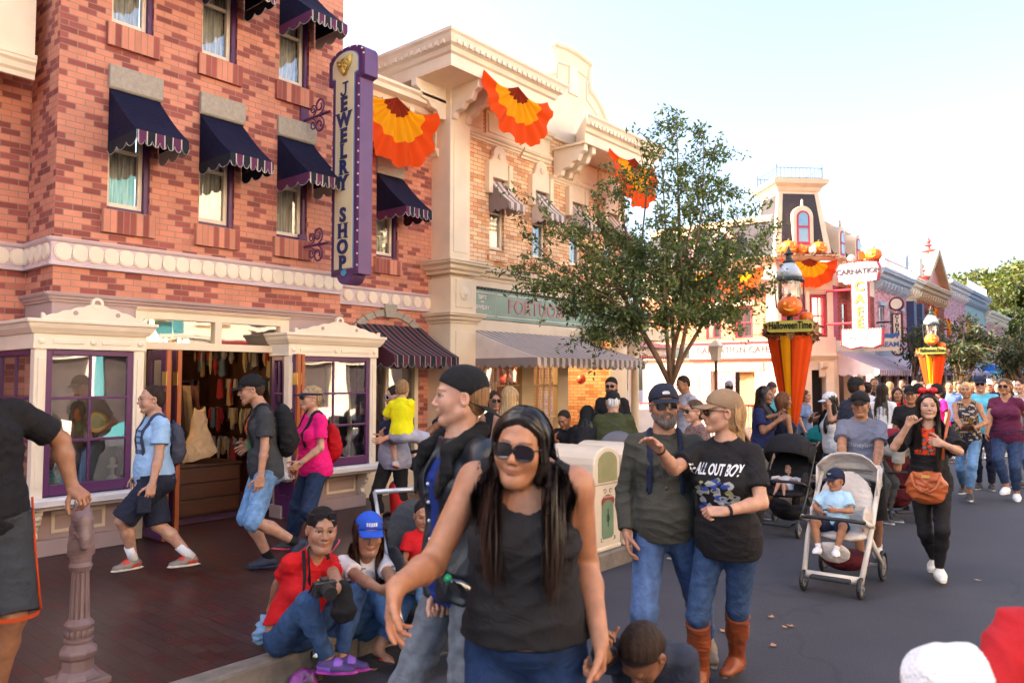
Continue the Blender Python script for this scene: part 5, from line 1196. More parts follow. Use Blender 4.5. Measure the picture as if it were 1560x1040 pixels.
mb = MB(); mb.box(BX-3, BX-2.9, P1, 13.2, .15, 2.7); mb.box(BX-3, BX-.1, P1-.1, P1, .15, 2.7); mb.box(BX-3, BX-.1, P1, 13.2, 2.6, 2.7); mb.box(BX-3, BX-.1, P1, 13.2, .14, .16); mb.build('shop_interior', mat('warm_interior', srgb(120, 66, 36), var=.4, vs=3), b2)
r_ = random.Random(4)
for i in range(16):
 y = r_.uniform(P1+.3, 13.0); x = BX-r_.uniform(.4, 2.5); z = r_.uniform(1.0, 2.3); mb = MB(); mb.sphere((x, y, z), r_.uniform(.05, .12), 10, 7)
 tag(mb.build('display_ornament', mat('orn_%d' % (i % 4), [(.8, .3, .05), (.6, .5, .35), (.5, .08, .05), (.5, .5, .5)][i % 4], rough=.4), smooth=True), ['orange', 'cream', 'red', 'silver'][i % 4]+' round ornament among the goods behind the small-paned shop windows', 'ornament', 'ornaments inside the cream building shop')
for lx, ly, lz, en in ((W-1.2, dm-.2, 2.12, 3.5), (W-2.4, dm+.2, 2.12, 4), (BX-.8, 10.2, 2.12, 16), (BX-.8, 12.2, 2.08, 16)):
 l_ = bpy.data.lights.new('shop_lamp', 'POINT'); l_.energy = en; l_.color = (1, .62, .30); l_.shadow_soft_size = .08; lo_ = bpy.data.objects.new('shop_lamp_light', l_); COL.objects.link(lo_); lo_.location = (lx, ly, lz)
wr = thing('wall_rack', 'crowded rack of small hanging goods on the side wall inside the jewelry shop', 'rack', (0, 0, 0)); r_ = random.Random(21); mb = MB()
for i in range(4): mb.box(W-3.4, W-.5, I1-.03, I1-.005, .95+i*.42, .98+i*.42)
mb.build('rails', WOOD, wr)
for j, c in enumerate(((.35, .24, .15), (.30, .03, .04), (.06, .05, .06), (.30, .28, .30), (.10, .16, .24), (.40, .32, .20))):
 mb = MB()
 for i in range(26):
  x = W-r_.uniform(.5, 3.3); z = .95+.42*r_.randrange(4); w, h = r_.uniform(.03, .08), r_.uniform(.12, .38); y = I1-r_.uniform(.06, .22)
  if r_.random() < .5: mb.prism([(-w*.5, 0), (w*.5, 0), (w, -h), (0, -h*1.08), (-w, -h)], (x, y, z), X, Z3, Y*.03)
  else: mb.lathe([(.004, 0), (w*.5, -h*.2), (w*.6, -h*.6), (w*.2, -h)], (x, y, z), 9)
 tag(mb.build('hanging_goods', fab('hung_goods_%d' % j, c), wr), kind='stuff')
ch2 = thing('chandelier', 'small brass chandelier with glowing candles inside the jewelry shop doorway', 'chandelier', (0, 0, 0)); mb = MB(); cc2 = Vector((W-1.1, dm+.02, 2.22)); mb.tube([cc2+Z3*.05, cc2+Z3*.33], .008, 6); mb.lathe([(.02, -.05), (.045, 0), (.02, .05)], cc2, 10); g2 = MB()
for i in range(7): a = 2*PI*i/7; e = cc2+Vector((.17*math.cos(a), .17*math.sin(a), .0)); mb.tube([cc2, cc2.lerp(e, .5)-Z3*.05, e], .007, 5); g2.sphere(e+Z3*.03, .020, 8, 6, (1, 1, 1.6))
mb.build('frame', GOLD, ch2, smooth=True); g2.build('candles', MATS['lamp_glow'], ch2, smooth=True)
mb = MB(); mb.sphere((BX-.8, 10.2, 2.3), .09, 12, 8); mb.sphere((BX-.8, 12.2, 2.25), .09, 12, 8); tag(mb.build('shop_lights', MATS['lamp_glow'], b2))
mb = MB(); cy0 = ax(967, 560, -7.0)
mb.lathe([(.10, .15), (.10, .3), (.075, .32), (.07, 2.3), (.09, 2.35), (.11, 2.45), (.11, 2.6)], (-7.0, cy0[1], 0), 14); F3.box(mb, 11.5, 13.0, 2.5, 2.7, -.05, 1.15); mb.box(BX+.0, BX+.05, 12.6, 13.2, .15, 2.6); mb.build('porch', CREAM, b2, smooth=True, auto=35)
CAFC = paint('cafe_cream_paint', srgb(222, 192, 164))
b3 = thing('cafe_building', 'corner cafe with slate mansard tower, cream trim and red windows', 'building', (0, 0, 0))
CY = 24.9; CS = 1.36; cxl = -14.5; F4 = Fr((0, CY, 0), (1, 0, 0)); cw = -8.03-CS; F5 = Fr((cw, CY, 0), (1, 1, 0)); F6 = Fr((-8.03, CY+CS, 0), (0, 1, 0)); CE = 31.3-CY-CS
xq = lambda px: ay(px, 450, CY)[0]; zq = lambda py, d=24.7: CH+(578-py)*d/FPX
dw = CS*math.sqrt(2)
win4 = [(xq(1075), xq(1098)), (xq(1119), xq(1146))]
ZC = zq(386)   # main cornice top
mb = MB(); F4.wall(mb, cxl, cw-.35, zq(516), zq(438), [(a, b, zq(512), zq(462)) for a, b in win4], .12); mb.build('wall', BR3, b3, fix=False)
for a, b in win4:
 window(b3, F4, a, b, zq(512), zq(462), n=-.06, fm=REDP_, mun=(2, 2), cm=CURT, fw=.07); s = MB(); F4.box(s, a-.08, b+.08, zq(460), zq(452), 0, .06); s.build('lintel', CAFC, b3)
mb = MB()
F4.box(mb, cxl, cw, zq(438), zq(394), -.2, .02); F4.mould(mb, cxl, cw, cornice_prof(zq(394), ZC, .35)); F4.box(mb, cw-.35, cw, .15, zq(438), -.2, .03)
F5.mould(mb, 0, dw, cornice_prof(zq(392), ZC+.02, .36), .41, .41); F6.mould(mb, 0, CE, cornice_prof(zq(394), ZC, .35)); F6.box(mb, 0, CE, zq(430), zq(394), -.2, .02)
F4.mould(mb, cxl, cw, cornice_prof(zq(522), zq(516), .12)); F5.box(mb, 0, dw, zq(436), zq(394), -.2, .02)
F5.box(mb, 0, dw, zq(544), zq(512), -.2, .16); F5.mould(mb, 0, dw, cornice_prof(zq(548), zq(540), .22), .41, .41); F5.box(mb, 0, .12, zq(512), zq(436), -.2, .04); F5.box(mb, dw-.12, dw, zq(512), zq(436), -.2, .04)
mb.build('cream_trim', CAFC, b3)
mb = MB(); F5.box(mb, .12, dw-.12, zq(512), zq(436), -.2, 0); F6.box(mb, 0, .5, zq(516), zq(430), -.2, .01); mb.build('magenta_boards', MAGP, b3)
window(b3, F5, dw*.58, dw*.86, zq(510), zq(448), n=.04, fm=REDP_, mun=(2, 2), gm=GLD, fw=.06); mb = MB(); F5.box(mb, dw*.18, dw*.46, zq(510), zq(448), 0, .05)
sht = mb.build('shutter', REDP_, b3); mb = MB(); [F5.box(mb, dw*.2, dw*.44, zq(508)+i*.065, zq(508)+i*.065+.035, .05, .07) for i in range(19)]; mb.build('louvres', MAGP, sht)
mb = MB(); F5.box(mb, dw*.5, dw*.56, zq(512), zq(440), 0, .1); F5.box(mb, dw*.88, dw*.94, zq(512), zq(440), 0, .1); F5.mould(mb, dw*.12, dw*.94, cornice_prof(zq(445), zq(436), .12)); mb.build('bay_posts', CAFC, b3)
mb = MB(); F6.wall(mb, .5, CE, zq(516), zq(430), [(1.0+i*1.25, 1.6+i*1.25, zq(508), zq(452)) for i in range(3)], .12); mb.build('street_wall', BR4, b3, fix=False)
for i in range(3): window(b3, F6, 1.0+i*1.25, 1.6+i*1.25, zq(508), zq(452), n=-.06, fm=REDP_, mun=(1, 2), gm=GLD, fw=.07)
mb = MB(); dx0, dx1 = xq(1084), xq(1148)
F4.wall(mb, cxl, cw, .15, zq(545), [(dx0, dx1, .15, zq(566))], .3)
for a, b in ((cxl+.3, dx0-.5), (dx1+.15, cw-.1)): F4.box(mb, a, b, .4, 2.0, 0, .03)
F4.mould(mb, cxl, cw, cornice_prof(zq(548), zq(543), .15)); F4.box(mb, dx0-.4, dx0-.05, .15, zq(560), 0, .05); F4.box(mb, dx0-.3, dx1+.3, zq(564), zq(552), 0, .04)
F5.wall(mb, 0, dw, .15, zq(545), [(.25, .75, .15, 2.1), (1.15, 1.65, .15, 2.1)], .3); F5.box(mb, .85, 1.05, .15, zq(545), 0, .08)
F6.wall(mb, 0, CE, .15, zq(516), [(.5+i*1.6, 1.7+i*1.6, .5, 2.0) for i in range(3)], .2)
for i in range(2): F5.mould(mb, .1+i*1.3, .3+i*1.3, [(0, 2.35), (.3, 2.35), (.25, 2.2), (.1, 2.1), (.05, 1.9), (0, 1.85)])
mb.build('ground_floor', CAFC, b3, fix=False)
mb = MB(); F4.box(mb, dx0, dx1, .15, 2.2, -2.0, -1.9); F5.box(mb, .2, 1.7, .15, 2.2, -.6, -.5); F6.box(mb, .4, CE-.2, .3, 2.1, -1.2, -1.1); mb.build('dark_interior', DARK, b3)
mb = MB(); u0 = xq(1131); pf = [(u0-.02, .15), (u0+.33, .15), (u0+.33, 1.7)]+[(u0+.155+.175*math.cos(t), 1.7+.25*math.sin(t)) for t in np.linspace(0, PI, 10)]+[(u0-.02, 1.7)]
mb.prism(pf, F4.p(0, 0, -.25), F4.U, Z3, F4.N*.03); dr = mb.build('arched_door', paint('ochre_paint', srgb(200, 150, 90)), b3)
mb = MB(); F4.box(mb, xq(1120), dx1, .15, 2.2, -.32, -.28); mb.build('door_panel', paint('ochre_paint', srgb(200, 150, 90)), b3)
sg = thing('cafe_sign_board', 'long white sign board reading Carnation Cafe over the cafe entrance', 'sign', (0, 0, 0)); mb = MB(); sx0, sx1 = xq(1051), xq(1184)
F4.box(mb, sx0, sx1, zq(546), zq(521), .02, .08); mb.build('board', WHT, sg); mb = MB(); F4.box(mb, sx0, sx1, zq(521), zq(519), .0, .12); F4.box(mb, sx0, sx1, zq(547), zq(546), .0, .12); mb.build('red_border', REDP_, sg)
t = text_mb('CARNATION CAFE', .30, F4.p((sx0+sx1)/2, zq(531), .085), F4.U, Z3, F4.N, thick=.01, bold=.004, spacing=1.05); t.build('lettering', paint('salmon_lettering', srgb(136, 50, 30)), sg)
t = text_mb('· BREAKFAST · LUNCH · DINNER ·', .10, F4.p((sx0+sx1)/2+.1, zq(541), .085), F4.U, Z3, F4.N, thick=.01); t = None; mb = MB(); F4.box(mb, (sx0+sx1)/2-.6, (sx0+sx1)/2+.8, zq(543), zq(539), .08, .09); mb.build('small_panel', paint('salmon_panel', srgb(222, 160, 130)), sg)
mb = MB(); zr = zq(335)
def slope(F, u0, u1, z0, z1, back, e0=0, e1=0):
 mb.quad(F.p(u0, z0, -.05), F.p(u1, z0, -.05), F.p(u1-e1, z1, -back), F.p(u0+e0, z1, -back))
slope(F4, cxl, cw, ZC, zr+.3, .7); slope(F6, 0, CE, ZC, zr+.2, .7)
mb.quad((cxl, CY+.7, zr+.3), (cw, CY+.7, zr+.3), (-8.8, CY+8, zr+.25), (cxl, CY+8, zr+.3))
mb.build('mansard_roof', SLATE, b3, fix=False)
mb = MB(); F4.mould(mb, cxl, cw, [(-.75, zr+.25), (-.6, zr+.25), (-.5, zr+.45), (-.75, zr+.45)]); F6.mould(mb, 0, CE, [(-.75, zr+.15), (-.6, zr+.15), (-.5, zr+.35), (-.75, zr+.35)]); mb.build('roof_curb', CAFC, b3)
TC = F5.p(dw/2, 0, -1.02); ztw0, ztw1 = ZC, zq(279); r0, r1 = 1.0, .70; u_, n_ = F5.U, F5.N
def sq(r, z): return [TC+u_*a*r+n_*b*r+Z3*z for a, b in ((-1, 1), (1, 1), (1, -1), (-1, -1))]
mb = MB(); mb.add(sq(r0, ztw0)+sq(r1, ztw1), [(0, 1, 5, 4), (1, 2, 6, 5), (2, 3, 7, 6), (3, 0, 4, 7), (4, 5, 6, 7)]); tw = mb.build('tower', CAFC, b3, fix=True)
mb = MB(); k = lambda z: r0+(r1-r0)*(z-ztw0)/(ztw1-ztw0)
za, zb_ = ztw0+.25, ztw1-.1
for a in range(4):
 d = [n_, u_, -n_, -u_][a]; t_ = [u_, -n_, -u_, n_][a]; f = .78
 mb.add([TC+d*(k(z)+.015)+t_*s*k(z)*f+Z3*z for z, s in ((za, -1), (za, 1), (zb_, 1), (zb_, -1))], [(0, 1, 2, 3)])
mb.build('slate_panel', SLATE, tw, fix=False)
mb = MB()
for z0, z1, ra, rb in ((ztw1, ztw1+.12, r1+.04, r1+.10), (ztw1+.12, ztw1+.22, r1+.10, r1+.22), (ztw1+.22, ztw1+.38, r1+.24, r1+.28)):
 mb.add(sq(ra, z0)+sq(rb, z1), [(0, 1, 5, 4), (1, 2, 6, 5), (2, 3, 7, 6), (3, 0, 4, 7), (4, 5, 6, 7), (3, 2, 1, 0)])
mb.build('tower_cornice', CAFC, tw)
mb = MB(); zt_ = ztw1+.38; rr = r1+.1; cs = [(-1, 1), (1, 1), (1, -1), (-1, -1), (-1, 1)]
for i in range(4):
 a, b = cs[i], cs[i+1]; pa = TC+u_*a[0]*rr+n_*a[1]*rr; pb = TC+u_*b[0]*rr+n_*b[1]*rr
 mb.tube([pa+Z3*(zt_+.40), pb+Z3*(zt_+.40)], .012, 5); mb.tube([pa+Z3*(zt_+.06), pb+Z3*(zt_+.06)], .010, 5); mb.tube([pa+Z3*zt_, pa+Z3*(zt_+.52)], .022, 6)
 for j in range(1, 12): p = pa.lerp(pb, j/12); mb.tube([p+Z3*zt_, p+Z3*(zt_+.40)], .010, 4)
mb.build('roof_railing', mat('grey_blue_iron', srgb(70, 84, 100)), tw)
def dormer(F, uc, z0, z1, w, n0, name='dormer', par=b3, fm=MAGP):
 mb = MB(); h = z1-z0; pts = [(-w*.5, 0), (w*.5, 0), (w*.5, h*.62)]+[(w*.5*math.cos(t), h*.62+w*.5*math.sin(t)) for t in np.linspace(0, PI, 12)][1:-1]+[(-w*.5, h*.62)]
 mb.prism(pts, F.p(uc, z0, n0-.5), F.U, Z3, F.N*.5); mb.lathe([(.02, 0), (.06, .05), (.03, .10), (.05, .16), (.0, .26)], F.p(uc, z0+h*.62+w*.5, n0-.06), 10)
 d = mb.build(name, CAFC, par, bevel=.01); w2 = w*.62
 def arc(w_, n_, m, nm, z_=.08*h, p=None):
  mb = MB(); P_ = [(-w_*.5, z_), (w_*.5, z_), (w_*.5, h*.60)]+[(w_*.5*math.cos(t), h*.60+w_*.5*math.sin(t)) for t in np.linspace(0, PI, 12)][1:-1]+[(-w_*.5, h*.60)]; mb.prism(P_, F.p(uc, z0, n0), F.U, Z3, F.N*n_); return mb.build(nm, m, p or d)
 a_ = arc(w2, .02, fm, 'window'); arc(w2*.72, .025, mat('sky_glass', srgb(120, 160, 185), rough=.08, var=.05), 'pane', .14*h, a_); mb = MB(); F.box(mb, uc-w2*.4, uc+w2*.4, z0+h*.40, z0+h*.44, n0+.025, n0+.04); mb.build('glazing_bar', fm, a_)
 return d
dormer(F5, dw/2, ZC+.25, ZC+2.05, .72, -.02, par=b3)
dormer(F4, xq(1101), ZC+.15, ZC+1.25, .75, .0); dormer(F4, xq(1045), ZC+.15, ZC+1.25, .75, .0)
for i in range(2): dormer(F6, 1.2+i*1.9, ZC+.1, ZC+1.35, .7, .0)
GS2 = stripe_mat('pink_grey_stripe', srgb(224, 200, 200), srgb(150, 120, 130), w=.11)
awning(b3, F6, .4, CE, 2.75, 2.1, 1.3, GS2, GS2, vh=.2, k=16, ks=4, name='shop_awning')
def row_building(name, label, y0, y1, h, wallm, trim, nwin=3, awn=None, rows=1, winm=None, gf=None, cor=.45, x=-8.03, parapet=0, zw=(3.3, 4.7)):
 b = thing(name, label, 'building', (0, 0, 0)); G = Fr((x, y0, 0), (0, 1, 0)); L_ = y1-y0
 ww = L_/(nwin*2+1); ops = [(ww*(2*i+1), ww*(2*i+2), zw[0]+j*2.3, zw[1]+j*2.3) for i in range(nwin) for j in range(rows)]
 mb = MB(); G.wall(mb, 0, L_, 2.8, h, ops, .15); mb.quad((x, y0, 0), (x, y0, h), (x-7, y0, h), (x-7, y0, 0)); mb.quad((x, y1, 0), (x, y1, h), (x-7, y1, h), (x-7, y1, 0)); mb.quad((x, y0, h), (x, y1, h), (x-7, y1, h), (x-7, y0, h)); mb.build('wall', wallm, b, fix=False)
 for o in ops: window(b, G, *o, n=-.08, fm=winm or trim, gm=GLD, mun=(1, 2), fw=.08)
 mb = MB(); G.mould(mb, 0, L_, cornice_prof(h-cor, h+.05, .45), .0, 0); G.mould(mb, 0, L_, cornice_prof(2.7, 2.95, .2)); Fr((x-7, y0, 0), (1, 0, 0)).mould(mb, 0, 7, cornice_prof(h-cor, h+.05, .3), 0, 1)
 for i in range(int(L_/.5)): G.mould(mb, .1+i*.5, .25+i*.5, [(0, h-cor), (.3, h-cor), (.25, h-cor-.2), (.1, h-cor-.3), (0, h-cor-.35)])
 for o in ops: G.box(mb, o[0]-.1, o[1]+.1, o[3], o[3]+.14, 0, .08); G.box(mb, o[0]-.1, o[1]+.1, o[2]-.1, o[2], 0, .1)
 mb.build('cornice', trim, b)
 mb = MB(); n_ = max(2, int(L_/1.6)); G.wall(mb, 0, L_, .15, 2.8, [(L_*(i+.12)/n_, L_*(i+.88)/n_, .5, 2.3) for i in range(n_)], .15); mb.build('shopfront', gf or trim, b, fix=False)
 mb = MB()
 for i in range(n_): mb.quad(G.p(L_*(i+.12)/n_, .5, -.1), G.p(L_*(i+.88)/n_, .5, -.1), G.p(L_*(i+.88)/n_, 2.3, -.1), G.p(L_*(i+.12)/n_, 2.3, -.1))
 mb.build('shop_glass', mat('dim_glass', (.05, .04, .04), rough=.08, var=.3), b, fix=False)
 if awn: awning(b, G, .2, L_-.2, 2.75, 2.15, 1.3, awn, awn, vh=.2, k=int(L_/.3), ks=4, name='shop_awning')
 return b, G, L_
b4, G4, L4 = row_building('pink_building', 'pink brick building with pale blue bracketed cornice beyond the cafe', 31.3, 36.4, 6.05, BR5, BLUEG, 3, awn=GS2, gf=PINKP)
mb = MB()
for i in range(26): mb.box(-8.03+.42, -8.03+.44, 31.4+i*.19, 31.44+i*.19, 6.1, 6.4)
mb.box(-8.03+.41, -8.03+.45, 31.3, 36.4, 6.38, 6.42); mb.lathe([(.0, 0), (.3, .0), (.32, .05), (.0, .06)], (-7.6, 34.6, 6.65), 20, axis='x'); mb.build('roof_cresting', BLUEG, b4)
b5, G5, L5 = row_building('tan_pier_building', 'narrow tan building with navy pilasters beyond the pink building', 36.4, 38.4, 6.2, TANP, CREAM2, 1, gf=NAVYP)
mb = MB(); G5.box(mb, 0, .5, .15, 5.2, 0, .3); G5.box(mb, L5-.4, L5, .15, 5.2, 0, .3); mb.build('pilaster', NAVYP, b5); mb = MB(); mb.box(-8.0, -7.5, 36.5, 37.2, 6.3, 7.1); mb.build('parapet_block', CREAM2, b5)
b6, G6, L6 = row_building('red_gable_building', 'red brick building with steep gabled roof and red finials', 38.4, 44.4, 6.2, BR4, TANP, 2, awn=GS2)
m_ = L6*.52; mb = MB(); mb.prism([(m_-2.6, 6.1), (m_+2.6, 6.1), (m_, 7.9)], (-8.0, 38.4, 0), Y, Z3, -X*5); mb.build('gable_roof', paint('salmon_roof', srgb(216, 140, 130)), b6)
mb = MB()
for sg_ in (-1, 1): mb.obox(G6.p(m_+sg_*1.35, 7.08, .22), Vector((0, 1.38*sg_, -.96)), Vector((0, .07, .10*sg_)), X*.2)
mb.build('barge_board', TANP, b6)
for (dy, x_, z_, s_) in ((m_, -8.1, 7.8, .75), (.5, -7.9, 6.2, .8), (L6-.6, -7.9, 6.2, .7)):
 mb = MB(); mb.lathe([(.30*s_, 0), (.30*s_, .3*s_), (.45*s_, .35*s_), (.45*s_, .42*s_), (.15*s_, .5*s_), (.10*s_, .65*s_), (.25*s_, .75*s_), (.08*s_, .85*s_), (.16*s_, 1.0*s_), (0, 1.35*s_)], (x_, 38.4+dy, z_), 12); mb.build('finial', paint('coral_paint', srgb(214, 96, 96)), b6, smooth=True, auto=40)
row_building('pale_building', 'pale stuccoed building with white parapet beyond the red gable', 44.4, 50.5, 6.9, BR5, WHT, 3, awn=GS2)
b8, G8, L8 = row_building('green_grey_building', 'grey-green building with roof railing at the end of the row', 50.5, 57.5, 6.9, paint('sage_paint', srgb(140, 158, 156)), BLUEG, 3)
mb = MB()
for i in range(30): mb.tube([(-7.9, 50.6+i*.23, 6.95), (-7.9, 50.6+i*.23, 7.6)], .015, 4)
mb.tube([(-7.9, 50.6, 7.6), (-7.9, 57.4, 7.6)], .02, 5); mb.build('roof_railing', BLUEG, b8)
row_building('far_pink_building', 'rose coloured building half hidden by the far street trees', 57.5, 66, 6.2, BR5, CREAM2, 4)
ko = thing('garden_kiosk', 'small white kiosk with red trim and fretwork behind the street tree', 'kiosk', (0, 0, 0)); kx, ky = -11.0, 17.6
mb = MB()
for dx in (-1, 1):
 for dy in (-1, 1): mb.box(kx+dx-.06, kx+dx+.06, ky+dy-.06, ky+dy+.06, .15, 2.5)
mb.box(kx-1.1, kx+1.1, ky-1.1, ky+1.1, 2.45, 2.6); mb.box(kx-1, kx+1, ky-.98, ky+1, .15, 1.0); mb.build('frame', WHT, ko)
mb = MB(); mb.add([(kx-1.3, ky-1.3, 2.6), (kx+1.3, ky-1.3, 2.6), (kx+1.3, ky+1.3, 2.6), (kx-1.3, ky+1.3, 2.6), (kx, ky, 3.0)], [(0, 1, 4), (1, 2, 4), (2, 3, 4), (3, 0, 4), (3, 2, 1, 0)]); mb.build('roof', paint('maroon_roof', srgb(110, 52, 52)), ko)
mb = MB()
for i in range(18): mb.lathe([(.04, 0), (.05, .01), (.03, .02)], (kx-1.0+i*.12, ky-1.05, 2.36), 8, axis='y'); mb.lathe([(.04, 0), (.05, .01), (.03, .02)], (kx+1.05, ky-1.0+i*.12, 2.36), 8, axis='x')
mb.build('fretwork', REDP_, ko)
pb = thing('picket_fence', 'low white fence with red rail along the cafe patio', 'fence', (0, 0, 0)); mb = MB()
for i in range(40): mb.box(-12+i*.1, -11.96+i*.1, 20.0, 20.03, .15, 1.05)
mb.build('pickets', WHT, pb); mb = MB(); mb.box(-12, -8.1, 19.98, 20.05, 1.05, 1.1); mb.build('rail', REDP_, pb)
def east(name, label, y0, y1, h, wm, tm, sign=None):
 b = thing(name, label, 'building', (0, 0, 0)); G = Fr((8.6, y1, 0), (0, -1, 0)); L_ = y1-y0; n_ = int(L_/1.8); mb = MB(); ops = [(L_*(i+.25)/n_, L_*(i+.7)/n_, 3.8, 5.5) for i in range(n_)]
 G.wall(mb, 0, L_, 0, h, ops+[(L_*(i+.1)/n_, L_*(i+.9)/n_, .6, 2.4) for i in range(n_)], .2); mb.quad((8.6, y0, h), (8.6, y1, h), (15, y1, h), (15, y0, h)); mb.quad((8.6, y0, 0), (8.6, y0, h), (15, y0, h), (15, y0, 0)); mb.build('wall', wm, b, fix=False)
 mb = MB(); G.mould(mb, 0, L_, cornice_prof(h-.6, h+.05, .5)); G.mould(mb, 0, L_, cornice_prof(2.7, 3.3, .35))
 for o in ops: G.box(mb, o[0]-.12, o[1]+.12, o[3], o[3]+.25, 0, .12); G.box(mb, o[0]-.12, o[1]+.12, o[2]-.15, o[2], 0, .15)
 mb.build('cornice', tm, b); mb = MB(); G.box(mb, 0, L_, .3, 5.8, -.25, -.21); mb.build('glazing', mat('dim_glass', (.05, .04, .04)), b)
 if sign: mb = MB(); G.box(mb, 1, L_-1, 2.75, 3.2, .36, .42); mb.build('sign_band', sign, b)
 return b
east('storefront_across', 'cream storefront across the street mirrored in the shop windows', -6, 9.4, 10, CREAM2, CREAM, paint('dark_red_paint', srgb(130, 30, 30))); east('teal_storefront_across', 'teal clapboard storefront across the street mirrored in the shop windows', 9.4, 12.3, 9.5, TEAL, CREAM2, REDP_); east('tan_storefront_across', 'tan storefront across the street mirrored in the far shop windows', 12.3, 30, 10, CREAM, CREAM2, MATS['dark_red_paint'])
# ================================================================ THE CAST
def denim(base, fade=1.0):
 b = np.array(base)
 def mk(P):
  def col(V):
   C = np.tile(b, (len(V), 1))
   for i in (0, 1):
    for a_, c_, t in ((P.hip[i], P.kn[i], .55), (P.kn[i], P.an[i], .1)):
     m_ = a_+(c_-a_)*t+P.Rp[:, 1]*.07*P.k; d = np.linalg.norm((V-m_)*A(1, 1, .5), axis=1)
     w = np.clip(1-d/(.16*P.k), 0, 1)[:, None]*.55*fade; C = C*(1-w)+(b*2.1+.02)*w
   n = np.sin(V@A(60, 40, 25))*np.sin(V@A(-30, 50, 38)+1); return np.clip(C*(1+.14*n[:, None]), 0, 1)
  return col
 return mk
DEN = attrmat('denim', rough=.85, bump=.5, bs=500, var=.18, vs=30, spec=.2, crease=1)
CLO = attrmat('printed_cloth', rough=.85, bump=.35, bs=420, var=.08, spec=.2, crease=1)
def jeans(P, base, fade=1.0, **k): return P.pants(DEN, col=denim(base, fade)(P), name='jeans', **k)
JB = (.035, .072, .16); JD = (.018, .035, .085); JL = (.12, .22, .38); JG = (.11, .12, .14)
def blob_pattern(cols, base, sc=40, th=.25, seed=1):
 r = np.random.RandomState(seed); K = [r.randn(3)*sc for _ in range(8)]
 def col(V):
  C = np.tile(np.array(base, float), (len(V), 1))
  for j, c in enumerate(cols):
   n = np.sin(V@K[2*j % 8]+j)*np.sin(V@K[(2*j+1) % 8])+.5*np.sin(V@(K[(2*j+3) % 8])); C[n > th] = c
  return C
 return col
P = Person('man in black t-shirt and charcoal shorts with orange piping leaning on the horse head post', -22, 560, 3.7, .15, turn=15, h=1.80, g=1.15, lod=0, skin='tan',
 pose=dict(side=6, lh=('w', 110, 742, 4.02), lpole=(-1, -.3, -.6), lc=.75, lt=.6, lhd=(-.35, .75, -.5), lhn=(0, -.45, -1), head=(10, 0, 0)))
P.body(legs=True); P.top(BLACK, e=.016, sleeve=.75, loose=.02); P.pants(DGREY, e=.03, e1=.05, t1=.98, name='shorts'); P.shoes(); P.hair('short', (.03, .02, .015))
mb = MB(); a, b = P.hip[1], P.kn[1]; o_ = P.Rp@A(-1, .1, 0)
mb.tube([Vector(a+o_*.125+A(0, 0, .12)), Vector(a+(b-a)*.4+o_*.128), Vector(a+(b-a)*.97+o_*.125)], .006, 8); mb.lathe([(.118, -.005), (.12, .016)], tuple(a+(b-a)*.98), cap=False); mb.build('orange_piping', fab('orange_trim', (.55, .07, .015)), P.root, smooth=True)
ST_MAN = P
P = Person('man with glasses in pale blue t-shirt and navy shorts walking past the shop door', 237, 592, 6.35, .15, turn=-72, g=1.05, belly=.35, lod=0, skin='fair',
 pose=dict(lean=1, pel=(0, 0, .93), lh=('w', 232, 738, 6.15), rh=('w', 207, 736, 6.6), lpole=(-.2, -1, 0), la=('w', 203, 851, 6.3), ra=('w', 289, 846, 6.45), rfp=0, lfy=5, head=(-8, 2, 0), stubble=.25, lip=(.42, .2, .16)))
P.body(); P.top(LBLUE, e=.02, sleeve=.62, loose=.022, hem=-.07); P.pants(fab('dark_navy_twill', srgb(38, 42, 58)), e=.028, e1=.05, t1=1.0, name='shorts'); P.socks(WHITE); P.shoes(srgb(130, 120, 112), (.7, .68, .62), accent=(.5, .05, .03))
P.hair('cropped', (.035, .02, .014)); P.glasses(mat('clear_lens', (.5, .45, .4), rough=.05, var=0), sun=False)
mb = MB()
for i, w in enumerate((.10, .14, .12)): mb.box(-w/2, w/2, 0, .001, .30-i*.055, .318-i*.055)
for i in range(3): mb.box(-.085+i*.06, -.035+i*.06, 0, .001, .10, .14)
P.print_on(P, mb, 'shirt_print', fab('slate_print', srgb(85, 105, 135))) if 0 else P.print_on(mb, 'shirt_print', fab('slate_print', srgb(85, 105, 135)))
mb = MB(); mb.obox(tuple(P.hip[1]+(P.kn[1]-P.hip[1])*.55+P.Rp@A(-.145, 0, 0)), tuple(P.Rp@A(.012, 0, 0)), tuple(P.Rp@A(0, .055, 0)), (0, 0, .07)); mb.build('cargo_pocket', MATS['dark_navy_twill'], P.root, bevel=.01)
P.backpack('grey backpack on the man in the pale blue t-shirt', fab('grey_nylon', srgb(72, 74, 88)), w=.14, dpt=.075, top=.36, bot=-.02, m2=fab('slate_nylon', srgb(60, 66, 84)))
P = Person('man in black cap, dark printed t-shirt and faded denim shorts stepping towards the shop door', 398, 572, 6.55, .15, turn=-80, lod=0, skin='light', g=.98,
 pose=dict(lean=6, pel=(0, -.04, .915), lh=('w', 396, 738, 6.35), rh=('w', 381, 678, 6.75), rpole=(.5, -.6, -1), ra=('w', 409, 848, 6.65), la=('w', 451, 826, 6.5), lfp=48, lfy=-5, head=(-5, 10, 0), hoff=(0, .035, 0), lip=(.4, .2, .16), armg=.9))
P.body(); P.top(DGREY, e=.018, sleeve=.68, loose=.02, hem=-.09); jeans(P, JL, .8, e=.016, e1=.032, t1=1.10).name = 'denim_shorts'; P.shoes((.012, .016, .04), (.02, .03, .07))
P.socks(BLACK, .06); P.hair('cropped', (.05, .03, .02)); P.cap(fab('black_twill', (.012, .012, .014))); P.glasses(MATS['clear_lens'], sun=False)
mb = MB(); r_ = random.Random(4)
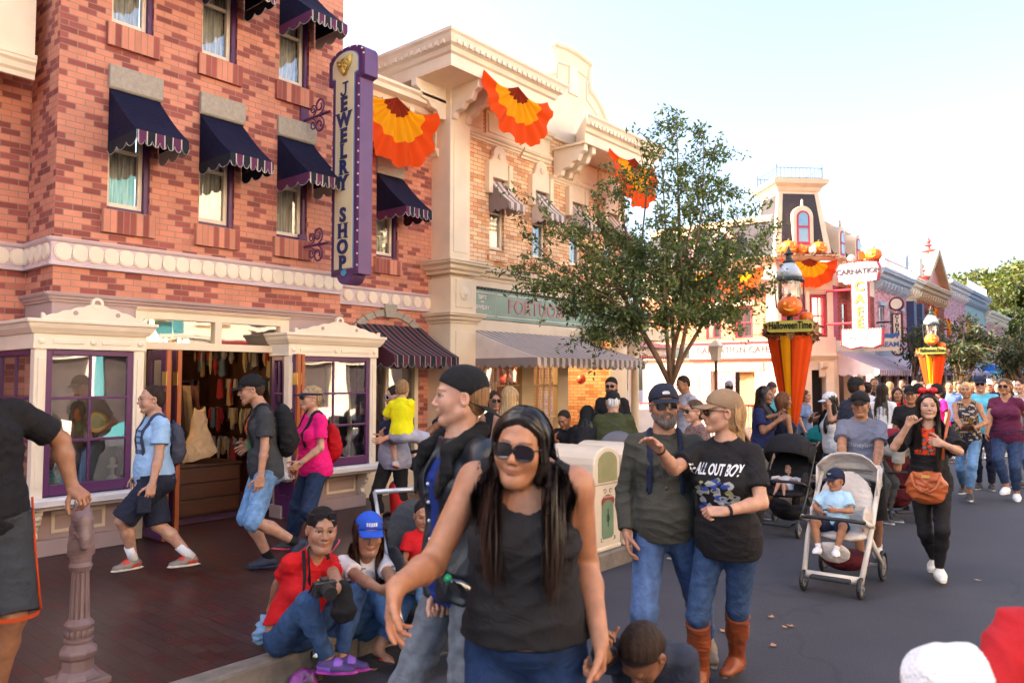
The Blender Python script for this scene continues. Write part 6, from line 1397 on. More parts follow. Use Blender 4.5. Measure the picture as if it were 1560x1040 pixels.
for c_, (x, z, w, h_) in (('rust_print', (-.02, .30, .05, .055)), ('rust_print', (.0, .24, .06, .045)), ('green_print', (.01, .12, .06, .05)), ('green_print', (-.03, .09, .04, .04))):
 m2 = MB(); m2.prism([(x+w*math.cos(a_)*(.8+.3*r_.random()), z+h_*math.sin(a_)*(.8+.3*r_.random())) for a_ in np.linspace(0, 5.8, 11)], (0, 0, 0), (1, 0, 0), (0, 0, 1), (0, .001, 0))
 P.print_on(m2, 'shirt_print', fab(c_, srgb(190, 85, 40) if c_[0] == 'r' else srgb(50, 120, 70)))
P.backpack('large black backpack on the man in the black cap', BLACK, w=.15, dpt=.095, top=.42, bot=-.03)
P = Person('woman in hot pink t-shirt, navy visor and sunglasses walking by the shop window', 480, 588, 7.25, .15, turn=-62, fem=True, bust=.8, g=1.08, lod=0, skin='fair',
 pose=dict(lean=3, pel=(0, 0, .905), lh=('w', 458, 705, 7.0), lpole=(-.3, -1, 0), rh=(.05, .1, -.5), ra=('w', 440, 832, 7.45), la=('w', 503, 822, 7.2), lfp=35, rfp=-8, head=(-8, -2, 0)))
P.body(); P.top(PINK, e=.018, sleeve=.68, loose=.015, hem=-.10, scoop=.01); jeans(P, JD, .3, e=.012, e1=.03, t1=1.95); P.shoes((.02, .02, .03), (.7, .1, .2)); P.hair('messy', (.36, .25, .14)); P.glasses(w=.027)
S = Sdf(); S.ell(P.hp(0, -.014, .030), A(.089, .108, .1)*P.hs, P.Rh, k=0); S.cut(P.hp(0, 0, .048), P.Rh@A(0, 0, 1)); S.cut(P.hp(0, 0, .026), P.Rh@A(0, 0, -1)); vis = sdf_obj('visor', S, .006, NAVY, P.root)
c_ = P.cap(NAVY)
for b_ in [o for o in bpy.data.objects if o.parent == c_]: b_.parent = vis
bpy.data.objects.remove(c_)
P.backpack('red drawstring backpack on the woman in hot pink', fab('red_nylon', srgb(170, 20, 28)), w=.15, dpt=.09, top=.30, bot=-.09, m2=BLACK)
mb = MB(); mb.lathe([(.03, -.008), (.031, .008)], tuple(P.wr[1]), 16, cap=False); mb.build('watch', mat('steel', (.5, .5, .5), rough=.3, metal=1), P.root)
P = Person('woman in navy and grey top with white sunglasses carrying a toddler on her hip', 601, 588, 7.95, .15, turn=-38, fem=True, bust=.8, g=1.05, lod=1, skin='light',
 pose=dict(lean=-3, pel=(0, 0, .91), lh=('w', 585, 668, 7.55), rh=('w', 580, 662, 7.7), lpole=(-.9, -.6, -.6), rpole=(.6, -1, -.4), ra=('w', 578, 806, 8.0), la=('w', 629, 792, 8.2), lfp=25, head=(-25, 5, 0)))
P.body(feet=True); P.top(NAVY, e=.014, sleeve=1.55, hem=.10, loose=.008); P.top(LGREY, e=.018, sleeve=0, hem=-.12, low=.10, name='top_hem'); P.pants(BLACK, e=.010, t1=1.5, name='capris'); P.shoes((.55, .3, .3), (.75, .2, .3)); P.hair('pony', (.03, .018, .012)); P.glasses(fr=WHITE)
P = Person('toddler in yellow t-shirt and grey shorts sitting on the woman\'s arm', 613, 585, 7.62, .15, turn=150, h=1.02, lod=1, skin='fair', hs=.80, up=.56, g=1.1,
 pose=dict(lean=6, side=-4, rh=(-.1, .22, -.12), lh=(-.05, .25, -.16), ra=(.22, .24, .42), la=(-.24, .2, .40), rkp=(1, 1, .5), lkp=(-1, 1, .5), rfp=30, lfp=20, head=(20, 10, 0), eyes=0))
P.body(); P.top(YEL, e=.02, sleeve=.8, loose=.02, hem=-.02); P.pants(LGREY, e=.022, e1=.03, t1=.9, name='shorts'); P.shoes((.5, .5, .52), (.8, .35, .3)); P.hair('short', (.26, .15, .07))
P = Person('young man in backwards black cap and black jacket over a blue polo, in profile', 702, 562, 3.15, 0, turn=-60, lod=0, skin=(.50, .27, .185), g=.90,
 pose=dict(lean=1, lh=('w', 765, 900, 3.3), rh=('w', 672, 905, 3.15), head=(-26, 0, 0), lip=(.45, .2, .15), brow=(.16, .08, .04), stubble=.12, ra=(.09, .12, .09), la=(-.09, -.15, .09), lc=.6, rc=1.2, eyes=1, hoff=(-.02, -.02, .0)))
P.body(); P.top(ROYAL, e=.013, sleeve=0, hem=-.08, vneck=.10, name='polo_shirt')
P.top(LEATHER, e=.030, sleeve=1.93, hem=-.06, openf=.04, fold=.010, name='jacket', loose=.014, neck=.085, seed=11)
S = Sdf(); K_ = P.k
for q in (1, -1):
 W_ = P.waist; f_ = lambda x, y, z: W_+P.Rc@A(x, y, z)*K_
 S.chain([f_(0, -.105, .455), f_(q*.075, -.06, .460), f_(q*.098, .02, .425), f_(q*.092, .095, .385), f_(q*.105, .135, .30)], [.03, .032, .034, .034, .012], k=.02)
 S.chain([f_(q*.092, .10, .385), f_(q*.125, .12, .32), f_(q*.085, .150, .22)], [.028, .032, .01], k=.01, fl=(P.Rc[:, 1], .5))
sdf_obj('collar', S, .006, fab('black_fleece', (.01, .01, .011), bump=1, bs=300), P.root, fold=.003, wl=.05)
jeans(P, JG, .5, e=.012, e1=.028); P.shoes(); P.hair('cropped', (.20, .11, .05)); P.cap(fab('black_twill', (.012, .012, .014)), back=True)
mb = MB()
for i in range(4): mb.sphere(tuple(P.waist+P.Rc@A(.0, .139-.002*i, .26-.07*i)*K_), .007, 8, 6)
mb.build('polo_button', WHITE, P.root)
JKT = P
P = MAIN = Person('woman in black sleeveless top and dark sunglasses with long hair holding a boy\'s hand', 800, 625, 2.42, 0, turn=-4, h=1.80, fem=True, bust=.8, g=1.03, belly=.3, lod=0, skin=(.40, .18, .098), hs=.96,
 pose=dict(lean=0, side=0, hoff=(.012, .040, -.105), rh=('w', 603, 893, 2.14), rpole=(.0, -1, -.5), rhd=(.05, .25, -1), rhn=(-.9, .2, -.2), rc=[.25, .35, .5, .6], lh=('w', 914, 972, 2.33), lpole=(.1, -1, .0), lhd=(0, .1, -1), lhn=(1, .25, 0), lc=.9,
 head=(-10, 4, -8), lip=(.36, .12, .10), fat=1.12, armg=1.10, rup=.012, lup=.0, sw=1.04, hairlen=.27, rlock=1.0, llock=1.1, tip=(.022, .011, .008), ra=(.1, .3, .1), la=(-.1, -.1, .1), brow=(.05, .025, .018)))
P.body(); P.top(BLACK, e=.020, sleeve=0, tank=1, scoop=.115, neck=.096, hem=.035, fold=.008); jeans(P, (.012, .03, .085), .4, e=.012); P.shoes()
P.hair('long', (.013, .008, .0065)); P.glasses(w=.0315, hgt=.0245)
P = Person('small boy with cropped dark hair bending over while holding the woman\'s hand', 985, 965, 2.92, 0, turn=-10, h=1.20, lod=0, skin='brown', hs=.86, g=1.15,
 pose=dict(pel=(.0, -.12, .90), lean=62, ptilt=30, tw=10, head=(-30, 58, -15), hoff=(.0, .03, .02), rh=('w', 915, 1002, 2.36), rc=.9, rhd=(0, .2, 1), lh=(.05, .1, -.5), buzz=(.018, .012, .01), ra=(.1, -.25, .08), la=(-.12, -.2, .08)))
P.body(); P.top(fab('slate_cotton', srgb(52, 56, 70)), e=.02, sleeve=.8, loose=.015, hem=-.02); P.pants(BLACK, e=.02, e1=.03, t1=1.0, name='shorts'); P.shoes(); P.hair('cropped', (.035, .02, .014))
P = SEAT1 = Person('woman in red t-shirt and blue jeans sitting on the kerb with a camera', 488, 790, 4.45, .15, turn=22, h=1.52, fem=True, bust=.9, g=1.08, belly=.3, lod=0, skin=(.38, .185, .11), hs=1.06,
 pose=dict(pel=('w', 446, 962, 4.58), ptilt=-12, lean=16, side=-11, tw=8, rh=('w', 407, 935, 4.85), rpole=(1, -.5, .2), rhd=(.3, -.3, -1), lh=('w', 516, 905, 4.15), lpole=(-.8, -.3, -1), lc=.8, lhd=(.9, .3, .1),
 ra=('w', 500, 1003, 4.42), la=('w', 520, 1000, 4.52), rkp=(0, 1, 1.6), lkp=(-1, .6, .9), rfy=50, lfy=55, head=(-12, 2, -4), lip=(.42, .11, .10), iris=(.02, .01, .008), fat=1.05))
P.body(); P.top(RED, e=.014, sleeve=.62, scoop=.03, hem=.075); jeans(P, JB, .35, e=.010); P.shoes(srgb(70, 50, 105), (.5, .05, .4), accent=(.25, .1, .5)); P.hair('pony', (.012, .008, .007)); P.glasses(onhead=True)
P = SEAT2 = Person('woman in blue cap, white leaf print shirt and ripped jeans sitting on the kerb', 553, 783, 4.85, .15, turn=18, h=1.50, fem=True, bust=1, g=1.18, belly=.4, lod=0, skin=(.37, .18, .105), hs=1.04,
 pose=dict(pel=('w', 538, 950, 5.0), ptilt=-10, lean=18, side=-5, rh=('w', 590, 905, 4.45), rpole=(.9, -.4, -.8), lh=('w', 606, 905, 4.5), lpole=(-.9, -.2, -.8), rhd=(-.6, .6, -.2), lc=.7, rc=.7,
 ra=('w', 618, 975, 4.62), la=('w', 578, 985, 4.75), rkp=(-.7, 1, 1.2), lkp=(-1, .5, 1.0), rfy=10, lfy=20, head=(-10, 4, -2), lip=(.34, .13, .12), hairlen=.16, tip=(.16, .07, .03), fat=1.06))
P.body(feet=True)
P.top(CLO, e=.014, sleeve=.62, scoop=.01, vneck=.05, hem=.05, col=blob_pattern([srgb(120, 125, 145), srgb(165, 170, 185)], (.72, .70, .74), 34, .75, 5), name='shirt')
rp = blob_pattern([(.55, .46, .44)], (.05, .12, .27), 15, .95, 9); jeans(P, (.05, .12, .27), .5, e=.010, t1=1.85); P.shoes((.45, .02, .02), (.03, .02, .02), open_=True, name='flip_flop')
P.hair('long', (.05, .022, .012)); P.cap(fab('royal_blue_twill', (.025, .09, .50)))
cm = text_mb('DODGERS', .030, (0, 0, 0), (1, 0, 0), (0, 0, 1), (0, 1, 0), thick=.002); R_ = P.Rh
cm = MB()
for i in range(5): cm.box(-.032+i*.0135, -.022+i*.0135, 0, .004, -.010, .012); 
cm.v = [tuple(P.hp(v[0], .093-v[1]*0-abs(v[0])*.25+v[1], .078+v[2])) for v in cm.v]; cm.build('cap_lettering', WHITE, P.root)
mb = MB(); r_ = random.Random(2)
for (i, t_, dx) in ((0, .55, .0), (1, .5, .0), (0, .85, .02), (1, .9, 0)):
 c_ = P.hip[i]+(P.kn[i]-P.hip[i])*t_; nn = unit(np.cross(P.kn[i]-P.hip[i], np.cross(A(0, -.2, 1), P.kn[i]-P.hip[i]))); u_ = unit(P.kn[i]-P.hip[i]); v_ = np.cross(nn, u_)
 mb.prism([(math.cos(a_)*(.05+.02*r_.random()), math.sin(a_)*(.028+.012*r_.random())) for a_ in np.linspace(0, 5.9, 14)], tuple(c_+nn*(.078+.022*(1-t_))), tuple(u_), tuple(v_), tuple(nn*.006))
mb.build('ripped_patch', fab('frayed_cotton', (.58, .45, .42), bump=1), P.root, smooth=False)
P = BEARD = Person('bearded man in olive grey long-sleeved shirt, navy cap and sunglasses walking towards the viewer', 1011, 585, 4.5, 0, turn=4, h=1.76, g=1.02, belly=.5, lod=0, skin=(.40, .195, .12),
 pose=dict(lean=-1, pel=(.0, 0, .90), rh=('w', 955, 812, 4.45), rpole=(.5, -1, 0), lh=('w', 1078, 780, 4.6), ra=(978, 1020), la=('w', 1078, 974, 4.9), lfp=20, rfp=-8, head=(6, 0, 2), lip=(.36, .16, .13)))
P.body(); P.top(OLIVE, e=.016, sleeve=1.93, hem=-.06, loose=.008, fold=.009); jeans(P, (.055, .10, .22), .7, e=.014, e1=.024); P.shoes(srgb(120, 100, 80), (.2, .18, .15), rough=.4)
P.hair('cropped', (.05, .035, .028)); P.hair('beard', (.12, .10, .09)); P.cap(fab('navy_twill', srgb(38, 42, 56))); P.glasses(w=.027)
mb = MB(); mb.prism([(-.02, -.008), (.02, -.008), (.022, .004), (.012, .010), (-.010, .011), (-.021, .003)], (0, 0, 0), (1, 0, 0), (0, 0, 1), (0, .003, 0)); mb.v = [tuple(P.hp(v[0], .096-abs(v[0])*.2+v[1], .078+v[2])) for v in mb.v]; mb.build('cap_logo', WHITE, P.root)
mb = MB(); f_ = lambda x, y, z: Vector(P.waist+P.Rc@A(x, y, z)*P.k)
mb.tube([f_(-.07, .01, .46), f_(-.062, .10, .38), f_(-.02, .155, .20), f_(0, .16, .15), f_(.02, .155, .20), f_(.062, .10, .38), f_(.07, .01, .46)], .0028, 6); mb.sphere(f_(0, .165, .13), .012); mb.build('cord_necklace', mat('brown_cord', (.05, .03, .02)), P.root, smooth=True)
P.backpack('navy backpack on the bearded man', NAVY, w=.15, dpt=.09)
P = BOOTS = Person('woman in khaki cap, black printed t-shirt, jeans and tall tan boots gesturing with one hand', 1104, 600, 4.3, 0, turn=-22, h=1.71, fem=True, bust=.9, g=1.03, lod=0, skin=(.50, .265, .175),
 pose=dict(lean=0, pel=(0, 0, .915), rh=('w', 1004, 683, 4.05), rpole=(.3, .1, -1), rhd=(.15, .5, .35), rhn=(-.2, .2, -1), rc=.25, rs=.12, lh=('w', 1103, 779, 4.0), lpole=(-.9, -.5, -.9), lhd=(.8, .55, .02), lhn=(.2, -.5, -.9), lc=.9,
 ra=(1068, 1018), la=(1122, 1008), lfy=-5, rfy=5, head=(-52, -2, 0), lip=(.48, .2, .17), hairlen=.08, rlock=0, llock=0, brow=(.22, .13, .07), tip=(.50, .32, .16)))
P.body(); P.top(BLACK, e=.015, sleeve=.72, scoop=.0, vneck=.07, hem=-.11, loose=.016, fold=.006); jeans(P, (.028, .06, .14), .7, e=.009, e1=.006, t1=1.3)
P.shoes(srgb(134, 66, 34), (.05, .03, .02), boot=1, rough=.42, k2=1.0, name='boot'); P.hair('long', (.36, .22, .11)); P.cap(KHAKI); P.glasses(w=.025)
t_ = text_mb('FALL OUT BOY', .082, (0, 0, .275), (-1, 0, 0), (0, 0, 1), (0, 1, 0), thick=.001, sx=.50, bold=.002); P.print_on(t_, 'shirt_lettering', WHITE, off=.009)
r_ = random.Random(9); 
for nm, cc, n_ in (('shirt_print_grey', srgb(165, 168, 165), 26), ('shirt_print_blue', srgb(60, 80, 150), 16), ('shirt_print_olive', srgb(150, 150, 110), 8)):
 mb = MB()
 for i in range(n_):
  x, z = r_.uniform(-.11, .11), r_.uniform(.03, .23); w_ = r_.uniform(.012, .034)
  if abs(x)+abs(z-.13) > .17: continue
  mb.prism([(x+w_*math.cos(a_)*(.5+.8*r_.random()), z+w_*.7*math.sin(a_)*(.5+.8*r_.random())) for a_ in np.linspace(0, 5.6, 8)], (0, 0, 0), (1, 0, 0), (0, 0, 1), (0, .0006*(1+'gbo'.index(nm[12])), 0))
 P.print_on(mb, 'shirt_print', fab(nm, cc))
S = Sdf(); P.torso(S, .026, upper=False); S.cut(P.P+P.Rp@A(0, 0, .05)*P.k, P.Rp[:, 2]); S.cut(P.P+P.Rp@A(0, 0, -.035)*P.k, -P.Rp[:, 2]); sdf_obj('tied_jacket', S, .010, BLACK, P.root, fold=.01, wl=.06)
for j, (px_, py_) in enumerate(((1004, 683), )): mb = MB(); e_, w_ = P.el[0], P.wr[0]; u_ = Vector(unit(w_-e_)); mb.tube([Vector(w_)-u_*.02, Vector(w_)+u_*.0], .031, 16, cap=False); mb.build('bracelet', mat('dark_brown_bead', (.06, .03, .015), rough=.4), P.root); mb = MB(); mb.tube([Vector(P.wr[1])-Vector(unit(P.wr[1]-P.el[1]))*.035, Vector(P.wr[1])-Vector(unit(P.wr[1]-P.el[1]))*.015], .030, 16, cap=False); mb.build('wristwatch', BLACK, P.root)
P.backpack('small black and red backpack on the woman with boots', BLACK, w=.14, dpt=.08, top=.30, bot=-.12, m2=BLACK, straps=False)
P = Person('man in black cap, grey printed t-shirt and black shorts pushing the white stroller', 1311, 597, 7.45, 0, turn=-4, g=1.08, lod=0, skin='tan', belly=.2,
 pose=dict(rh=('w', 1283, 712, 7.1), lh=('w', 1334, 714, 7.05), rpole=(1, -.5, -.4), lpole=(-1, -.5, -.4), rhd=(-.3, 1, -.2), lhd=(.2, 1, -.1), lc=.8, rc=.8, rhn=(0, 0, -1), lhn=(0, 0, -1), ra=('w', 1312, 846, 7.3), la=('w', 1337, 834, 7.6), head=(-4, 4, 0), iris=(.02, .01, .01), pel=(0, 0, .905), lip=(.33, .15, .12)))
P.body(); P.top(GREY, e=.020, sleeve=.72, loose=.022, hem=-.10, fold=.007); P.pants(BLACK, e=.03, e1=.05, t1=.97, name='shorts'); P.shoes((.7, .7, .7), (.75, .75, .75)); P.hair('cropped', (.01, .008, .008)); P.cap(BLACK, flat=True); P.socks(WHITE, .04)
t_ = text_mb('Disneyland', .062, (0, 0, .19), (-1, 0, 0), (0, 0, 1), (0, 1, 0), thick=.001); P.print_on(t_, 'shirt_lettering', fab('pale_print', srgb(175, 178, 190)))
P = Person('toddler in pale blue shirt and navy cap riding in the white stroller', 1270, 692, 6.62, 0, turn=-14, h=.88, lod=0, skin='tan', hs=.76, g=1.2, up=.22,
 pose=dict(lean=-14, ptilt=-10, pel=(0, -.0, .62), rh=(.02, .30, -.26), lh=(.10, .32, -.20), rpole=(1, -.2, -.5), lpole=(-1, -.2, -.5), ra=(.15, .48, .28), la=(-.13, .50, .28), rkp=(.6, 1, 1), lkp=(-.6, 1, 1), rfp=-10, lfp=-10, head=(-25, 4, 0), iris=(.02, .01, .01), lip=(.4, .18, .15)))
P.body(); P.top(fab('ice_blue_cotton', srgb(165, 200, 225)), e=.02, sleeve=.75, hem=-.02, loose=.012); P.pants(NAVY, e=.02, e1=.02, t1=.75, name='shorts'); P.shoes((.72, .72, .75), (.7, .7, .7)); P.socks(WHITE, .08); P.hair('cropped', (.01, .008, .008)); P.cap(NAVY, flat=True)
t_ = text_mb('NY', .042, (0, 0, 0), (-1, 0, 0), (0, 0, 1), (0, 1, 0), thick=.003, sx=.8, bold=.001); t_.v = [tuple(P.hp(v[0], .099-abs(v[0])*.25+v[1], .078+v[2])) for v in t_.v]; t_.build('cap_lettering', WHITE, P.root)
TOD = P
def opat(P):
 r = np.random.RandomState(2); K = r.randn(6, 3)*45
 def col(V):
  C = np.tile(A(.016, .015, .017), (len(V), 1)); L_ = (V-P.waist)@P.Rc/P.k
  m = (L_[:, 1] > .02) & (np.abs(L_[:, 0]) < .115) & (L_[:, 2] > .16) & (L_[:, 2] < .40)
  n = np.sin(V@K[0])*np.sin(V@K[1])+.4*np.sin(V@K[2]); C[m & (n > -.1)] = srgb(205, 62, 25); C[m & (n < -.55)] = (.2, .16, .15); return C
 return col
P = EARS = Person('woman in black with a red bow ear headband and orange patterned neckline touching her hair', 1413, 597, 6.85, 0, turn=-2, h=1.66, fem=True, bust=.5, g=.98, lod=0, skin=(.46, .265, .185),
 pose=dict(rh=('w', 1383, 648, 6.7), rpole=(.6, -.2, -1), rhd=(-.3, 0, 1), rhn=(-.5, .5, 0), rc=.9, lh=('w', 1436, 676, 6.45), lpole=(-.8, -.3, -.8), lhd=(.9, .4, .25), lhn=(.2, -1, -.1), lc=.8, ra=('w', 1424, 852, 7.0), la=('w', 1431, 866, 6.75), head=(8, -4, 0), lip=(.38, .12, .10), iris=(.02, .01, .01), hairlen=.34, rlock=.35, llock=1.1, pel=(0, 0, .90)))
P.body(); P.top(CLO, e=.018, sleeve=.85, loose=.045, hem=-.20, scoop=.02, col=opat(P), fold=.008, name='blouse'); P.pants(BLACK, e=.012, e1=.004); P.shoes((.7, .68, .64), (.6, .5, .4)); P.hair('long', (.02, .012, .01))
hb = MB(); H_ = P.hp
hb.tube([H_(.09*math.sin(a_), .0, .03+.105*math.cos(a_)) for a_ in np.linspace(-1.5, 1.5, 12)], .006, 6)
for x in (1, -1): hb.sphere(H_(x*.075, .0, .165), .050, 16, 10, (1, .3, 1))
o_ = hb.build('ear_headband', mat('black_plush', (.01, .01, .012), rough=.95), P.root, smooth=True); hb = MB()
for x in (1, -1): hb.sphere(H_(x*.042, .02, .150), .036, 12, 8, (1.1, .5, .8))
hb.sphere(H_(0, .03, .148), .016); hb.build('bow', mat('red_satin', (.5, .01, .012), rough=.4), o_, smooth=True)
P = Person('smiling blonde woman in dark floral tank top and light blue jeans', 1472, 583, 11.3, 0, turn=-6, fem=True, bust=.7, g=.96, lod=1, skin='tan', pose=dict(rh=('w', 1466, 652, 11.0), lh=('w', 1483, 652, 11.0), rpole=(1, -.5, -.6), lpole=(-1, -.5, -.6), rhd=(-1, .3, 0), lhd=(1, .3, 0), ra=('w', 1468, 742, 11.6), la=('w', 1477, 752, 11.1), lip=(.5, .2, .18)))
P.body(); P.top(CLO, e=.014, sleeve=0, tank=1, scoop=.05, hem=-.10, col=blob_pattern([srgb(150, 115, 60), srgb(170, 160, 140)], (.02, .022, .045), 60, .5, 3)); jeans(P, (.09, .18, .33), .8, e1=.012, t1=1.8); P.shoes(); P.hair('bun', (.50, .35, .18))
P = Person('woman in maroon top, sunglasses and ripped jeans with a jacket tied round her waist', 1531, 577, 11.4, 0, turn=-8, fem=True, bust=1.1, g=1.22, belly=.3, lod=1, skin='tan', pose=dict(rh=('w', 1502, 665, 11.3), rpole=(.5, -1, 0), lh=('w', 1562, 660, 11.3), ra=('w', 1533, 742, 11.2), la=('w', 1549, 752, 11.3), head=(-6, 0, 0)))
P.body(); P.top(MAROON, e=.016, sleeve=.45, tank=.0, scoop=.04, hem=-.10); jeans(P, JD, .9, t1=1.85); P.shoes((.75, .75, .78), (.8, .8, .8)); P.hair('bun', (.10, .06, .035)); P.glasses()
S = Sdf(); P.torso(S, .03, upper=False); S.cut(P.P+A(0, 0, .10), A(0, 0, 1)); S.cut(P.P+A(0, 0, .03), A(0, 0, -1)); S.cap(P.P+A(.02, .15, .06), P.P+A(.05, .17, -.2), .03, .02); sdf_obj('tied_jacket', S, .014, NAVY, P.root, fold=.01, wl=.06)
P = Person('man in turquoise shirt and dark cap walking behind the blonde woman', 1496, 573, 12.4, 0, turn=-4, h=1.82, g=1.12, belly=.4, lod=2, skin='light', pose=dict(side=2)); P.body(); P.top(TURQ, e=.02, sleeve=.75, loose=.02); P.pants(NAVY); P.shoes(); P.hair('cropped', (.1, .08, .06)); P.cap(NAVY); P.glasses()
P = Person('bare-shouldered woman with dark hair pulled back at the right edge of the crowd', 1556, 577, 12.6, 0, turn=-30, fem=True, bust=.8, lod=2, skin='fair'); P.body(); P.top(LGREY, e=.014, sleeve=0, tank=1, scoop=.05); jeans(P, JB); P.shoes(); P.hair('bun', (.04, .02, .015))
P = REDP = Person('person in red long-sleeved top with a white fluffy cuff at the lower right', 1655, 872, 1.85, 0, turn=182, h=1.42, g=1.2, lod=0, skin='fair', pose=dict(lh=('w', 1450, 1065, 1.72), lpole=(-.4, -.6, -1), head=(0, 0, 0)))
P.body(); P.top(mat('red_velvet', (.42, .006, .012), rough=.9, bump=.4, bs=200, var=.15), e=.022, sleeve=1.5, loose=.02, hem=-.12, fold=.009); P.pants(mat('red_velvet', (.42, .006, .012)), e=.02); P.shoes(); P.hair('short', (.05, .03, .02))
S = Sdf(); a, b = P.L(1500, 1036, 1.74), P.L(1432, 1036, 1.70); S.cap(a, b, .082, .078, k=.01); S.cap(P.L(1500, 1080, 1.74), P.L(1432, 1080, 1.70), .08, .08, k=.03); S.cut(P.L(1490, 1036, 1.72), P.L(1500, 1036, 1.72)-P.L(1400, 1036, 1.72))
sdf_obj('fluffy_cuff', S, .006, mat('white_fur', (.74, .74, .78), rough=1, bump=1, bs=120, bdist=.012, var=.06), P.root, fold=.004, wl=.06, ani=(1, 1, 1))
# ================================================================ people further back
def quick(label, px, yt, d, gz=0.0, turn=0, top=None, bot=None, fem=False, skin='light', hair='short', hc=(.03, .02, .015), cap=None, back=False, lod=2, g=1.0, kind='pants', sleeve=.7, sun=False, h=None, scol=None, tank=0, pose=None, group=None, bag=None, beard=False, **kw):
 P = Person(label, px, yt, d, gz, turn, h=h, fem=fem, bust=.8 if fem else 0, g=g, lod=lod, skin=skin, pose=pose or dict(ra=(.09, .14, .09), la=(-.09, -.14, .10), rh=(.06, .14, -.50), lh=(-.06, .02, -.52)), group=group, **kw)
 P.body(); P.top(top or GREY, e=.018, sleeve=0 if tank else sleeve, tank=tank, hem=-.09, loose=.02)
 if bot is not None and kind == 'jeans': jeans(P, bot)
 elif kind == 'shorts': P.pants(bot or KHAKI, e=.025, e1=.04, t1=.9, name='shorts')
 else: P.pants(bot or BLACK)
 P.shoes(scol or (.05, .05, .06), (.5, .5, .5))
 if hair: P.hair(hair, hc)
 if beard: P.hair('beard', hc)
 if cap: P.cap(cap, back=back)
 if sun: P.glasses()
 return P
quick('man seated on the red mobility scooter, half hidden behind the black jacket', 672, 640, 8.5, .15, turn=-60, top=fab('dark_grey_knit', (.05, .045, .05)), skin='brown', lod=1, h=1.7, pose=dict(pel=('w', 690, 700, 8.5), ptilt=-5, rh=('w', 640, 668, 8.2), lh=('w', 650, 670, 8.3), ra=('w', 668, 742, 8.2), la=('w', 682, 742, 8.1), head=(-10, 0, 0)), kind='jeans', bot=JD, scol=(.3, .3, .32))
quick('bearded man in black t-shirt with a dark cap worn backwards in front of the cafe', 932, 577, 10.2, .15, turn=-12, top=BLACK, beard=True, cap=BLACK, back=True, sun=True, lod=1, g=1.08, hc=(.05, .03, .02))
quick('white-haired man in dark green shirt seen from behind by the bins', 935, 611, 8.7, .15, turn=188, top=GRN, cap=BLACK, back=False, g=1.4, lod=1, h=1.68, hc=(.62, .62, .62), hair='cropped', up=0, pose=dict(pel=(0, 0, .72), ptilt=-5, lean=6, ra=(.12, .4, .09), la=(-.12, .4, .09), rh=(.05, .3, -.35), lh=(-.05, .3, -.35), head=(0, 12, 0)))
quick('dark-haired boy in black top leaning over a table by the bins', 866, 629, 9.0, .15, turn=-25, top=BLACK, h=1.25, lod=1, pose=dict(lean=12, head=(0, 25, 0), rh=('w', 845, 668, 8.7), lh=(-.05, .25, -.3)), skin='tan')
quick('person in black with a black head covering crouched beside the boy', 889, 650, 8.6, .15, turn=170, top=BLACK, fem=True, h=1.35, hair='long', hc=(.01, .01, .01), lod=1, pose=dict(lean=28, head=(0, 20, 0), hairlen=.2))
quick('woman with dark hair and sunglasses in front of the cafe window', 752, 599, 8.7, .15, turn=15, fem=True, top=BLACK, tank=1, hair='pony', sun=True, skin='tan', lod=1)
P = quick('woman with long straight blonde hair seen from behind by the cafe window', 776, 593, 8.1, .15, turn=165, fem=True, top=fab('slate_blue_cotton', srgb(62, 64, 84)), tank=1, hair='long', hc=(.42, .27, .13), skin='light', lod=1, pose=dict(hairlen=.34, tip=(.55, .38, .2)))
quick('man in white t-shirt looking down beside the street tree', 1046, 573, 10.9, .15, turn=-62, top=fab('pale_grey_cotton', srgb(182, 180, 192)), skin='tan', lod=1, pose=dict(head=(0, 22, 0), rh=(-.02, .3, -.3), lh=('w', 1040, 620, 10.6)), hair='cropped')
quick('man in grey t-shirt and pale cap seen from behind at the cafe entrance', 1111, 582, 14.5, .15, turn=190, top=GREY, cap=fab('pale_cap', srgb(165, 160, 165)), lod=2)
quick('woman in navy t-shirt and beige shorts beside the black stroller', 1160, 590, 9.9, 0, turn=75, fem=True, top=fab('deep_blue_cotton', srgb(34, 40, 78)), hair='long', hc=(.02, .012, .01), kind='shorts', bot=fab('beige_twill', srgb(150, 132, 118)), skin='brown', lod=1, pose=dict(lh=('w', 1185, 632, 9.7), rh=('w', 1186, 640, 9.6), rpole=(.5, -.5, -1), hairlen=.2), g=1.1)
quick('brown-haired woman in navy top with a purple cord by the orange banner', 1190, 599, 10.1, 0, turn=120, fem=True, top=NAVY, hair='bob', hc=(.14, .06, .03), skin='tan', lod=1, tank=1)
quick('woman in dark visor and floral top facing the street behind the orange banner', 1176, 584, 13.3, .15, turn=-10, fem=True, top=TURQ, hair='pony', cap=fab('brown_cap', srgb(80, 62, 66)), lod=2)
quick('person in faded blue shirt just right of the orange banner', 1224, 596, 13.2, .15, turn=60, top=fab('chambray', srgb(105, 125, 165)), hair='bob', hc=(.1, .05, .03), fem=True, lod=2)
quick('woman in white cap and white tank top with one hand to her face', 1268, 600, 10.6, 0, turn=-58, fem=True, top=WHITE, tank=1, hair='long', hc=(.02, .012, .01), cap=WHITE, skin='tan', lod=1, kind='jeans', bot=JD, pose=dict(lh=('w', 1263, 618, 10.4), lpole=(-.5, .2, -1), rh=('w', 1236, 634, 10.7), head=(0, 10, 0), hairlen=.25))
quick('man in black cap and slate t-shirt seen from behind left of the white blouse', 1301, 576, 9.7, 0, turn=128, top=fab('slate_tee', srgb(52, 56, 70)), cap=BLACK, skin='tan', lod=1, g=1.05)
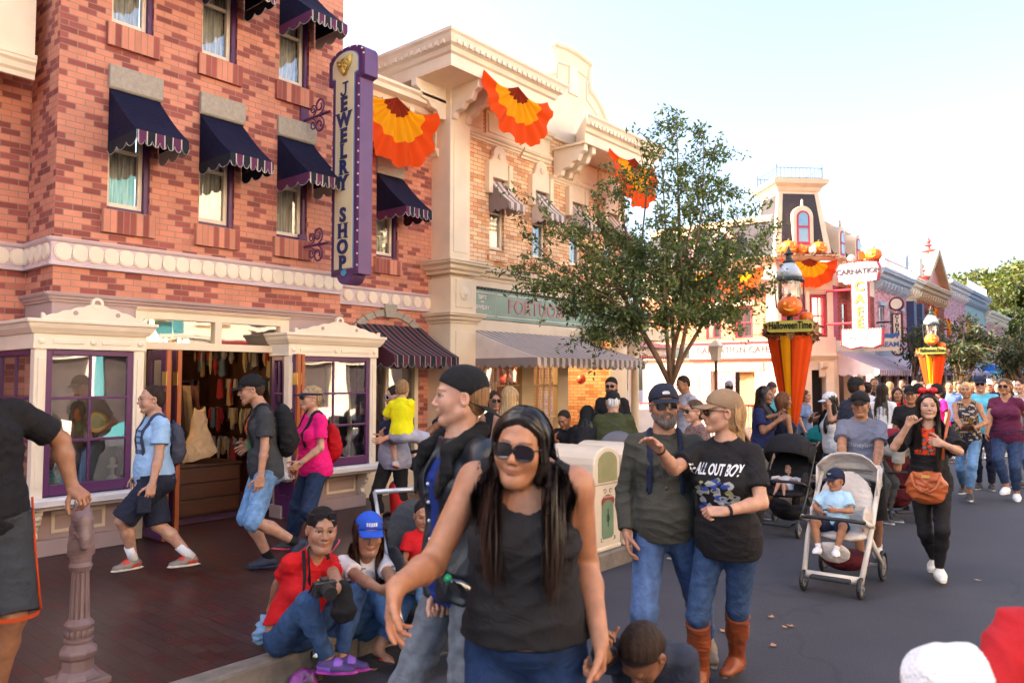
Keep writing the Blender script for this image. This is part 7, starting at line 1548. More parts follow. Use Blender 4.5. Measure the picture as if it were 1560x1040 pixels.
quick('woman in white blouse with very long dark hair and small black backpack', 1343, 586, 12.2, 0, turn=172, fem=True, top=WHITE, sleeve=1.9, hair='long', hc=(.025, .014, .01), lod=1, pose=dict(hairlen=.36))
quick('man in pale grey shirt bending over the red stroller', 1345, 640, 9.6, 0, turn=62, h=1.72, top=fab('stone_cotton', srgb(160, 158, 150)), skin='tan', lod=1, kind='pants', bot=DGREY, pose=dict(pel=(0, -.18, .86), ptilt=45, lean=82, rh=('w', 1371, 684, 9.4), lh=('w', 1376, 678, 9.8), rpole=(.3, 0, -1), head=(0, 40, 0)))
quick('woman in patterned dress and sunglasses partly hidden behind the khaki cap', 1062, 612, 7.6, 0, turn=-62, fem=True, top=fab('speckled_cotton', srgb(120, 95, 92), var=.6, vs=60), hair='pony', hc=(.08, .05, .03), sun=True, skin='fair', lod=1)
quick('man in dark blue t-shirt walking behind the ears headband', 1388, 590, 10.4, 0, turn=-8, top=BLACK, lod=2, skin='tan', cap=BLACK)
quick('woman with red bow ear headband and red top among the crowd under the striped awning', 1366, 592, 13.5, 0, turn=10, fem=True, top=RED, hair='long', lod=2, skin='tan')
quick('man in bright red t-shirt standing in the crowd under the striped awning', 1381, 589, 14.3, 0, turn=-20, top=RED, lod=2, skin='brown')
quick('person in purple-pink shirt beside the second orange banner', 1434, 592, 16.5, 0, turn=-70, top=PINK, fem=True, hair='bob', lod=2)
quick('man in periwinkle t-shirt standing under the far street tree', 1446, 581, 17.2, 0, turn=0, top=fab('periwinkle_cotton', srgb(95, 115, 180)), lod=2, skin='tan')
quick('man in navy t-shirt and white cap in the far crowd', 1505, 579, 17.5, 0, turn=10, top=NAVY, cap=WHITE, lod=2, skin='tan')
quick('woman in mint top in the far crowd', 1520, 583, 18.5, 0, turn=-10, top=fab('mint_cotton', srgb(90, 175, 150)), fem=True, hair='bob', lod=2)
rc = random.Random(12)
tops = [('black', BLACK), ('navy', NAVY), ('grey', GREY), ('white', WHITE), ('red', RED), ('charcoal', DGREY), ('turquoise', TURQ), ('maroon', MAROON), ('pale blue', LBLUE), ('green', GRN)]
spots = [(1321, 13.8, .15), (1331, 15.5, .15), (1355, 17, .15), (1394, 19, 0), (1404, 21, 0), (1417, 18, 0), (1426, 22, 0), (1440, 24, 0), (1455, 21, 0), (1463, 19, 0), (1481, 23, 0), (1488, 19.5, 0), (1497, 26, 0), (1511, 22, 0), (1516, 28, 0), (1527, 24, 0), (1538, 30, 0), (1546, 21, 0), (1553, 27, 0), (1560, 19, 0), (1410, 28, 0), (1450, 33, 0), (1471, 30, 0), (1503, 36, 0), (1384, 16.5, 0), (1375, 20, .15), (1534, 17.5, 0), (1549, 34, 0)]
for i, (px, d, gz) in enumerate(spots):
 nm, tp = tops[(i*7+3) % 10]; fm = i % 2 == 0; hc_ = [(.02, .012, .01), (.08, .045, .025), (.3, .2, .1)][i % 3]; hr = ['long', 'short', 'bun', 'cropped'][(i % 2 == 0 and (0 if i % 4 else 2)) if fm else (1 if i % 4 == 1 else 3)]
 hw = {(.02, .012, .01): 'black', (.08, .045, .025): 'brown', (.3, .2, .1): 'fair'}[hc_]
 quick(f'{"woman" if fm else "man"} in {nm} top with {hw} hair in the distant crowd', px, 578+rc.uniform(-1, 10)*17/d, d, gz, turn=rc.choice([0, 0, 15, -20, 180, 165, 60]), top=tp, fem=fm, hair=hr, hc=hc_, lod=3, skin=rc.choice(['light', 'tan', 'tan', 'brown']), group='people in the distant crowd', bot=rc.choice([BLACK, NAVY, KHAKI]), kind=rc.choice(['pants', 'shorts']), cap=rc.choice([None, None, BLACK, WHITE]) if not fm else None)
# ================================================================ SIGNS, LAMPS, BUNTING, TREES, STROLLERS AND SMALL THINGS
def cloth_mat(name, col, tr=.35):
 m, nt, b = newmat(name); b.inputs['Roughness'].default_value = .8; b.inputs['Base Color'].default_value = c4(col); b.inputs['Specular IOR Level'].default_value = .2
 t = N(nt, 'ShaderNodeBsdfTranslucent'); t.inputs[0].default_value = c4(col); mx = N(nt, 'ShaderNodeMixShader'); mx.inputs[0].default_value = tr
 o = nt.nodes['Material Output']; nt.links.new(b.outputs[0], mx.inputs[1]); nt.links.new(t.outputs[0], mx.inputs[2]); nt.links.new(mx.outputs[0], o.inputs[0])
 tc = N(nt, 'ShaderNodeTexCoord'); nz = N(nt, 'ShaderNodeTexNoise', Scale=14.0, Detail=3.0); nt.links.new(tc.outputs['Object'], nz.inputs['Vector']); bp = N(nt, 'ShaderNodeBump', Strength=.35, Distance=.02); nt.links.new(nz.outputs[0], bp.inputs['Height']); nt.links.new(bp.outputs[0], b.inputs['Normal'])
 MATS[name] = m; return m
BROWNC = cloth_mat('rust_cloth', srgb(150, 48, 18)); YELC = cloth_mat('golden_cloth', srgb(246, 168, 10)); ORC = cloth_mat('orange_bunting_cloth', srgb(236, 82, 18))
def bunting(label, F, uc, z, hw, R, n0=.06, sag=.12, seed=0, tilt=0):
 r_ = random.Random(seed); mb = MB(); NA, NR = 72, 14; vs = []
 for j in range(NR+1):
  t = j/NR
  for i in range(NA+1):
   a = PI+PI*i/NA; ple = math.sin(i/NA*PI*15+seed)*.055*t**.7*(1-.35*t)+.018*math.sin(i*.37+seed*2+t*5)*t
   edge = 1+.02*math.sin(i*.55+seed); u = math.cos(a)*hw*t*edge; zz = math.sin(a)*R*t*edge-sag*math.sin(PI*abs(math.cos(a))*t)*(1-abs(math.sin(a)))
   if j == NR: zz += .012*math.sin(i*1.7)
   vs.append(F.p(uc+u, z+zz+tilt*u, n0+ple+.07*t*abs(math.sin(a))))
 n = len(mb.v); mb.v += [tuple(v) for v in vs]
 for j in range(NR):
  for i in range(NA):
   mb.f.append((j*(NA+1)+i, (j+1)*(NA+1)+i, (j+1)*(NA+1)+i+1, j*(NA+1)+i+1)); mb.mi.append(0 if (j+.5)/NR < .28 else 1 if (j+.5)/NR < .66 else 2)
 o = mb.build('bunting', [BROWNC, YELC, ORC], None, smooth=True, fix=False); tag(o, label, 'bunting', 'pleated fan buntings on the facades'); return o
bunting('orange and yellow pleated fan bunting under the cornice right of the jewelry sign', Fr((W2+.28, 0, 0), (0, 1, 0)), 7.02, 5.76, .80, 1.0, seed=1)
bunting('orange and yellow fan bunting hanging from the big corner eave of the cream building', Fr((-7.36, 0, 0), (0, 1, 0)), 8.85, 6.28, .82, .90, seed=2)
bunting('fan bunting under the second eave, partly behind the street tree', Fr((-7.36, 0, 0), (0, 1, 0)), 12.3, 5.95, .85, .95, seed=3)
bunting('fan bunting on the chamfered corner of the cafe tower', F5, dw*.52, zq(391), .98, .98, n0=.30, seed=4)
bunting('glowing fan bunting on the cafe wall beside the tree crown', F4, xq(1128), zq(400), 1.0, .85, n0=.3, seed=5)
bunting('fan bunting on the cafe wall, farther behind the tree crown', F4, xq(1060), zq(400), 1.0, .85, n0=.3, seed=6)
bunting('fan bunting on the street side of the cafe behind the cafe sign', F6, 1.4, zq(400), 1.0, 1.0, n0=.3, seed=7)
bunting('fan bunting on the red gable building', G6, 1.6, 5.3, .9, 1.2, n0=.35, seed=8); bunting('fan bunting at the far end of the red gable building', G6, 5.1, 4.9, .8, 1.1, n0=.35, seed=9)
bunting('fan bunting on the pale building beyond the gable', Fr((-8.03, 44.4, 0), (0, 1, 0)), 4.5, 5.3, .9, 1.3, n0=.35, seed=10); bunting('fan bunting on the grey-green building', G8, 5.5, 4.8, .9, 1.3, n0=.35, seed=11)
sg = thing('hanging_sign', 'tall purple and cream vertical sign reading Jewelry Shop with a gold emblem and small bulbs', 'sign', (0, 0, 0))
FS = Fr((-7.31, 5.60, 0), (1, 0, 0)); FS.U = FS.U*1.22
def arcpoly(w, z0, z1, wh, zh, arch=.0):
 P_ = [(-w, z0), (w, z0), (w, zh), (wh, zh+.02), (wh, z1-.14)]+[(wh*math.cos(t), z1-.14+.14*math.sin(t)) for t in np.linspace(.15, PI-.15, 10)]+[(-wh, z1-.14), (-wh, zh+.02), (-w, zh)]
 return P_
mb = MB(); mb.prism(arcpoly(.215, 3.02, 5.80, .285, 5.36), FS.p(0, 0, -.0), FS.U, Z3, -FS.N*.20); mb.prism([(.12*math.cos(t), 3.03+.12*math.sin(t)) for t in np.linspace(PI, 2*PI, 10)], FS.p(0, 0, 0), FS.U, Z3, -FS.N*.20); mb.build('sign_box', SIGNP, sg, bevel=.008)
mb = MB(); mb.prism(arcpoly(.195, 3.05, 5.78, .262, 5.38), FS.p(0, 0, .001), FS.U, Z3, FS.N*.010); mb.build('rim', PURP, sg)
mb = MB(); mb.prism(arcpoly(.150, 3.09, 5.735, .205, 5.42), FS.p(0, 0, .012), FS.U, Z3, FS.N*.006); mb.build('blue_line', paint('sky_blue_paint', srgb(110, 150, 190)), sg)
mb = MB(); mb.prism(arcpoly(.138, 3.10, 5.725, .193, 5.43), FS.p(0, 0, .019), FS.U, Z3, FS.N*.006); mb.build('panel', paint('straw_paint', srgb(222, 200, 156)), sg)
mb = MB(); z = 5.28
NV = paint('navy_lettering', srgb(34, 40, 88)); allm = MB()
for i, ch_ in enumerate('JEWELRY SHOP'):
 if ch_ == ' ': continue
 zz = 5.27-i*.192
 if ch_ == 'J': allm.tube([FS.p(.022, zz+.075, .03), FS.p(.022, zz-.03, .03), FS.p(.012, zz-.066, .03), FS.p(-.018, zz-.078, .03), FS.p(-.045, zz-.055, .03), FS.p(-.048, zz-.035, .03)], [(.016, .008)]*5+[(.02, .008)], 8, flat=(1, 0, 0)); FS.box(allm, -.02, .06, zz+.068, zz+.082, .026, .039); continue
 t = text_mb(ch_, .235, FS.p(0, zz, .026), FS.U, Z3, FS.N, thick=.014, bold=.008, sx=.86)
 xs_ = [Vector(v).dot(FS.U)/1.488 for v in t.v]; zs_ = [v[2] for v in t.v]; zb0, zb1 = min(zs_), max(zs_); bx = FS.O.dot(FS.U)/1.488
 allm.add(t.v, t.f)
 def serif(u, z_, w_=.030): FS.box(allm, u-w_, u+w_, z_-.006, z_+.006, .026, .039)
 u0, u1 = min(xs_)-bx+.018, max(xs_)-bx-.018
 if ch_ in 'EL': serif(u0, zb0+.006); serif(u0, zb1-.006)
 if ch_ in 'HW': serif(u0, zb1-.006); serif(u1, zb1-.006)
 if ch_ == 'H': serif(u0, zb0+.006); serif(u1, zb0+.006)
 if ch_ in 'RP': serif(u0, zb0+.006); serif(u0, zb1-.006)
 if ch_ == 'R': serif(u1, zb0+.006)
 if ch_ == 'Y': serif((u0+u1)/2, zb0+.006); serif(u0, zb1-.006); serif(u1, zb1-.006)
allm.build('lettering', NV, sg)
mb = MB(); r_ = random.Random(3); mb.prism([(-.12, 5.63), (.12, 5.66), (.10, 5.56), (.03, 5.44), (-.02, 5.44), (-.09, 5.54)], FS.p(0, 0, .025), FS.U, Z3, FS.N*.02)
for i in range(34): t = r_.random(); mb.sphere(FS.p((r_.random()-.5)*.22*(1-t), 5.63-.17*t, .045), r_.uniform(.012, .024), 7, 5)
mb.build('emblem', GOLD, sg, smooth=True)
mb = MB(); mb.lathe([(0, 0), (.05, .0), (.05, .012), (0, .014)], FS.p(0, 3.06, .015), 16, axis='y'); mb.build('teal_jewel', paint('aqua_paint', srgb(70, 160, 190)), sg)
mb = MB()
for i in range(17):
 z = 3.12+i*.135
 for s in (-1, 1): mb.sphere(FS.p(s*.205, z, .012), .013, 7, 5)
for t in np.linspace(0, PI, 8): mb.sphere(FS.p(.275*math.cos(t), 5.63+.15*math.sin(t), .012), .013, 7, 5)
mb.build('bulbs', mat('clear_bulb', srgb(220, 200, 190), rough=.15, var=0), sg, smooth=True)
for z in (5.02, 3.42):
 mb = MB(); mb.tube([(W, 5.50, z), (-7.49, 5.50, z)], .018, 8)
 for s, dz in ((1, .12), (-1, -.12)):
  c = Vector((W+.33, 5.50, z+dz)); mb.tube([c+Vector((math.cos(a)*.09*(1-a/11), 0, s*math.sin(a)*.09*(1-a/11))) for a in np.linspace(-1.5, 7, 26)], .011, 6)
  c = Vector((W+.20, 5.50, z+dz*.8)); mb.tube([c+Vector((math.cos(a)*.06*(1-a/11), 0, s*math.sin(a)*.06*(1-a/11))) for a in np.linspace(-1.5, 7, 22)], .009, 6)
 mb.box(W-.01, W+.02, 5.44, 5.56, z-.16, z+.16); mb.build('scroll_bracket', PURP, sg, smooth=True, auto=40)
SY = 25.6; cs = thing('cafe_hanging_sign', 'white I-beam shaped hanging sign reading Carnation Cafe with a red bulb border', 'sign', (0, 0, 0)); FC = Fr((ay(1310, 470, SY)[0], SY, 0), (1, 0, 0)); kz = .0213; q_ = lambda px, py: ((px-1310)*.0228, CH+(578-py)*kz)
SH = [q_(*p) for p in ((1284, 527), (1284, 503), (1299, 503), (1299, 434), (1291, 434), (1286, 430), (1281, 429), (1278, 410), (1283, 402), (1300, 400), (1320, 400), (1334, 402), (1337, 410), (1334, 430), (1321, 432), (1321, 503), (1339, 503), (1338, 527), (1327, 532), (1310, 530), (1296, 533))]
mb = MB(); mb.prism(SH, FC.p(0, 0, 0), FC.U, Z3, -FC.N*.22); mb.build('sign_box', REDP_, cs)
cz = sum(p[1] for p in SH)/len(SH); mb = MB(); mb.prism([(a*.94-(.0 if 1 else 0), cz+(b-cz)*.975) for a, b in SH], FC.p(0, 0, .001), FC.U, Z3, FC.N*.02); mb.build('panel', paint('grey_white_paint', srgb(188, 176, 170)), cs)
mb = MB()
for i in range(len(SH)):
 a, b = Vector(SH[i]), Vector(SH[(i+1) % len(SH)]); n = max(1, int((b-a).length/.075))
 for j in range(n): p = a.lerp(b, j/n); mb.sphere(FC.p(p[0]*.975, cz+(p[1]-cz)*.99, .03), .022, 6, 4)
mb.build('bulbs', mat('dark_red_bulb', srgb(120, 40, 50), rough=.2), cs, smooth=True)
text_mb('CARNATION', .24, FC.p(-.02, q_(0, 416)[1], .03), FC.U, Z3, FC.N, thick=.012, bold=.004, spacing=.95).build('lettering', paint('plum_lettering', srgb(62, 36, 52)), cs)
am = MB()
for ch_, py in zip('CAFE', (443, 462, 481, 499)): t = text_mb(ch_, .42, FC.p(0, q_(0, py-4)[1], .03), FC.U, Z3, FC.N, thick=.02, bold=.012); am.add(t.v, t.f)
am.obox(FC.p(.05, q_(0, 484)[1], .04), FC.U*.05+Z3*.03, Z3*.014-FC.U*.008, FC.N*.01); am.build('gold_letters', paint('gold_paint', srgb(196, 140, 50)), cs)
mb = MB()
for s in (-1, 1):
 for k in (1, .6): mb.tube([FC.p(s*(.12+.28*k*.5+.13*k*math.cos(a)*(1-a/12)), q_(0, 517)[1]+.13*k*math.sin(a)*(1-a/12), .025) for a in np.linspace(0, 8, 24)], .008, 4)
mb.build('scrollwork', MATS['plum_lettering'], cs)
mb = MB()
for py in (442, 493): mb.tube([(-8.05, SY+.1, q_(0, py)[1]), (FC.O.x-.2, SY+.1, q_(0, py)[1])], .04, 8)
mb.build('bracket', REDP_, cs)
ic = thing('ice_cream_sign', 'small cream hanging sign reading Ice Cream with a blue ribbon on top', 'sign', (0, 0, 0)); IY = 29.0; c = ay(1342, 525, IY); FI = Fr((c[0], IY, 0), (1, 0, 0))
mb = MB(); mb.prism([(-.60, -.16), (-.55, -.22), (.55, -.22), (.60, -.16), (.60, .16), (.55, .22), (-.55, .22), (-.60, .16)], FI.p(0, c[2], 0), FI.U, Z3, -FI.N*.1); mb.build('board', CREAM, ic); text_mb('ICE CREAM', .24, FI.p(0, c[2], .01), FI.U, Z3, FI.N, thick=.01, bold=.006).build('lettering', paint('blue_lettering', srgb(60, 110, 170)), ic)
mb = MB(); mb.prism([(-.3, .26), (.3, .24), (.5, .30), (.45, .4), (.2, .38), (-.3, .40)], FI.p(.1, c[2], 0), FI.U, Z3, -FI.N*.05); mb.tube([(c[0]-.6, IY, c[2]+.26), (-8.05, IY, c[2]+.26)], .02); mb.build('ribbon', MATS['blue_lettering'], ic)
vs = thing('vertical_sign', 'slim vertical sign with dark letters between two round maroon rimmed discs', 'sign', (0, 0, 0)); VY = 31.6; cc = ay(1366, 465, VY); FV = Fr((cc[0], VY, 0), (1, 0, 0)); zv = lambda py: CH+(578-py)*(VY/1.09)/FPX
for py, rr, nm in ((463, .27, 'top_disc'), (533, .23, 'lower_disc')):
 mb = MB(); mb.lathe([(0, 0), (rr, 0), (rr, .12), (0, .12)], FV.p(0, zv(py), .05)-Vector((0, .0, 0)), 22, axis='y'); o = mb.build(nm, paint('maroon_paint', srgb(100, 30, 48)), vs); mb = MB(); mb.lathe([(0, 0), (rr*.75, 0), (rr*.75, .01), (0, .01)], FV.p(0, zv(py), .065), 20, axis='y'); mb.build('disc_face', CREAM2, o)
mb = MB(); FV.box(mb, -.20, .20, zv(521), zv(477), -.1, 0); mb.build('sign_box', MATS['maroon_paint'], vs); mb = MB(); FV.box(mb, -.13, .13, zv(519), zv(479), 0, .01); mb.build('panel', CREAM2, vs)
am = MB()
for i, ch_ in enumerate('CINEMA'): t = text_mb(ch_, .19, FV.p(0, zv(482.5+i*6.6), .012), FV.U, Z3, FV.N, thick=.01, bold=.008); am.add(t.v, t.f)
am.build('lettering', MATS['plum_lettering'], vs); mb = MB(); mb.tube([(cc[0]-.2, VY, zv(490)), (-8.05, VY, zv(490))], .03); mb.tube([(cc[0]-.2, VY, zv(510)), (-8.05, VY, zv(510))], .03); mb.build('bracket', IRON, vs)
PUMP = mat('pumpkin_skin', srgb(232, 112, 30), rough=.45, var=.18, vs=4, bump=.2, bs=20); LEAFC = [mat('autumn_leaf_%d' % i, c, rough=.7) for i, c in enumerate((srgb(150, 84, 48), srgb(170, 116, 62), srgb(104, 54, 40), srgb(176, 140, 100)))]
def pumpkin(par, c, r, face=None, name='pumpkin', facedir=None):
 mb = MB(); n, m = 40, 14; c = Vector(c); vs = []
 for i in range(m+1):
  t = PI*i/m
  for k in range(n): a = 2*PI*k/n; q = r*(1+.055*abs(math.sin(a*5))-.03)*math.sin(t)**.85; vs.append(c+Vector((q*math.cos(a), q*math.sin(a), r*.82*math.cos(t)-(.10*r if i == 0 else 0))))
 mb.add(vs, [(i*n+k, (i+1)*n+k, (i+1)*n+(k+1) % n, i*n+(k+1) % n) for i in range(m) for k in range(n)]); o = mb.build(name, PUMP, par, smooth=True)
 mb = MB(); mb.tube([c+Z3*r*.7, c+Z3*r*.9, c+Vector((r*.15, 0, r*1.05))], [r*.16, r*.10, r*.12], 7); mb.build('stem', mat('pumpkin_stem', srgb(90, 80, 40)), o, smooth=True)
 if facedir is not None:
  d = Vector(facedir).normalized(); u = Z3.cross(d); mb = MB()
  for a, b, s in ((-.36, .22, .15), (.36, .22, .15), (0, -.02, .09)): mb.prism([(a*r-s*r, b*r-s*r), (a*r+s*r, b*r-s*r), (a*r, b*r+s*r)], c+d*r*(.86 if abs(a) > .1 else .94), u, Z3, d*r*.12)
  mb.prism([(-.5*r, -.22*r), (-.25*r, -.40*r), (0, -.46*r), (.25*r, -.40*r), (.5*r, -.22*r), (.25*r, -.28*r), (0, -.31*r), (-.25*r, -.28*r)], c+d*r*.80, u, Z3, d*r*.2)
  mb.build('carved_face', mat('candle_glow_cut', srgb(250, 190, 70), rough=.6), o)
 return o
def garland(par, c, ux, uy, w, d, h, n, seed=1, size=.07, name='leaf_garland'):
 r_ = random.Random(seed); c, ux, uy = Vector(c), Vector(ux), Vector(uy); mb = MB()
 for i in range(n):
  a = r_.uniform(0, 2*PI); q = r_.uniform(.75, 1.05); p = c+ux*math.cos(a)*w*q+uy*math.sin(a)*d*q+Z3*r_.uniform(-h, h); s = size*r_.uniform(.6, 1.2)
  R = Matrix.Rotation(r_.uniform(0, 6.3), 3, Vector((r_.uniform(-1, 1), r_.uniform(-1, 1), r_.uniform(-1, 1))).normalized()); k = 10
  mb.cur = r_.randrange(4); mb.add([p+R@Vector((math.cos(b)*s*(1 if j % 2 else .5), math.sin(b)*s*(1 if j % 2 else .5), .15*s*math.cos(b*2))) for j, b in enumerate(np.linspace(0, 2*PI, k+1)[:-1])], [tuple(range(k))])
 o = mb.build(name, LEAFC, par, fix=False); tag(o, kind='stuff'); return o
ps = thing('pumpkin_display', 'row of carved pumpkins and a skull on the ledge of the cafe tower', 'pumpkins', (0, 0, 0))
for i, (u, r) in enumerate(((.38, .28), (.82, .20), (1.12, .16), (1.42, .27))): pumpkin(ps, F5.p(u, ZC+.05+r*.8, .10), r, facedir=F5.N)
mb = MB(); mb.sphere(F5.p(1.12, ZC+.16, .28), .13, 12, 8); mb.build('skull', CREAM2, ps, smooth=True); garland(ps, F5.p(dw/2, ZC+.03, .25), F5.U, F5.N, 1.0, .15, .06, 110, 2, .08)
p2 = thing('pumpkin_display', 'carved pumpkin and skull sitting on top of the cafe hanging sign', 'pumpkins', (0, 0, 0)); pumpkin(p2, FC.p(.42, q_(0, 392)[1], -.1), .24, facedir=FC.N); mb = MB(); mb.sphere(FC.p(-.25, q_(0, 395)[1], -.1), .13, 10, 7); mb.build('skull', CREAM2, p2, smooth=True); mb = MB(); mb.prism([(-.1, 0), (.15, .0), (.05, .30), (-.12, .34)], FC.p(.08, q_(0, 400)[1], -.1), FC.U, Z3, FC.N*.03); mb.build('pennant', ORC, p2); garland(p2, FC.p(0, q_(0, 400)[1], -.1), FC.U, FC.N, .55, .12, .05, 70, 4, .07)
def lamp(label, px, x0, dz=0.0, sign=True, s=1.0):
 r = ray(px, 578); y0 = x0*r[1]/r[0]; t = thing('street_lamp', label, 'street lamp', (x0, y0, .15), math.atan2(-x0, -y0)*-1, 'decorated street lamps along the kerb')
 t.rotation_euler = (0, 0, math.atan2(y0, x0)-PI/2)
 D_ = mat('dark_green_iron', (.03, .035, .03), rough=.45, metal=.2); mb = MB()
 mb.lathe([(.17, 0), (.17, .10), (.13, .16), (.11, .40), (.085, .46), (.075, 2.35), (.10, 2.42), (.05, 2.5), (.05, 2.62)], (0, 0, 0), 16); mb.build('post', D_, t, smooth=True, auto=40)
 mb = MB(); NA, NZ = 96, 24; vs = []
 for j in range(NZ+1):
  f = j/NZ; z = 2.30-1.52*f; rr = .285*(1-f)**.85+.045; rr = rr if f < .96 else rr*1.25
  for i in range(NA): a = 2*PI*i/NA; q = rr*(1+.045*math.sin(a*9+f*1.5)*(1-f*.3)+.025*math.sin(a*17+f*4)); vs.append((q*math.cos(a), q*math.sin(a), z))
 mb.v = [tuple(v) for v in vs]
 for j in range(NZ):
  for i in range(NA):
   mb.f.append((j*NA+i, (j+1)*NA+i, (j+1)*NA+(i+1) % NA, j*NA+(i+1) % NA)); mb.mi.append(1 if (i % 48) in range(17, 24) else (2 if (i % 48) in (15, 16, 24) else 0))
 mb.build('cloth_wrap', [ORC, YELC, BROWNC], t, smooth=True, fix=False)
 mb = MB(); NA = 30; mb.add([(q*math.cos(2*PI*i/NA)*(1+.2*math.sin(i*2.4)), q*math.sin(2*PI*i/NA)*(1+.2*math.sin(i*2.4)), z) for q, z in ((.055, .79), (.13, .66)) for i in range(NA)], [(i, i+NA, (i+1) % NA+NA, (i+1) % NA) for i in range(NA)]); mb.build('cloth_tail', ORC, t, smooth=True, fix=False)
 garland(t, (0, 0, 2.38), (1, 0, 0), (0, 1, 0), .36, .33, .10, 300, 5, .10)
 pumpkin(t, (0, -.16, 2.76), .185, facedir=(0, -1, 0)); pumpkin(t, (.24, .05, 2.60), .11)
 if sign:
  mb = MB(); mb.prism([(-.33, -.075), (-.28, -.095), (.28, -.09), (.33, -.07), (.32, .07), (.2, .085), (-.2, .08), (-.32, .07)], (0, -.42, 2.44), X, Z3, -Y*.025); sb = mb.build('name_board', paint('moss_yellow_paint', srgb(178, 166, 60)), t)
  text_mb('HalloweenTime', .155, (0, -.446, 2.445), X, Z3, -Y, thick=.012, bold=.004, sx=.62).build('lettering', BLACK, sb)
 L = 2.62
 mb = MB(); mb.lathe([(.11, L), (.13, L+.04), (.13, L+.07)], (0, 0, 0), 20); mb.lathe([(.205, L+.55), (.215, L+.57), (.20, L+.61)], (0, 0, 0), 24, cap=True)
 for i in range(22): a = 2*PI*i/22; mb.sphere((.21*math.cos(a), .21*math.sin(a), L+.555), .022, 6, 4)
 for a in (0, PI): mb.tube([(.12*math.cos(a), 0, L+.05), (.20*math.cos(a), 0, L+.15), (.215*math.cos(a), 0, L+.56)], .012, 6)
 mb.lathe([(.09, L+.83), (.095, L+.86), (.05, L+.90), (.045, L+.96), (.075, L+.98), (.03, L+1.03), (.012, L+1.10)], (0, 0, 0), 16); mb.build('lantern_frame', D_, t, smooth=True, auto=40)
 mb = MB(); mb.lathe([(.20, L+.61), (.175, L+.70), (.12, L+.79), (.09, L+.83)], (0, 0, 0), 24); mb.build('lantern_hood', mat('enamel_hood', srgb(176, 186, 200), rough=.3), t, smooth=True)
 mb = MB(); mb.lathe([(.10, L+.06), (.155, L+.16), (.17, L+.30), (.17, L+.55)], (0, 0, 0), 24, cap=False); mb.build('lantern_glass', glass_mat('lantern_glass', tint=(.95, .9, .93), refl=.12) if 'lantern_glass' not in MATS else MATS['lantern_glass'], t, smooth=True, fix=False)
 mb = MB(); mb.lathe([(.04, L+.06), (.05, L+.2), (.035, L+.34), (.0, L+.38)], (0, 0, 0), 12); mb.build('lamp_mantle', mat('white_mantle', srgb(235, 215, 215), rough=.5), t, smooth=True)
 return t
lamp('nearest street lamp wrapped in an orange and yellow cloth cone below a HalloweenTime board', 1205, -4.28)
lamp('second street lamp in an orange cloth cone, in front of the far street tree', 1421, -4.7)
lamp('farthest street lamp in an orange cloth cone at the right edge', 1544, -5.3)
for o in [q for q in bpy.data.objects if q.parent is None and q.name.startswith('street_lamp')][1:]: pass
tl = thing('lamp_post', 'thin pole with a small glass lantern in front of the cafe sign board', 'lamp post', tuple(ay(1091, 578, 12.2)[:2])+(.15,)); 
mb = MB(); mb.tube([(0, 0, 0), (0, 0, 1.95)], .028, 10); mb.lathe([(.09, 0), (.09, .06), (.035, .14)], (0, 0, 0), 12); mb.build('pole', mat('brown_iron', srgb(110, 70, 60), rough=.5), tl, smooth=True, auto=40)
mb = MB(); mb.add([(a*.055, b*.055, 1.95) for a, b in ((-1, -1), (1, -1), (1, 1), (-1, 1))]+[(a*.095, b*.095, 2.2) for a, b in ((-1, -1), (1, -1), (1, 1), (-1, 1))], [(0, 1, 5, 4), (1, 2, 6, 5), (2, 3, 7, 6), (3, 0, 4, 7)]); mb.build('lantern_glass', mat('frosted_glass', srgb(225, 210, 190), rough=.3), tl)
mb = MB(); mb.add([(a*.115, b*.115, 2.2) for a, b in ((-1, -1), (1, -1), (1, 1), (-1, 1))]+[(0, 0, 2.32)], [(0, 1, 4), (1, 2, 4), (2, 3, 4), (3, 0, 4), (3, 2, 1, 0)]); mb.build('lantern_cap', CREAM, tl)
hp = thing('hitching_post', 'fluted mauve iron hitching post topped with a horse head', 'hitching post', (0, 0, 0)); b_ = az(118, 1040, .15); hx, hy = b_[0], b_[1]
MP = mat('mauve_iron', srgb(126, 102, 100), rough=.45, var=.12, vs=9, bump=.2, bs=40)
mb = MB(); mb.box(hx-.125, hx+.125, hy-.125, hy+.125, .15, .185); mb.lathe([(.115, .185), (.10, .21), (.082, .23), (.080, .285), (.092, .30), (.098, .325), (.085, .345)], (hx, hy, 0), 8)
mb.build('base', MP, hp, bevel=.006)
mb = MB(); mb.lathe([(.085, .34), (.070, .355), (.066, .37), (.072, .38), (.072, .39), (.060, .395), (.060, .45), (.072, .455), (.072, .47), (.058, .485), (.05, .50)], (hx, hy, 0), 28)
for i in range(14): a = 2*PI*i/14; mb.sphere((hx+.061*math.cos(a), hy+.061*math.sin(a), .422), .014, 6, 5, (1, 1, 1.6))
n = 72; vs = []
for z, r in ((.49, .055), (.50, .050), (.745, .043), (.75, .05), (.775, .058), (.79, .052), (.80, .042)):
 for i in range(n): a = 2*PI*i/n; q = r*(1-.16*(max(0, math.sin(a*12))**.5 if .495 < z < .748 else 0)); vs.append((hx+q*math.cos(a), hy+q*math.sin(a), z))
mb.add(vs, [(j*n+i, j*n+(i+1) % n, (j+1)*n+(i+1) % n, (j+1)*n+i) for j in range(6) for i in range(n)]); mb.build('fluted_shaft', MP, hp, smooth=True, auto=30)
S = Sdf(); f = unit(A(.80, -.12, 0)); c = A(hx, hy, 0); Hh = lambda a, z: c+f*a+A(0, 0, z); sd_ = np.cross(f, A(0, 0, 1))
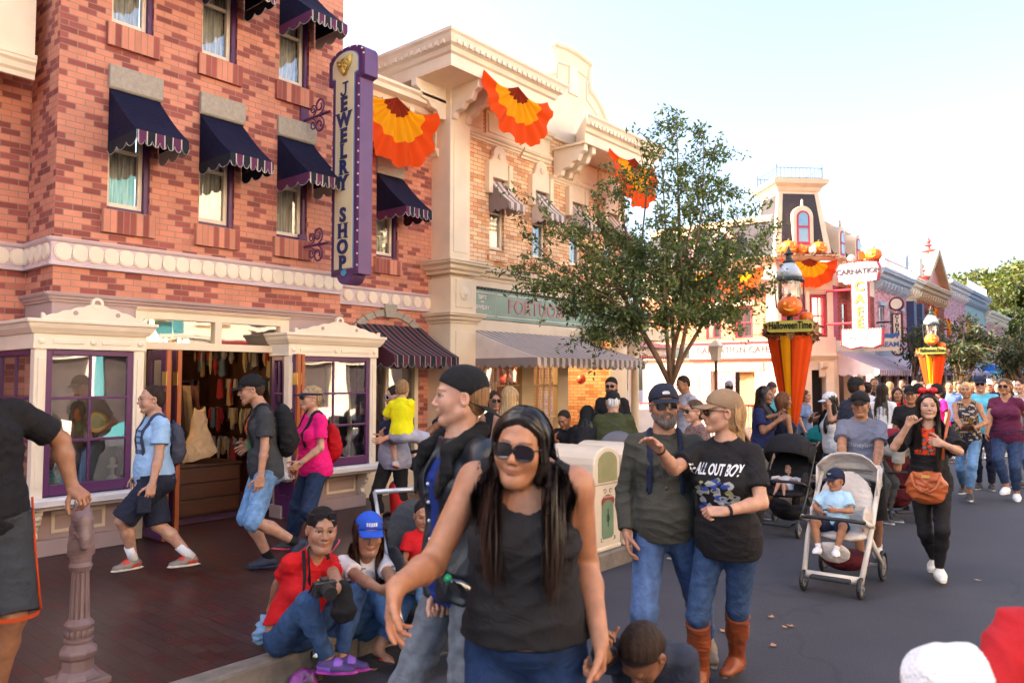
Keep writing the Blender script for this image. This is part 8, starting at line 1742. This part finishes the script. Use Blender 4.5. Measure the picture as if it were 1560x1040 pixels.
S.chain([Hh(-.005, .79), Hh(-.012, .88), Hh(-.008, .97), Hh(-.005, 1.03)], [.052, .060, .055, .048], k=.02); S.cap(Hh(-.015, 1.05), Hh(.035, 1.02), .050, .040, k=.02); S.cap(Hh(.035, 1.02), Hh(.072, .925), .040, .027, k=.02); S.cap(Hh(.072, .935), Hh(.082, .89), .030, .023, k=.01)
for s_ in (-1, 1): S.cap(Hh(-.015, 1.08)+sd_*.028*s_, Hh(-.012, 1.125)+sd_*.034*s_, .014, .004, k=.006); S.ell(Hh(.030, 1.025)+sd_*.042*s_, A(.010, .010, .008), k=.003); S.ell(Hh(.088, .90)+sd_*.014*s_, A(.006, .006, .006), k=.003, sub=True); S.cap(Hh(.0, .99)+sd_*.045*s_, Hh(.075, .93)+sd_*.028*s_, .005, .005, k=.003); S.cap(Hh(.03, .95)+sd_*.036*s_, Hh(-.005, .84)+sd_*.052*s_, .012, .018, k=.01)
S.chain([Hh(-.04, 1.09), Hh(-.068, 1.0), Hh(-.072, .90), Hh(-.055, .82)], [.016, .022, .026, .018], k=.008); S.cap(Hh(.005, 1.10), Hh(.04, 1.05), .010, .006, k=.006)
sdf_obj('horse_head', S, .0038, MP, hp, fold=.0012, wl=.03)
def bin_(label, y0, w=.46, dp=.62):
 t = thing('litter_bin', label, 'litter bin', (0, 0, 0), 0, 'cream litter bins at the kerb'); x1 = KX-.06; x0 = x1-dp; zt_ = 1.14; C_ = mat('cream_enamel', srgb(222, 206, 184), rough=.35, coat=.3, var=.05, vs=4); G_ = mat('sage_enamel', srgb(118, 140, 112), rough=.4, var=.08); O_ = mat('olive_enamel', srgb(150, 148, 108), rough=.35, var=.1)
 mb = MB(); n = 10; pr_ = [(y0, .16), (y0+w, .16), (y0+w, zt_-.16)]+[(y0+w/2+w/2*math.cos(a), zt_-.16+.16*math.sin(a)) for a in np.linspace(0, PI, n)][1:-1]+[(y0, zt_-.16)]
 mb.prism([(a, b) for a, b in pr_], (x0, 0, 0), Y, Z3, X*dp); mb.box(x0-.008, x1+.008, y0-.008, y0+w+.008, .155, .20); mb.build('body', C_, t, bevel=.014)
 G = Fr((x1, 0, 0), (0, 1, 0)); m = y0+w/2
 mb = MB(); G.box(mb, y0-.006, y0+w+.006, zt_-.36, zt_-.352, -dp, .006); mb.build('lid_seam', mat('seam', (.3, .27, .22)), t)
 mb = MB(); mb.prism([(m-.155, zt_-.33), (m+.155, zt_-.33), (m+.155, zt_-.15)]+[(m+.155*math.cos(a), zt_-.15+.10*math.sin(a)) for a in np.linspace(0, PI, 12)][1:-1]+[(m-.155, zt_-.15)], (x1+.001, 0, 0), Y, Z3, X*.012); mb.build('flap', O_, t)
 for Q, c_, wd in ((G, m, .10), (Fr((x0, y0, 0), (1, 0, 0)), dp/2, .14)):
  mb = MB(); P_ = [(-wd, .30), (-wd+.03, .27), (wd-.03, .27), (wd, .30), (wd, .62)]+[(wd*math.cos(a), .62+wd*.5*math.sin(a)) for a in np.linspace(0, PI, 10)][1:-1]+[(-wd, .62)]
  mb.prism(P_, Q.p(c_, 0, .001), Q.U, Z3, Q.N*.004); g_ = mb.build('green_panel', G_, t)
  mb = MB(); mb.tube([Q.p(c_-.0, .38, .008), Q.p(c_, .55, .008)], .004, 5); mb.tube([Q.p(c_+.02*math.sin(a)*1, .46+.035*math.cos(a), .008) for a in np.linspace(0, 2*PI, 14)], .003, 4)
  for s in (-1, 1): mb.tube([Q.p(c_+s*(.05+.02*math.cos(a)), .72+.02*math.sin(a), .006) for a in np.linspace(0, 5.5, 14)], .0025, 4); mb.tube([Q.p(c_+s*wd, .28, .006), Q.p(c_+s*(wd+.02), .28, .006), Q.p(c_+s*(wd+.02), .25, .006), Q.p(c_+s*(wd-.01), .25, .006)], .003, 4)
  mb.build('scroll_line', mat('dark_sage', srgb(60, 84, 66)), g_)
 mb = MB(); pts = [(m+.115*math.cos(a), .60+.085*math.sin(a)) for a in np.linspace(0.25, PI-.25, 10)]; inn = [(m+.095*math.cos(a), .57+.065*math.sin(a)) for a in np.linspace(PI-.25, .25, 10)]
 mb.prism(pts+inn, (x1+.006, 0, 0), Y, Z3, X*.004); sb = mb.build('name_ribbon', mat('brick_red_enamel', srgb(150, 66, 60)), t); text_mb('WASTE PLEASE', .026, G.p(m, .664, .011), G.U, Z3, G.N, thick=.002, sx=.9).build('lettering', CREAM, sb)
 return t
bin_('cream and green litter bin at the kerb, nearest the viewer', 5.97); bin_('second cream and green litter bin, just behind the first', 6.50)
def leafcloud(P, sz, seed, asp=.42, droop=.35):
 r = np.random.RandomState(seed); n = len(P); d = r.randn(n, 3); d[:, 2] -= droop*1.5; d /= np.linalg.norm(d, axis=1)[:, None]; s = r.randn(n, 3); s -= (s*d).sum(1)[:, None]*d; s /= np.linalg.norm(s, axis=1)[:, None]
 L = sz*(.6+.8*r.rand(n))[:, None]; V = np.stack([P, P+d*L*.5+s*L*asp*.5, P+d*L, P+d*L*.5-s*L*asp*.5], 1).reshape(-1, 3); return V, np.arange(4*n).reshape(-1, 4)
def leafmat(name, tr=.35):
 if name in MATS: return MATS[name]
 m = attrmat(name, rough=.5, bump=0, var=.1, spec=.4); nt = m.node_tree; b = nt.nodes['Principled BSDF']; t = N(nt, 'ShaderNodeBsdfTranslucent'); at = [q for q in nt.nodes if q.type == 'ATTRIBUTE'][0]; sc = N(nt, 'ShaderNodeVectorMath', operation='MULTIPLY'); sc.inputs[1].default_value = (1.3, 1.5, .5); nt.links.new(at.outputs['Color'], sc.inputs[0]); nt.links.new(sc.outputs[0], t.inputs[0])
 mx = N(nt, 'ShaderNodeMixShader'); mx.inputs[0].default_value = tr; nt.links.new(b.outputs[0], mx.inputs[1]); nt.links.new(t.outputs[0], mx.inputs[2]); nt.links.new(mx.outputs[0], nt.nodes['Material Output'].inputs[0]); return m
BARK = mat('tree_bark', srgb(128, 100, 78), rough=.9, var=.3, vs=12, bump=.8, bs=40, stretch=(1, 1, .3))
def tree(label, base, limbs, seed, leaf=.055, per=34, twigs=9, r0=.075, cols=((.13, .17, .06), (.08, .115, .045), (.24, .28, .08)), spread=.45, fork=.28, zleaf=None, tw=.5):
 t = thing('street_tree', label, 'tree', (0, 0, 0)); r_ = random.Random(seed); B = Vector(base); mb = MB(); P = []
 tops = [Vector(l) for l in limbs]; H_ = max(q.z for q in tops)-B.z; f0 = B+Vector((r_.uniform(-.04, .04), r_.uniform(-.04, .04), H_*fork))
 groups = {}; k = max(3, len(tops)//4); tops.sort(key=lambda q: math.atan2(q.y-B.y, q.x-B.x)); mb.tube([B-Z3*.05, B+Z3*.1, f0*.5+B*.5, f0], [r0*1.35, r0, r0*.85, r0*.78], 9)
 def jit(v, s): return v+Vector((r_.uniform(-s, s), r_.uniform(-s, s), r_.uniform(-s, s)))
 for g in range(k):
  sub = tops[g::1][g*len(tops)//k-g:(g+1)*len(tops)//k-g] or [tops[g % len(tops)]]; c = sum(sub, Vector())/len(sub); f1 = jit(f0.lerp(c, .36), .12)+Z3*.02*H_; mb.tube([f0, jit(f0.lerp(f1, .5), .06), f1], [r0*.60, r0*.50, r0*.42], 7)
  for e in sub:
   m1, m2 = jit(f1.lerp(e, .35), .12)+Z3*.10, jit(f1.lerp(e, .7), .12)+Z3*.10; pts = [f1, m1, m2, e]; mb.tube(pts, [r0*.36, r0*.26, r0*.16, r0*.05], 6)
   for j in range(twigs):
    a = r_.uniform(.25, 1.0); i = min(2, int(a*3)); p = pts[i].lerp(pts[i+1], a*3-i); d = Vector((r_.gauss(0, 1), r_.gauss(0, 1), r_.gauss(.15, .7))).normalized()*r_.uniform(.3, 1)*tw; q = p+d; q2 = q+d*.5-Z3*r_.uniform(.02, .22)
    mb.tube([p, q, q2], [r0*.10, r0*.06, r0*.02], 4, cap=False)
    for z in range(per): s = r_.random(); c_ = p.lerp(q, s*1.4) if s < .7 else q.lerp(q2, (s-.7)/.3); P.append(jit(c_, .045+.07*spread)[:])
 mb.build('trunk', BARK, t, smooth=True)
 P = np.array(P); V, Q = leafcloud(P, leaf, seed); rr = np.random.RandomState(seed); cl = np.array(cols); w = rr.rand(len(P)); ci = np.where(w < .5, 0, np.where(w < .86, 1, 2)); cc = np.repeat(cl[ci]*(.7+.6*rr.rand(len(P), 1)), 4, 0)
 np_obj('crown', V, Q, leafmat('leaf'), t, lambda v: cc); return t
D0 = 10.6; tb = ad(1020, 588, D0+.2); r_ = random.Random(4)
L_ = [(772, 412, 0), (792, 352, .5), (812, 300, -.3), (850, 470, .4), (868, 330, .6), (880, 400, -.6), (905, 292, .2), (930, 470, -.5), (938, 350, .8), (948, 262, 0), (975, 225, .2), (985, 430, .8), (1000, 320, -.8), (1030, 172, .3), (1046, 250, -.4), (1072, 200, -.2), (1090, 232, .1), (1006, 215, -.3), (1070, 340, .8), (1085, 430, -.6), (1100, 268, .3), (1112, 360, -.8), (1125, 480, .4), (1140, 410, .8), (1150, 320, -.2), (1178, 352, .2), (1168, 450, .3), (1105, 500, -.3), (1010, 470, -.9), (960, 500, .5), (900, 520, 0), (820, 440, -.5), (1040, 400, 0), (970, 380, 0)]
tree('leafy street tree with several leaning stems in front of the cream building', (tb[0], tb[1], .15), [ad(a, b, D0+c) for a, b, c in L_], 5, twigs=15, per=52, r0=.064, leaf=.070, tw=.44)
def limbs_box(px0, px1, py0, py1, d, n, seed, dd=1.2):
 r_ = random.Random(seed); out = []
 while len(out) < n:
  a, b = r_.uniform(-1, 1), r_.uniform(-1, 1)
  if a*a+b*b < 1: out.append(ad((px0+px1)/2+a*(px1-px0)/2, (py0+py1)/2+b*(py1-py0)/2, d+r_.uniform(-dd, dd)))
 return out
b_ = ad(1466, 590, 24); tree('young street tree behind the second orange lamp', (b_[0], b_[1], .15), limbs_box(1432, 1512, 478, 560, 24, 16, 1), 7, leaf=.13, per=26, twigs=10, r0=.12, tw=.7, cols=((.05, .07, .03), (.03, .045, .022), (.10, .11, .035)))
b_ = ad(1392, 585, 27); tree('dark street tree half hidden by the second lamp', (b_[0], b_[1], .15), limbs_box(1382, 1428, 480, 540, 27, 10, 2), 8, leaf=.13, per=24, twigs=8, r0=.1, tw=.6, cols=((.04, .06, .028), (.025, .04, .02), (.08, .09, .03)))
b_ = ad(1542, 588, 26); tree('street tree at the right edge of the street', (b_[0], b_[1], .15), limbs_box(1498, 1590, 500, 560, 26, 14, 3), 9, leaf=.13, per=26, twigs=9, r0=.1, tw=.7, cols=((.04, .06, .028), (.025, .04, .02), (.09, .10, .03)))
def bigtree(label, px, d, pyt, wpx, seed, n=9000, cols=((.10, .115, .028), (.055, .075, .022), (.16, .15, .035))):
 b = ad(px, 578, d); zt_ = ad(px, pyt, d)[2]; w_ = wpx*d/FPX; t = thing('large_tree', label, 'tree', (0, 0, 0)); mb = MB(); B = Vector((b[0], b[1], 0)); r_ = random.Random(seed); rr = np.random.RandomState(seed)
 mb.tube([B, B+Z3*zt_*.3, B+Vector((.5, 0, zt_*.6))], [.6, .45, .25], 9); P = []
 cl = [(B+Vector((r_.gauss(0, .42)*w_, r_.gauss(0, .42)*w_, zt_*r_.uniform(.30, .92))), r_.uniform(.14, .26)*w_) for _ in range(26)]
 for c, r in cl: mb.tube([B+Z3*zt_*.35, (B+Z3*zt_*.4).lerp(c, .6)+Z3*.5, c], [.22, .14, .05], 5)
 mb.build('trunk', BARK, t, smooth=True)
 for c, r in cl:
  m = n//26; d_ = rr.randn(m, 3); d_ /= np.linalg.norm(d_, axis=1)[:, None]; q = np.array(c[:])+d_*(r*(.55+.5*rr.rand(m, 1)**.5))*A(1, 1, .75); P.append(q[q[:, 2] < zt_*1.02])
 P = np.concatenate(P); V, Q = leafcloud(P, .42, seed, asp=.5); ci = rr.randint(0, 3, len(P)); cc = np.repeat(np.array(cols)[ci]*(.7+.6*rr.rand(len(P), 1)), 4, 0); np_obj('crown', V, Q, leafmat('leaf'), t, lambda v: cc)
bigtree('tall sunlit tree rising behind the far end of the row, leftmost', 1455, 88, 412, 95, 1); bigtree('tall dense tree at the end of the street behind the grey-green building', 1512, 76, 400, 120, 2, n=13000); bigtree('large sunlit tree at the right edge of the picture', 1560, 70, 396, 120, 3, n=13000); bigtree('wide tree filling the end of the street', 1600, 90, 400, 140, 4, n=11000)
bigtree('dark lower tree beyond the street trees', 1535, 60, 470, 90, 5, n=9000, cols=((.06, .08, .025), (.04, .055, .02), (.1, .1, .03)))
bigtree('tree rising over the roofs behind the red gable building', 1420, 95, 430, 70, 6)
def wheel(par, c, r, ax_, w=.035, name='wheel'):
 mb = MB(); c = Vector(c); a = Vector(ax_).normalized(); u = Z3.cross(a).normalized(); n = 20; T = []
 mb.tube([c+u*math.cos(t)*(r-.017)+Z3*math.sin(t)*(r-.017) for t in np.linspace(0, 2*PI, n+1)], [(.017, w*.5)]*(n+1), 8, cap=False); o = mb.build(name, mat('rubber', (.02, .02, .022), rough=.8), par, smooth=True)
 mb = MB(); mb.tube([c-a*w*.3, c+a*w*.3], r*.62, 20); mb.tube([c-a*w*.7, c+a*w*.7], r*.2, 10); mb.build('rim', mat('grey_rim', (.28, .28, .30), rough=.35, metal=.3), o, smooth=True, auto=40); return o
def stroller(label, px, d, gz, turn, fr, cloth, can, group=None, rw=.09, fw=.075, hb=1.0, up=0, canopy=(20, 130), base=.45, orbit=False, basket=None):
 w = ad(px, 620, d); b = np.array([w[0], w[1]]); b /= np.linalg.norm(b); t_ = math.radians(turn); f = -math.cos(t_)*b+math.sin(t_)*np.array([b[1], -b[0]])
 t = thing('stroller', label, 'stroller', (w[0], w[1], gz), math.atan2(f[1], f[0])-PI/2, group); R_ = .014 if not orbit else .022
 mb = MB(); W_ = .25
 for s in (-1, 1):
  mb.tube([(s*W_*.9, .34, fw+.03), (s*W_, .12, .42), (s*W_, -.28, .86), (s*W_*.95, -.42, hb)], R_, 8); mb.tube([(s*W_, .10, .45), (s*W_, -.34, rw)], R_, 8)
  mb.tube([(s*W_, -.02, .52), (s*W_, .26, .60)], R_, 8)
 mb.tube([(-W_*.95, -.42, hb), (W_*.95, -.42, hb)], R_*1.3, 8); mb.tube([(-W_, -.34, rw), (W_, -.34, rw)], R_*.8, 8); mb.tube([(-W_*.9, .34, fw+.05), (W_*.9, .34, fw+.05)], R_*(1.6 if orbit else .8), 8)
 mb.build('frame', fr, t, smooth=True)
 mb = MB(); mb.tube([(-W_, .27, .60), (-W_*.7, .36, .62), (W_*.7, .36, .62), (W_, .27, .60)], .017, 8); mb.build('bumper_bar', mat('rubber', (.02, .02, .022)), t, smooth=True)
 for s in (-1, 1): wheel(t, (s*W_, -.36, rw), rw, (1, 0, 0)); wheel(t, (s*W_*.9, .36, fw), fw, (1, 0, 0), w=.045)
 S = Sdf(); S.cap((0, -.02, base), (0, .20, base+.01), .05, .05, k=.03); S.ops.clear()
 S.ell((0, .08, base), (W_*.92, .19, .045), k=.03); R2 = rotm(0, -28, 0); S.ell((0, -.15, base+.24), A(W_*.92, .045, .30), R2, k=.04)
 for s in (-1, 1): S.ell((s*W_*.86, -.03, base+.12), (.03, .20, .13), rotm(0, -15, 0), k=.03)
 S.ell((0, .28, base-.12), (W_*.55, .03, .10), rotm(0, 20, 0), k=.03); sdf_obj('seat', S, .012, cloth, t, fold=.005, wl=.08)
 mb = MB(); mb.box(-.16, .16, .32, .44, base-.33, base-.30); mb.build('footrest', mat('rubber', (.02, .02, .022)), t, bevel=.01)
 if canopy:
  c0, c1 = canopy; n, m = 12, 8; vs = []; cz_, cy_ = base+.34, -.16
  for i in range(n+1):
   a = math.radians(c0+(c1-c0)*i/n)
   for j in range(m+1): x = -1+2*j/m; rr = .34*(1-.12*x*x*x*x)*(1+.02*math.cos(i*PI)); vs.append((x*W_*1.05, cy_+math.cos(a)*rr*(1-.25*abs(x)**3), cz_+math.sin(a)*rr*(1-.3*abs(x)**3)))
  mb = MB(); mb.add(vs, [(i*(m+1)+j, i*(m+1)+j+1, (i+1)*(m+1)+j+1, (i+1)*(m+1)+j) for i in range(n) for j in range(m)])
  for s in (0, m): mb.add([vs[i*(m+1)+s] for i in range(n+1)]+[((-1 if s == 0 else 1)*W_*1.03, cy_, cz_-.02)], [(i, i+1, n+1) for i in range(n)])
  o = mb.build('canopy', can, t, smooth=True, auto=45); sm = o.modifiers.new('thick', 'SOLIDIFY'); sm.thickness = .008
 S = Sdf(); S.ell((0, -.10, .22), (W_*.8, .20, .11), k=.02); S.cut((0, 0, .27), (0, 0, 1)); sdf_obj('basket', S, .014, basket or cloth, t, fold=.006, wl=.08)
 return t
WF = mat('ivory_plastic', srgb(205, 196, 185), rough=.4); BF_ = mat('black_plastic', (.02, .02, .022), rough=.4)
stroller('ivory framed stroller with dark front wheels carrying the toddler in the navy cap', 1278, 6.68, 0, -14, WF, fab('ivory_padding', srgb(196, 186, 178)), fab('ivory_canopy', srgb(214, 208, 204)), canopy=(104, 168), rw=.135, fw=.085, orbit=True, basket=fab('wine_cloth', srgb(86, 28, 38)), hb=.98)
stroller('black and teal stroller with a dark canopy holding a sleeping baby', 1196, 9.05, 0, -16, BF_, BLACK, BLACK, canopy=(25, 140), rw=.11, fw=.10)
stroller('black stroller with a teal canopy behind the black stroller', 1246, 11.2, 0, -50, BF_, BLACK, fab('teal_canopy', srgb(20, 120, 125)), canopy=(20, 120), rw=.13)
stroller('red and navy stroller beneath the bending man', 1363, 9.9, 0, 20, mat('silver_tube', (.5, .5, .52), rough=.3, metal=.6), MATS['wine_cloth'], fab('crimson_canopy', srgb(130, 26, 44)), canopy=(40, 140), rw=.08)
stroller('grey stroller partly hidden behind the jacket man', 652, 5.05, 0, 20, MATS['silver_tube'], DGREY, DGREY, canopy=None, rw=.085)
P = Person('baby in white asleep in the black stroller', 1193, 706, 9.0, 0, turn=-16, h=.66, lod=2, skin='fair', hs=.68, g=1.3, up=.26, pose=dict(lean=-45, ptilt=-45, pel=(0, -.1, .55), ra=(.15, .5, .5), la=(-.15, .5, .5), rh=(.1, .3, .0), lh=(-.1, .3, 0), head=(20, -20, 0), eyes=0)); P.body(); P.top(WHITE, e=.02, sleeve=1.5, hem=-.1); P.hair('cropped', (.1, .06, .03))
P = Person('child in jeans sitting in the grey stroller, mostly hidden by the jacket man', 650, 852, 5.0, 0, turn=15, h=1.0, lod=1, skin='tan', hs=.80, up=.12, pose=dict(lean=-8, pel=(0, -.05, .60), ra=(.10, .45, .30), la=(-.10, .45, .28), rh=(.02, .32, -.25), lh=(-.02, .32, -.25), head=(-10, 8, 0))); P.body(); P.top(RED, e=.02); jeans(P, JL, .4, e=.015); P.shoes(); P.hair('short', (.015, .01, .01))
def scooter(label, px, d, turn, col, gz=.15):
 w = ad(px, 650, d); b = np.array([w[0], w[1]]); b /= np.linalg.norm(b); t_ = math.radians(turn); f = -math.cos(t_)*b+math.sin(t_)*np.array([b[1], -b[0]]); t = thing('mobility_scooter', label, 'scooter', (w[0], w[1], gz), math.atan2(f[1], f[0])-PI/2)
 S = Sdf(); S.ell((0, -.25, .34), (.24, .28, .12), k=.05); S.cap((0, 0, .17), (0, .42, .17), .05, .05, k=.06, fl=(A(0, 0, 1), .5)); S.ell((0, .1, .15), (.24, .4, .035), k=.05); S.cap((0, .45, .2), (0, .52, .5), .12, .09, k=.08); sdf_obj('body_shell', S, .014, col, t)
 mb = MB(); mb.tube([(0, .5, .45), (0, .38, .85)], .035, 10); mb.tube([(-.24, .36, .90), (0, .34, .86), (.24, .36, .90)], .018, 8); mb.tube([(0, -.25, .4), (0, -.25, .55)], .04); mb.build('tiller', BF_, t, smooth=True)
 S = Sdf(); S.ell((0, -.22, .58), (.25, .24, .06), k=.03); S.ell((0, -.46, .82), (.24, .06, .27), k=.04); sdf_obj('seat', S, .014, mat('grey_vinyl', srgb(84, 86, 98), rough=.5), t)
 mb = MB(); mb.box(-.14, .14, .44, .56, .70, .88); mb.build('headlight_pod', col, t, bevel=.04)
 for s in (-1, 1): wheel(t, (s*.26, -.35, .13), .13, (1, 0, 0), w=.07); wheel(t, (s*.22, .48, .11), .11, (1, 0, 0), w=.06)
scooter('red mobility scooter by the brick wall behind the jacket man', 664, 8.35, -50, mat('red_gloss', (.5, .015, .015), rough=.2, coat=.5)); scooter('grey seated mobility scooter carrying the white-haired man', 930, 8.55, 190, mat('maroon_gloss', (.1, .02, .03), rough=.3))
P = EARS; t = thing('shoulder_bag', 'large tan leather shoulder bag hanging in front of the woman with the ears headband', 'handbag', P.loc, P.rz); c = P.L(1411, 738, 6.62); S = Sdf(); R2 = rotm(0, 0, -3)
S.ell(c, A(.150, .075, .165), R2, k=.01); S.ell(c-A(0, 0, .03), A(.165, .085, .13), R2, k=.05); S.cut(c+A(0, 0, .115), A(.06, 0, 1)); sdf_obj('bag_body', S, .008, TAN, t, fold=.012, wl=.12)
mb = MB(); L3 = lambda *q: Vector(P.L(*q)); mb.tube([L3(1436, 700, 6.62), L3(1441, 660, 6.66), L3(1447, 628, 6.72), L3(1446, 622, 6.86), L3(1440, 626, 6.98)], [(.004, .014)]*5, 6, flat=(0, 1, 0)); mb.build('strap', TAN, t, smooth=True)
for s in (1, -1): mb = MB(); cc = Vector(c)+Vector((0, .085, .10)); mb.tube([cc+Vector((s*.11, 0, .0)), cc+Vector((s*.09, .03, -.10)), cc+Vector((s*.03, .035, -.15)), cc+Vector((-s*.02, .035, -.12))], .011, 7); mb.build('handle', TAN, t, smooth=True)
mb = MB(); cc = Vector(c)+Vector((0, .09, .08)); mb.box(cc.x-.03, cc.x+.03, cc.y-.01, cc.y+.012, cc.z-.01, cc.z+.012); mb.build('clasp', GOLD, t)
P = SEAT1; t = thing('camera', 'black camera with a neck strap on the lap of the woman in red', 'camera', P.loc, P.rz); c = Vector(P.L(494, 896, 4.12)); mb = MB(); mb.obox(c, (.062, 0, 0), (0, .022, 0), (0, 0, .040)); mb.obox(c+Vector((0, 0, .048)), (.022, 0, 0), (0, .02, 0), (0, 0, .012)); mb.build('camera_body', BF_, t, bevel=.006); mb = MB(); mb.tube([c+Vector((0, .02, 0)), c+Vector((0, .09, -.01))], [.034, .038], 16); mb.build('lens', BF_, t, smooth=True, auto=40)
mb = MB(); f_ = lambda x, y, z: Vector(P.waist+P.Rc@A(x, y, z)*P.k); mb.tube([c+Vector((.06, 0, .03)), f_(.055, .15, .22), f_(.085, .12, .36), f_(.07, .0, .47), f_(0, -.05, .475), f_(-.07, .0, .47), f_(-.085, .12, .36), f_(-.05, .16, .22), c+Vector((-.06, 0, .03))], [(.004, .017)]*9, 6, flat=(0, 1, 0)); mb.build('strap', BLACK, t, smooth=True)
t = thing('black_shoulder_bag', 'soft black bag resting between the two seated women', 'bag', P.loc, P.rz); c = P.L(522, 915, 4.3); S = Sdf(); S.ell(c, A(.06, .05, .12), k=0); S.ell(c+A(0, .02, -.05), A(.075, .06, .07), k=.04); sdf_obj('bag_body', S, .010, BLACK, t, fold=.01, wl=.08); mb = MB(); mb.tube([Vector(c)+Vector((0, .02, .1)), f_(.10, .17, .2), f_(.12, .13, .34), f_(.1, .0, .45)], .010, 6); mb.build('strap', BLACK, t, smooth=True)
S = Sdf(); a_, b_ = A(*ad(410, 950, 4.75)), A(*ad(395, 968, 4.7)); S.cap(A(*ad(425, 950, 4.75)), a_, .05, .06, k=.03); S.cap(a_, b_, .07, .05, k=.03); S.cut(A(0, 0, .155), A(0, 0, -1)); tag(sdf_obj('folded_sweater', S, .010, fab('sky_knit', srgb(130, 165, 195)), None, fold=.018, wl=.07), 'pale blue sweater lying on the pavers behind the woman in red', 'sweater')
w = az(484, 1034, 0); t = thing('iced_drink_cup', 'clear cup of iced coffee with a green straw standing on the road by the kerb', 'cup', (w[0], w[1], 0)); mb = MB(); mb.lathe([(.030, 0), (.042, .11)], (0, 0, 0), 20); mb.build('drink', mat('iced_coffee', srgb(170, 128, 92), rough=.3, var=.3, vs=30), t, smooth=True, auto=40); mb = MB(); mb.lathe([(.031, -.0), (.045, .135), (.047, .137), (.047, .145), (.04, .165), (.02, .185), (.008, .187)], (0, 0, 0), 20, cap=False); mb.build('cup_wall', GLS, t, smooth=True, fix=False); mb = MB(); mb.tube([(0, 0, .02), (.01, .0, .26)], .004, 8); mb.build('straw', mat('green_plastic', (.02, .35, .14), rough=.4), t, smooth=True); mb = MB(); mb.lathe([(.0375, .045), (.0405, .085)], (0, 0, 0), 20, cap=False); mb.build('label_patch', mat('dark_green_patch', srgb(60, 76, 50)), t, smooth=True)
c = A(*az(467, 1036, .07)); S = Sdf(); S.ell(c, (.075, .05, .075), k=.02); S.ell(c+A(-.03, -.05, -.01), (.05, .05, .06), k=.02); S.cut((0, 0, .004), (0, 0, -1)); tag(sdf_obj('iridescent_pouch', S, .008, mat('iridescent_vinyl', srgb(120, 50, 120), rough=.3, var=.9, vs=9), None, fold=.008, wl=.05), 'shiny purple and teal pouch on the road beside the iced drink', 'pouch')
P = JKT; c = Vector(P.loc); h_ = P.wr[0]; t = thing('water_bottle', 'clear water bottle with a green cap held by the man in the black jacket', 'bottle', P.loc, P.rz); a_ = Vector(P.L(684, 882, 2.96)); b_ = Vector(P.L(712, 900, 3.0)); mb = MB(); mb.tube([a_, a_.lerp(b_, .15), a_.lerp(b_, .4), b_, b_+(b_-a_)*.9], [.013, .016, .033, .034, .034], 14); mb.build('bottle_body', glass_mat('bottle_plastic', refl=.1), t, smooth=True); mb = MB(); mb.tube([a_-(b_-a_)*.16, a_], .017, 12); mb.build('bottle_cap', mat('bottle_green', (.01, .30, .12), rough=.4), t, smooth=True)
for i, (px, d) in enumerate(((1508, 44), (1552, 40))):
 p = ad(px, 572, d); t = thing('patio_umbrella', ['distant blue umbrella under the trees, left of the far lamp', 'distant turquoise umbrella at the right edge of the street'][i], 'umbrella', (p[0], p[1], 0)); mb = MB(); mb.lathe([(1.4, 2.1), (.7, 2.45), (.0, 2.7)], (0, 0, 0), 8, cap=False); mb.build('canopy', fab('umbrella_blue_%d' % i, [srgb(30, 100, 180), srgb(90, 185, 215)][i]), t, fix=False); mb = MB(); mb.tube([(0, 0, 0), (0, 0, 2.7)], .03); mb.build('pole', WHT, t)
# ================================================================ SKY, SUN, CAMERA
w = bpy.data.worlds.new('World'); SC.world = w; w.use_nodes = True; nt = w.node_tree
SUNV = Vector((-.70, -.50, .52)).normalized()      # towards the sun
el_ = math.asin(SUNV.z); azm = math.atan2(SUNV.x, SUNV.y)
sk = nt.nodes.new('ShaderNodeTexSky'); sk.sky_type = 'NISHITA'; sk.sun_disc = False; sk.sun_elevation = el_; sk.sun_rotation = azm; sk.air_density = 1.0; sk.dust_density = 4.5; sk.ozone_density = 1.0
nt.links.new(sk.outputs[0], nt.nodes['Background'].inputs[0]); nt.nodes['Background'].inputs[1].default_value = .15
l = bpy.data.lights.new('sun', 'SUN'); l.energy = 4.7; l.angle = math.radians(.55); l.color = (1, .90, .76); lo = bpy.data.objects.new('sun', l); COL.objects.link(lo)
lo.rotation_euler = SUNV.to_track_quat('Z', 'Y').to_euler(); lo.location = (0, 0, 30)
cam = bpy.data.cameras.new('camera'); co = bpy.data.objects.new('camera', cam); COL.objects.link(co)
cam.lens = 36*FPX/1560; cam.sensor_width = 36; cam.clip_end = 1500; cam.clip_start = .05
co.location = (0, 0, CH); co.rotation_euler = (PI/2+PITCH, 0, YAW); SC.camera = co
cam.dof.use_dof = True; cam.dof.focus_distance = 8.0; cam.dof.aperture_fstop = 3.5
SC.view_settings.view_transform = 'Standard'; SC.view_settings.look = 'None'; SC.view_settings.exposure = 2.15; SC.view_settings.gamma = 1
SC.cycles.use_denoising = True; SC.cycles.max_bounces = 7; SC.cycles.diffuse_bounces = 4; SC.cycles.glossy_bounces = 3; SC.cycles.transmission_bounces = 4; SC.cycles.transparent_max_bounces = 12
SC.cycles.sample_clamp_indirect = 6; SC.cycles.caustics_reflective = False; SC.cycles.caustics_refractive = False
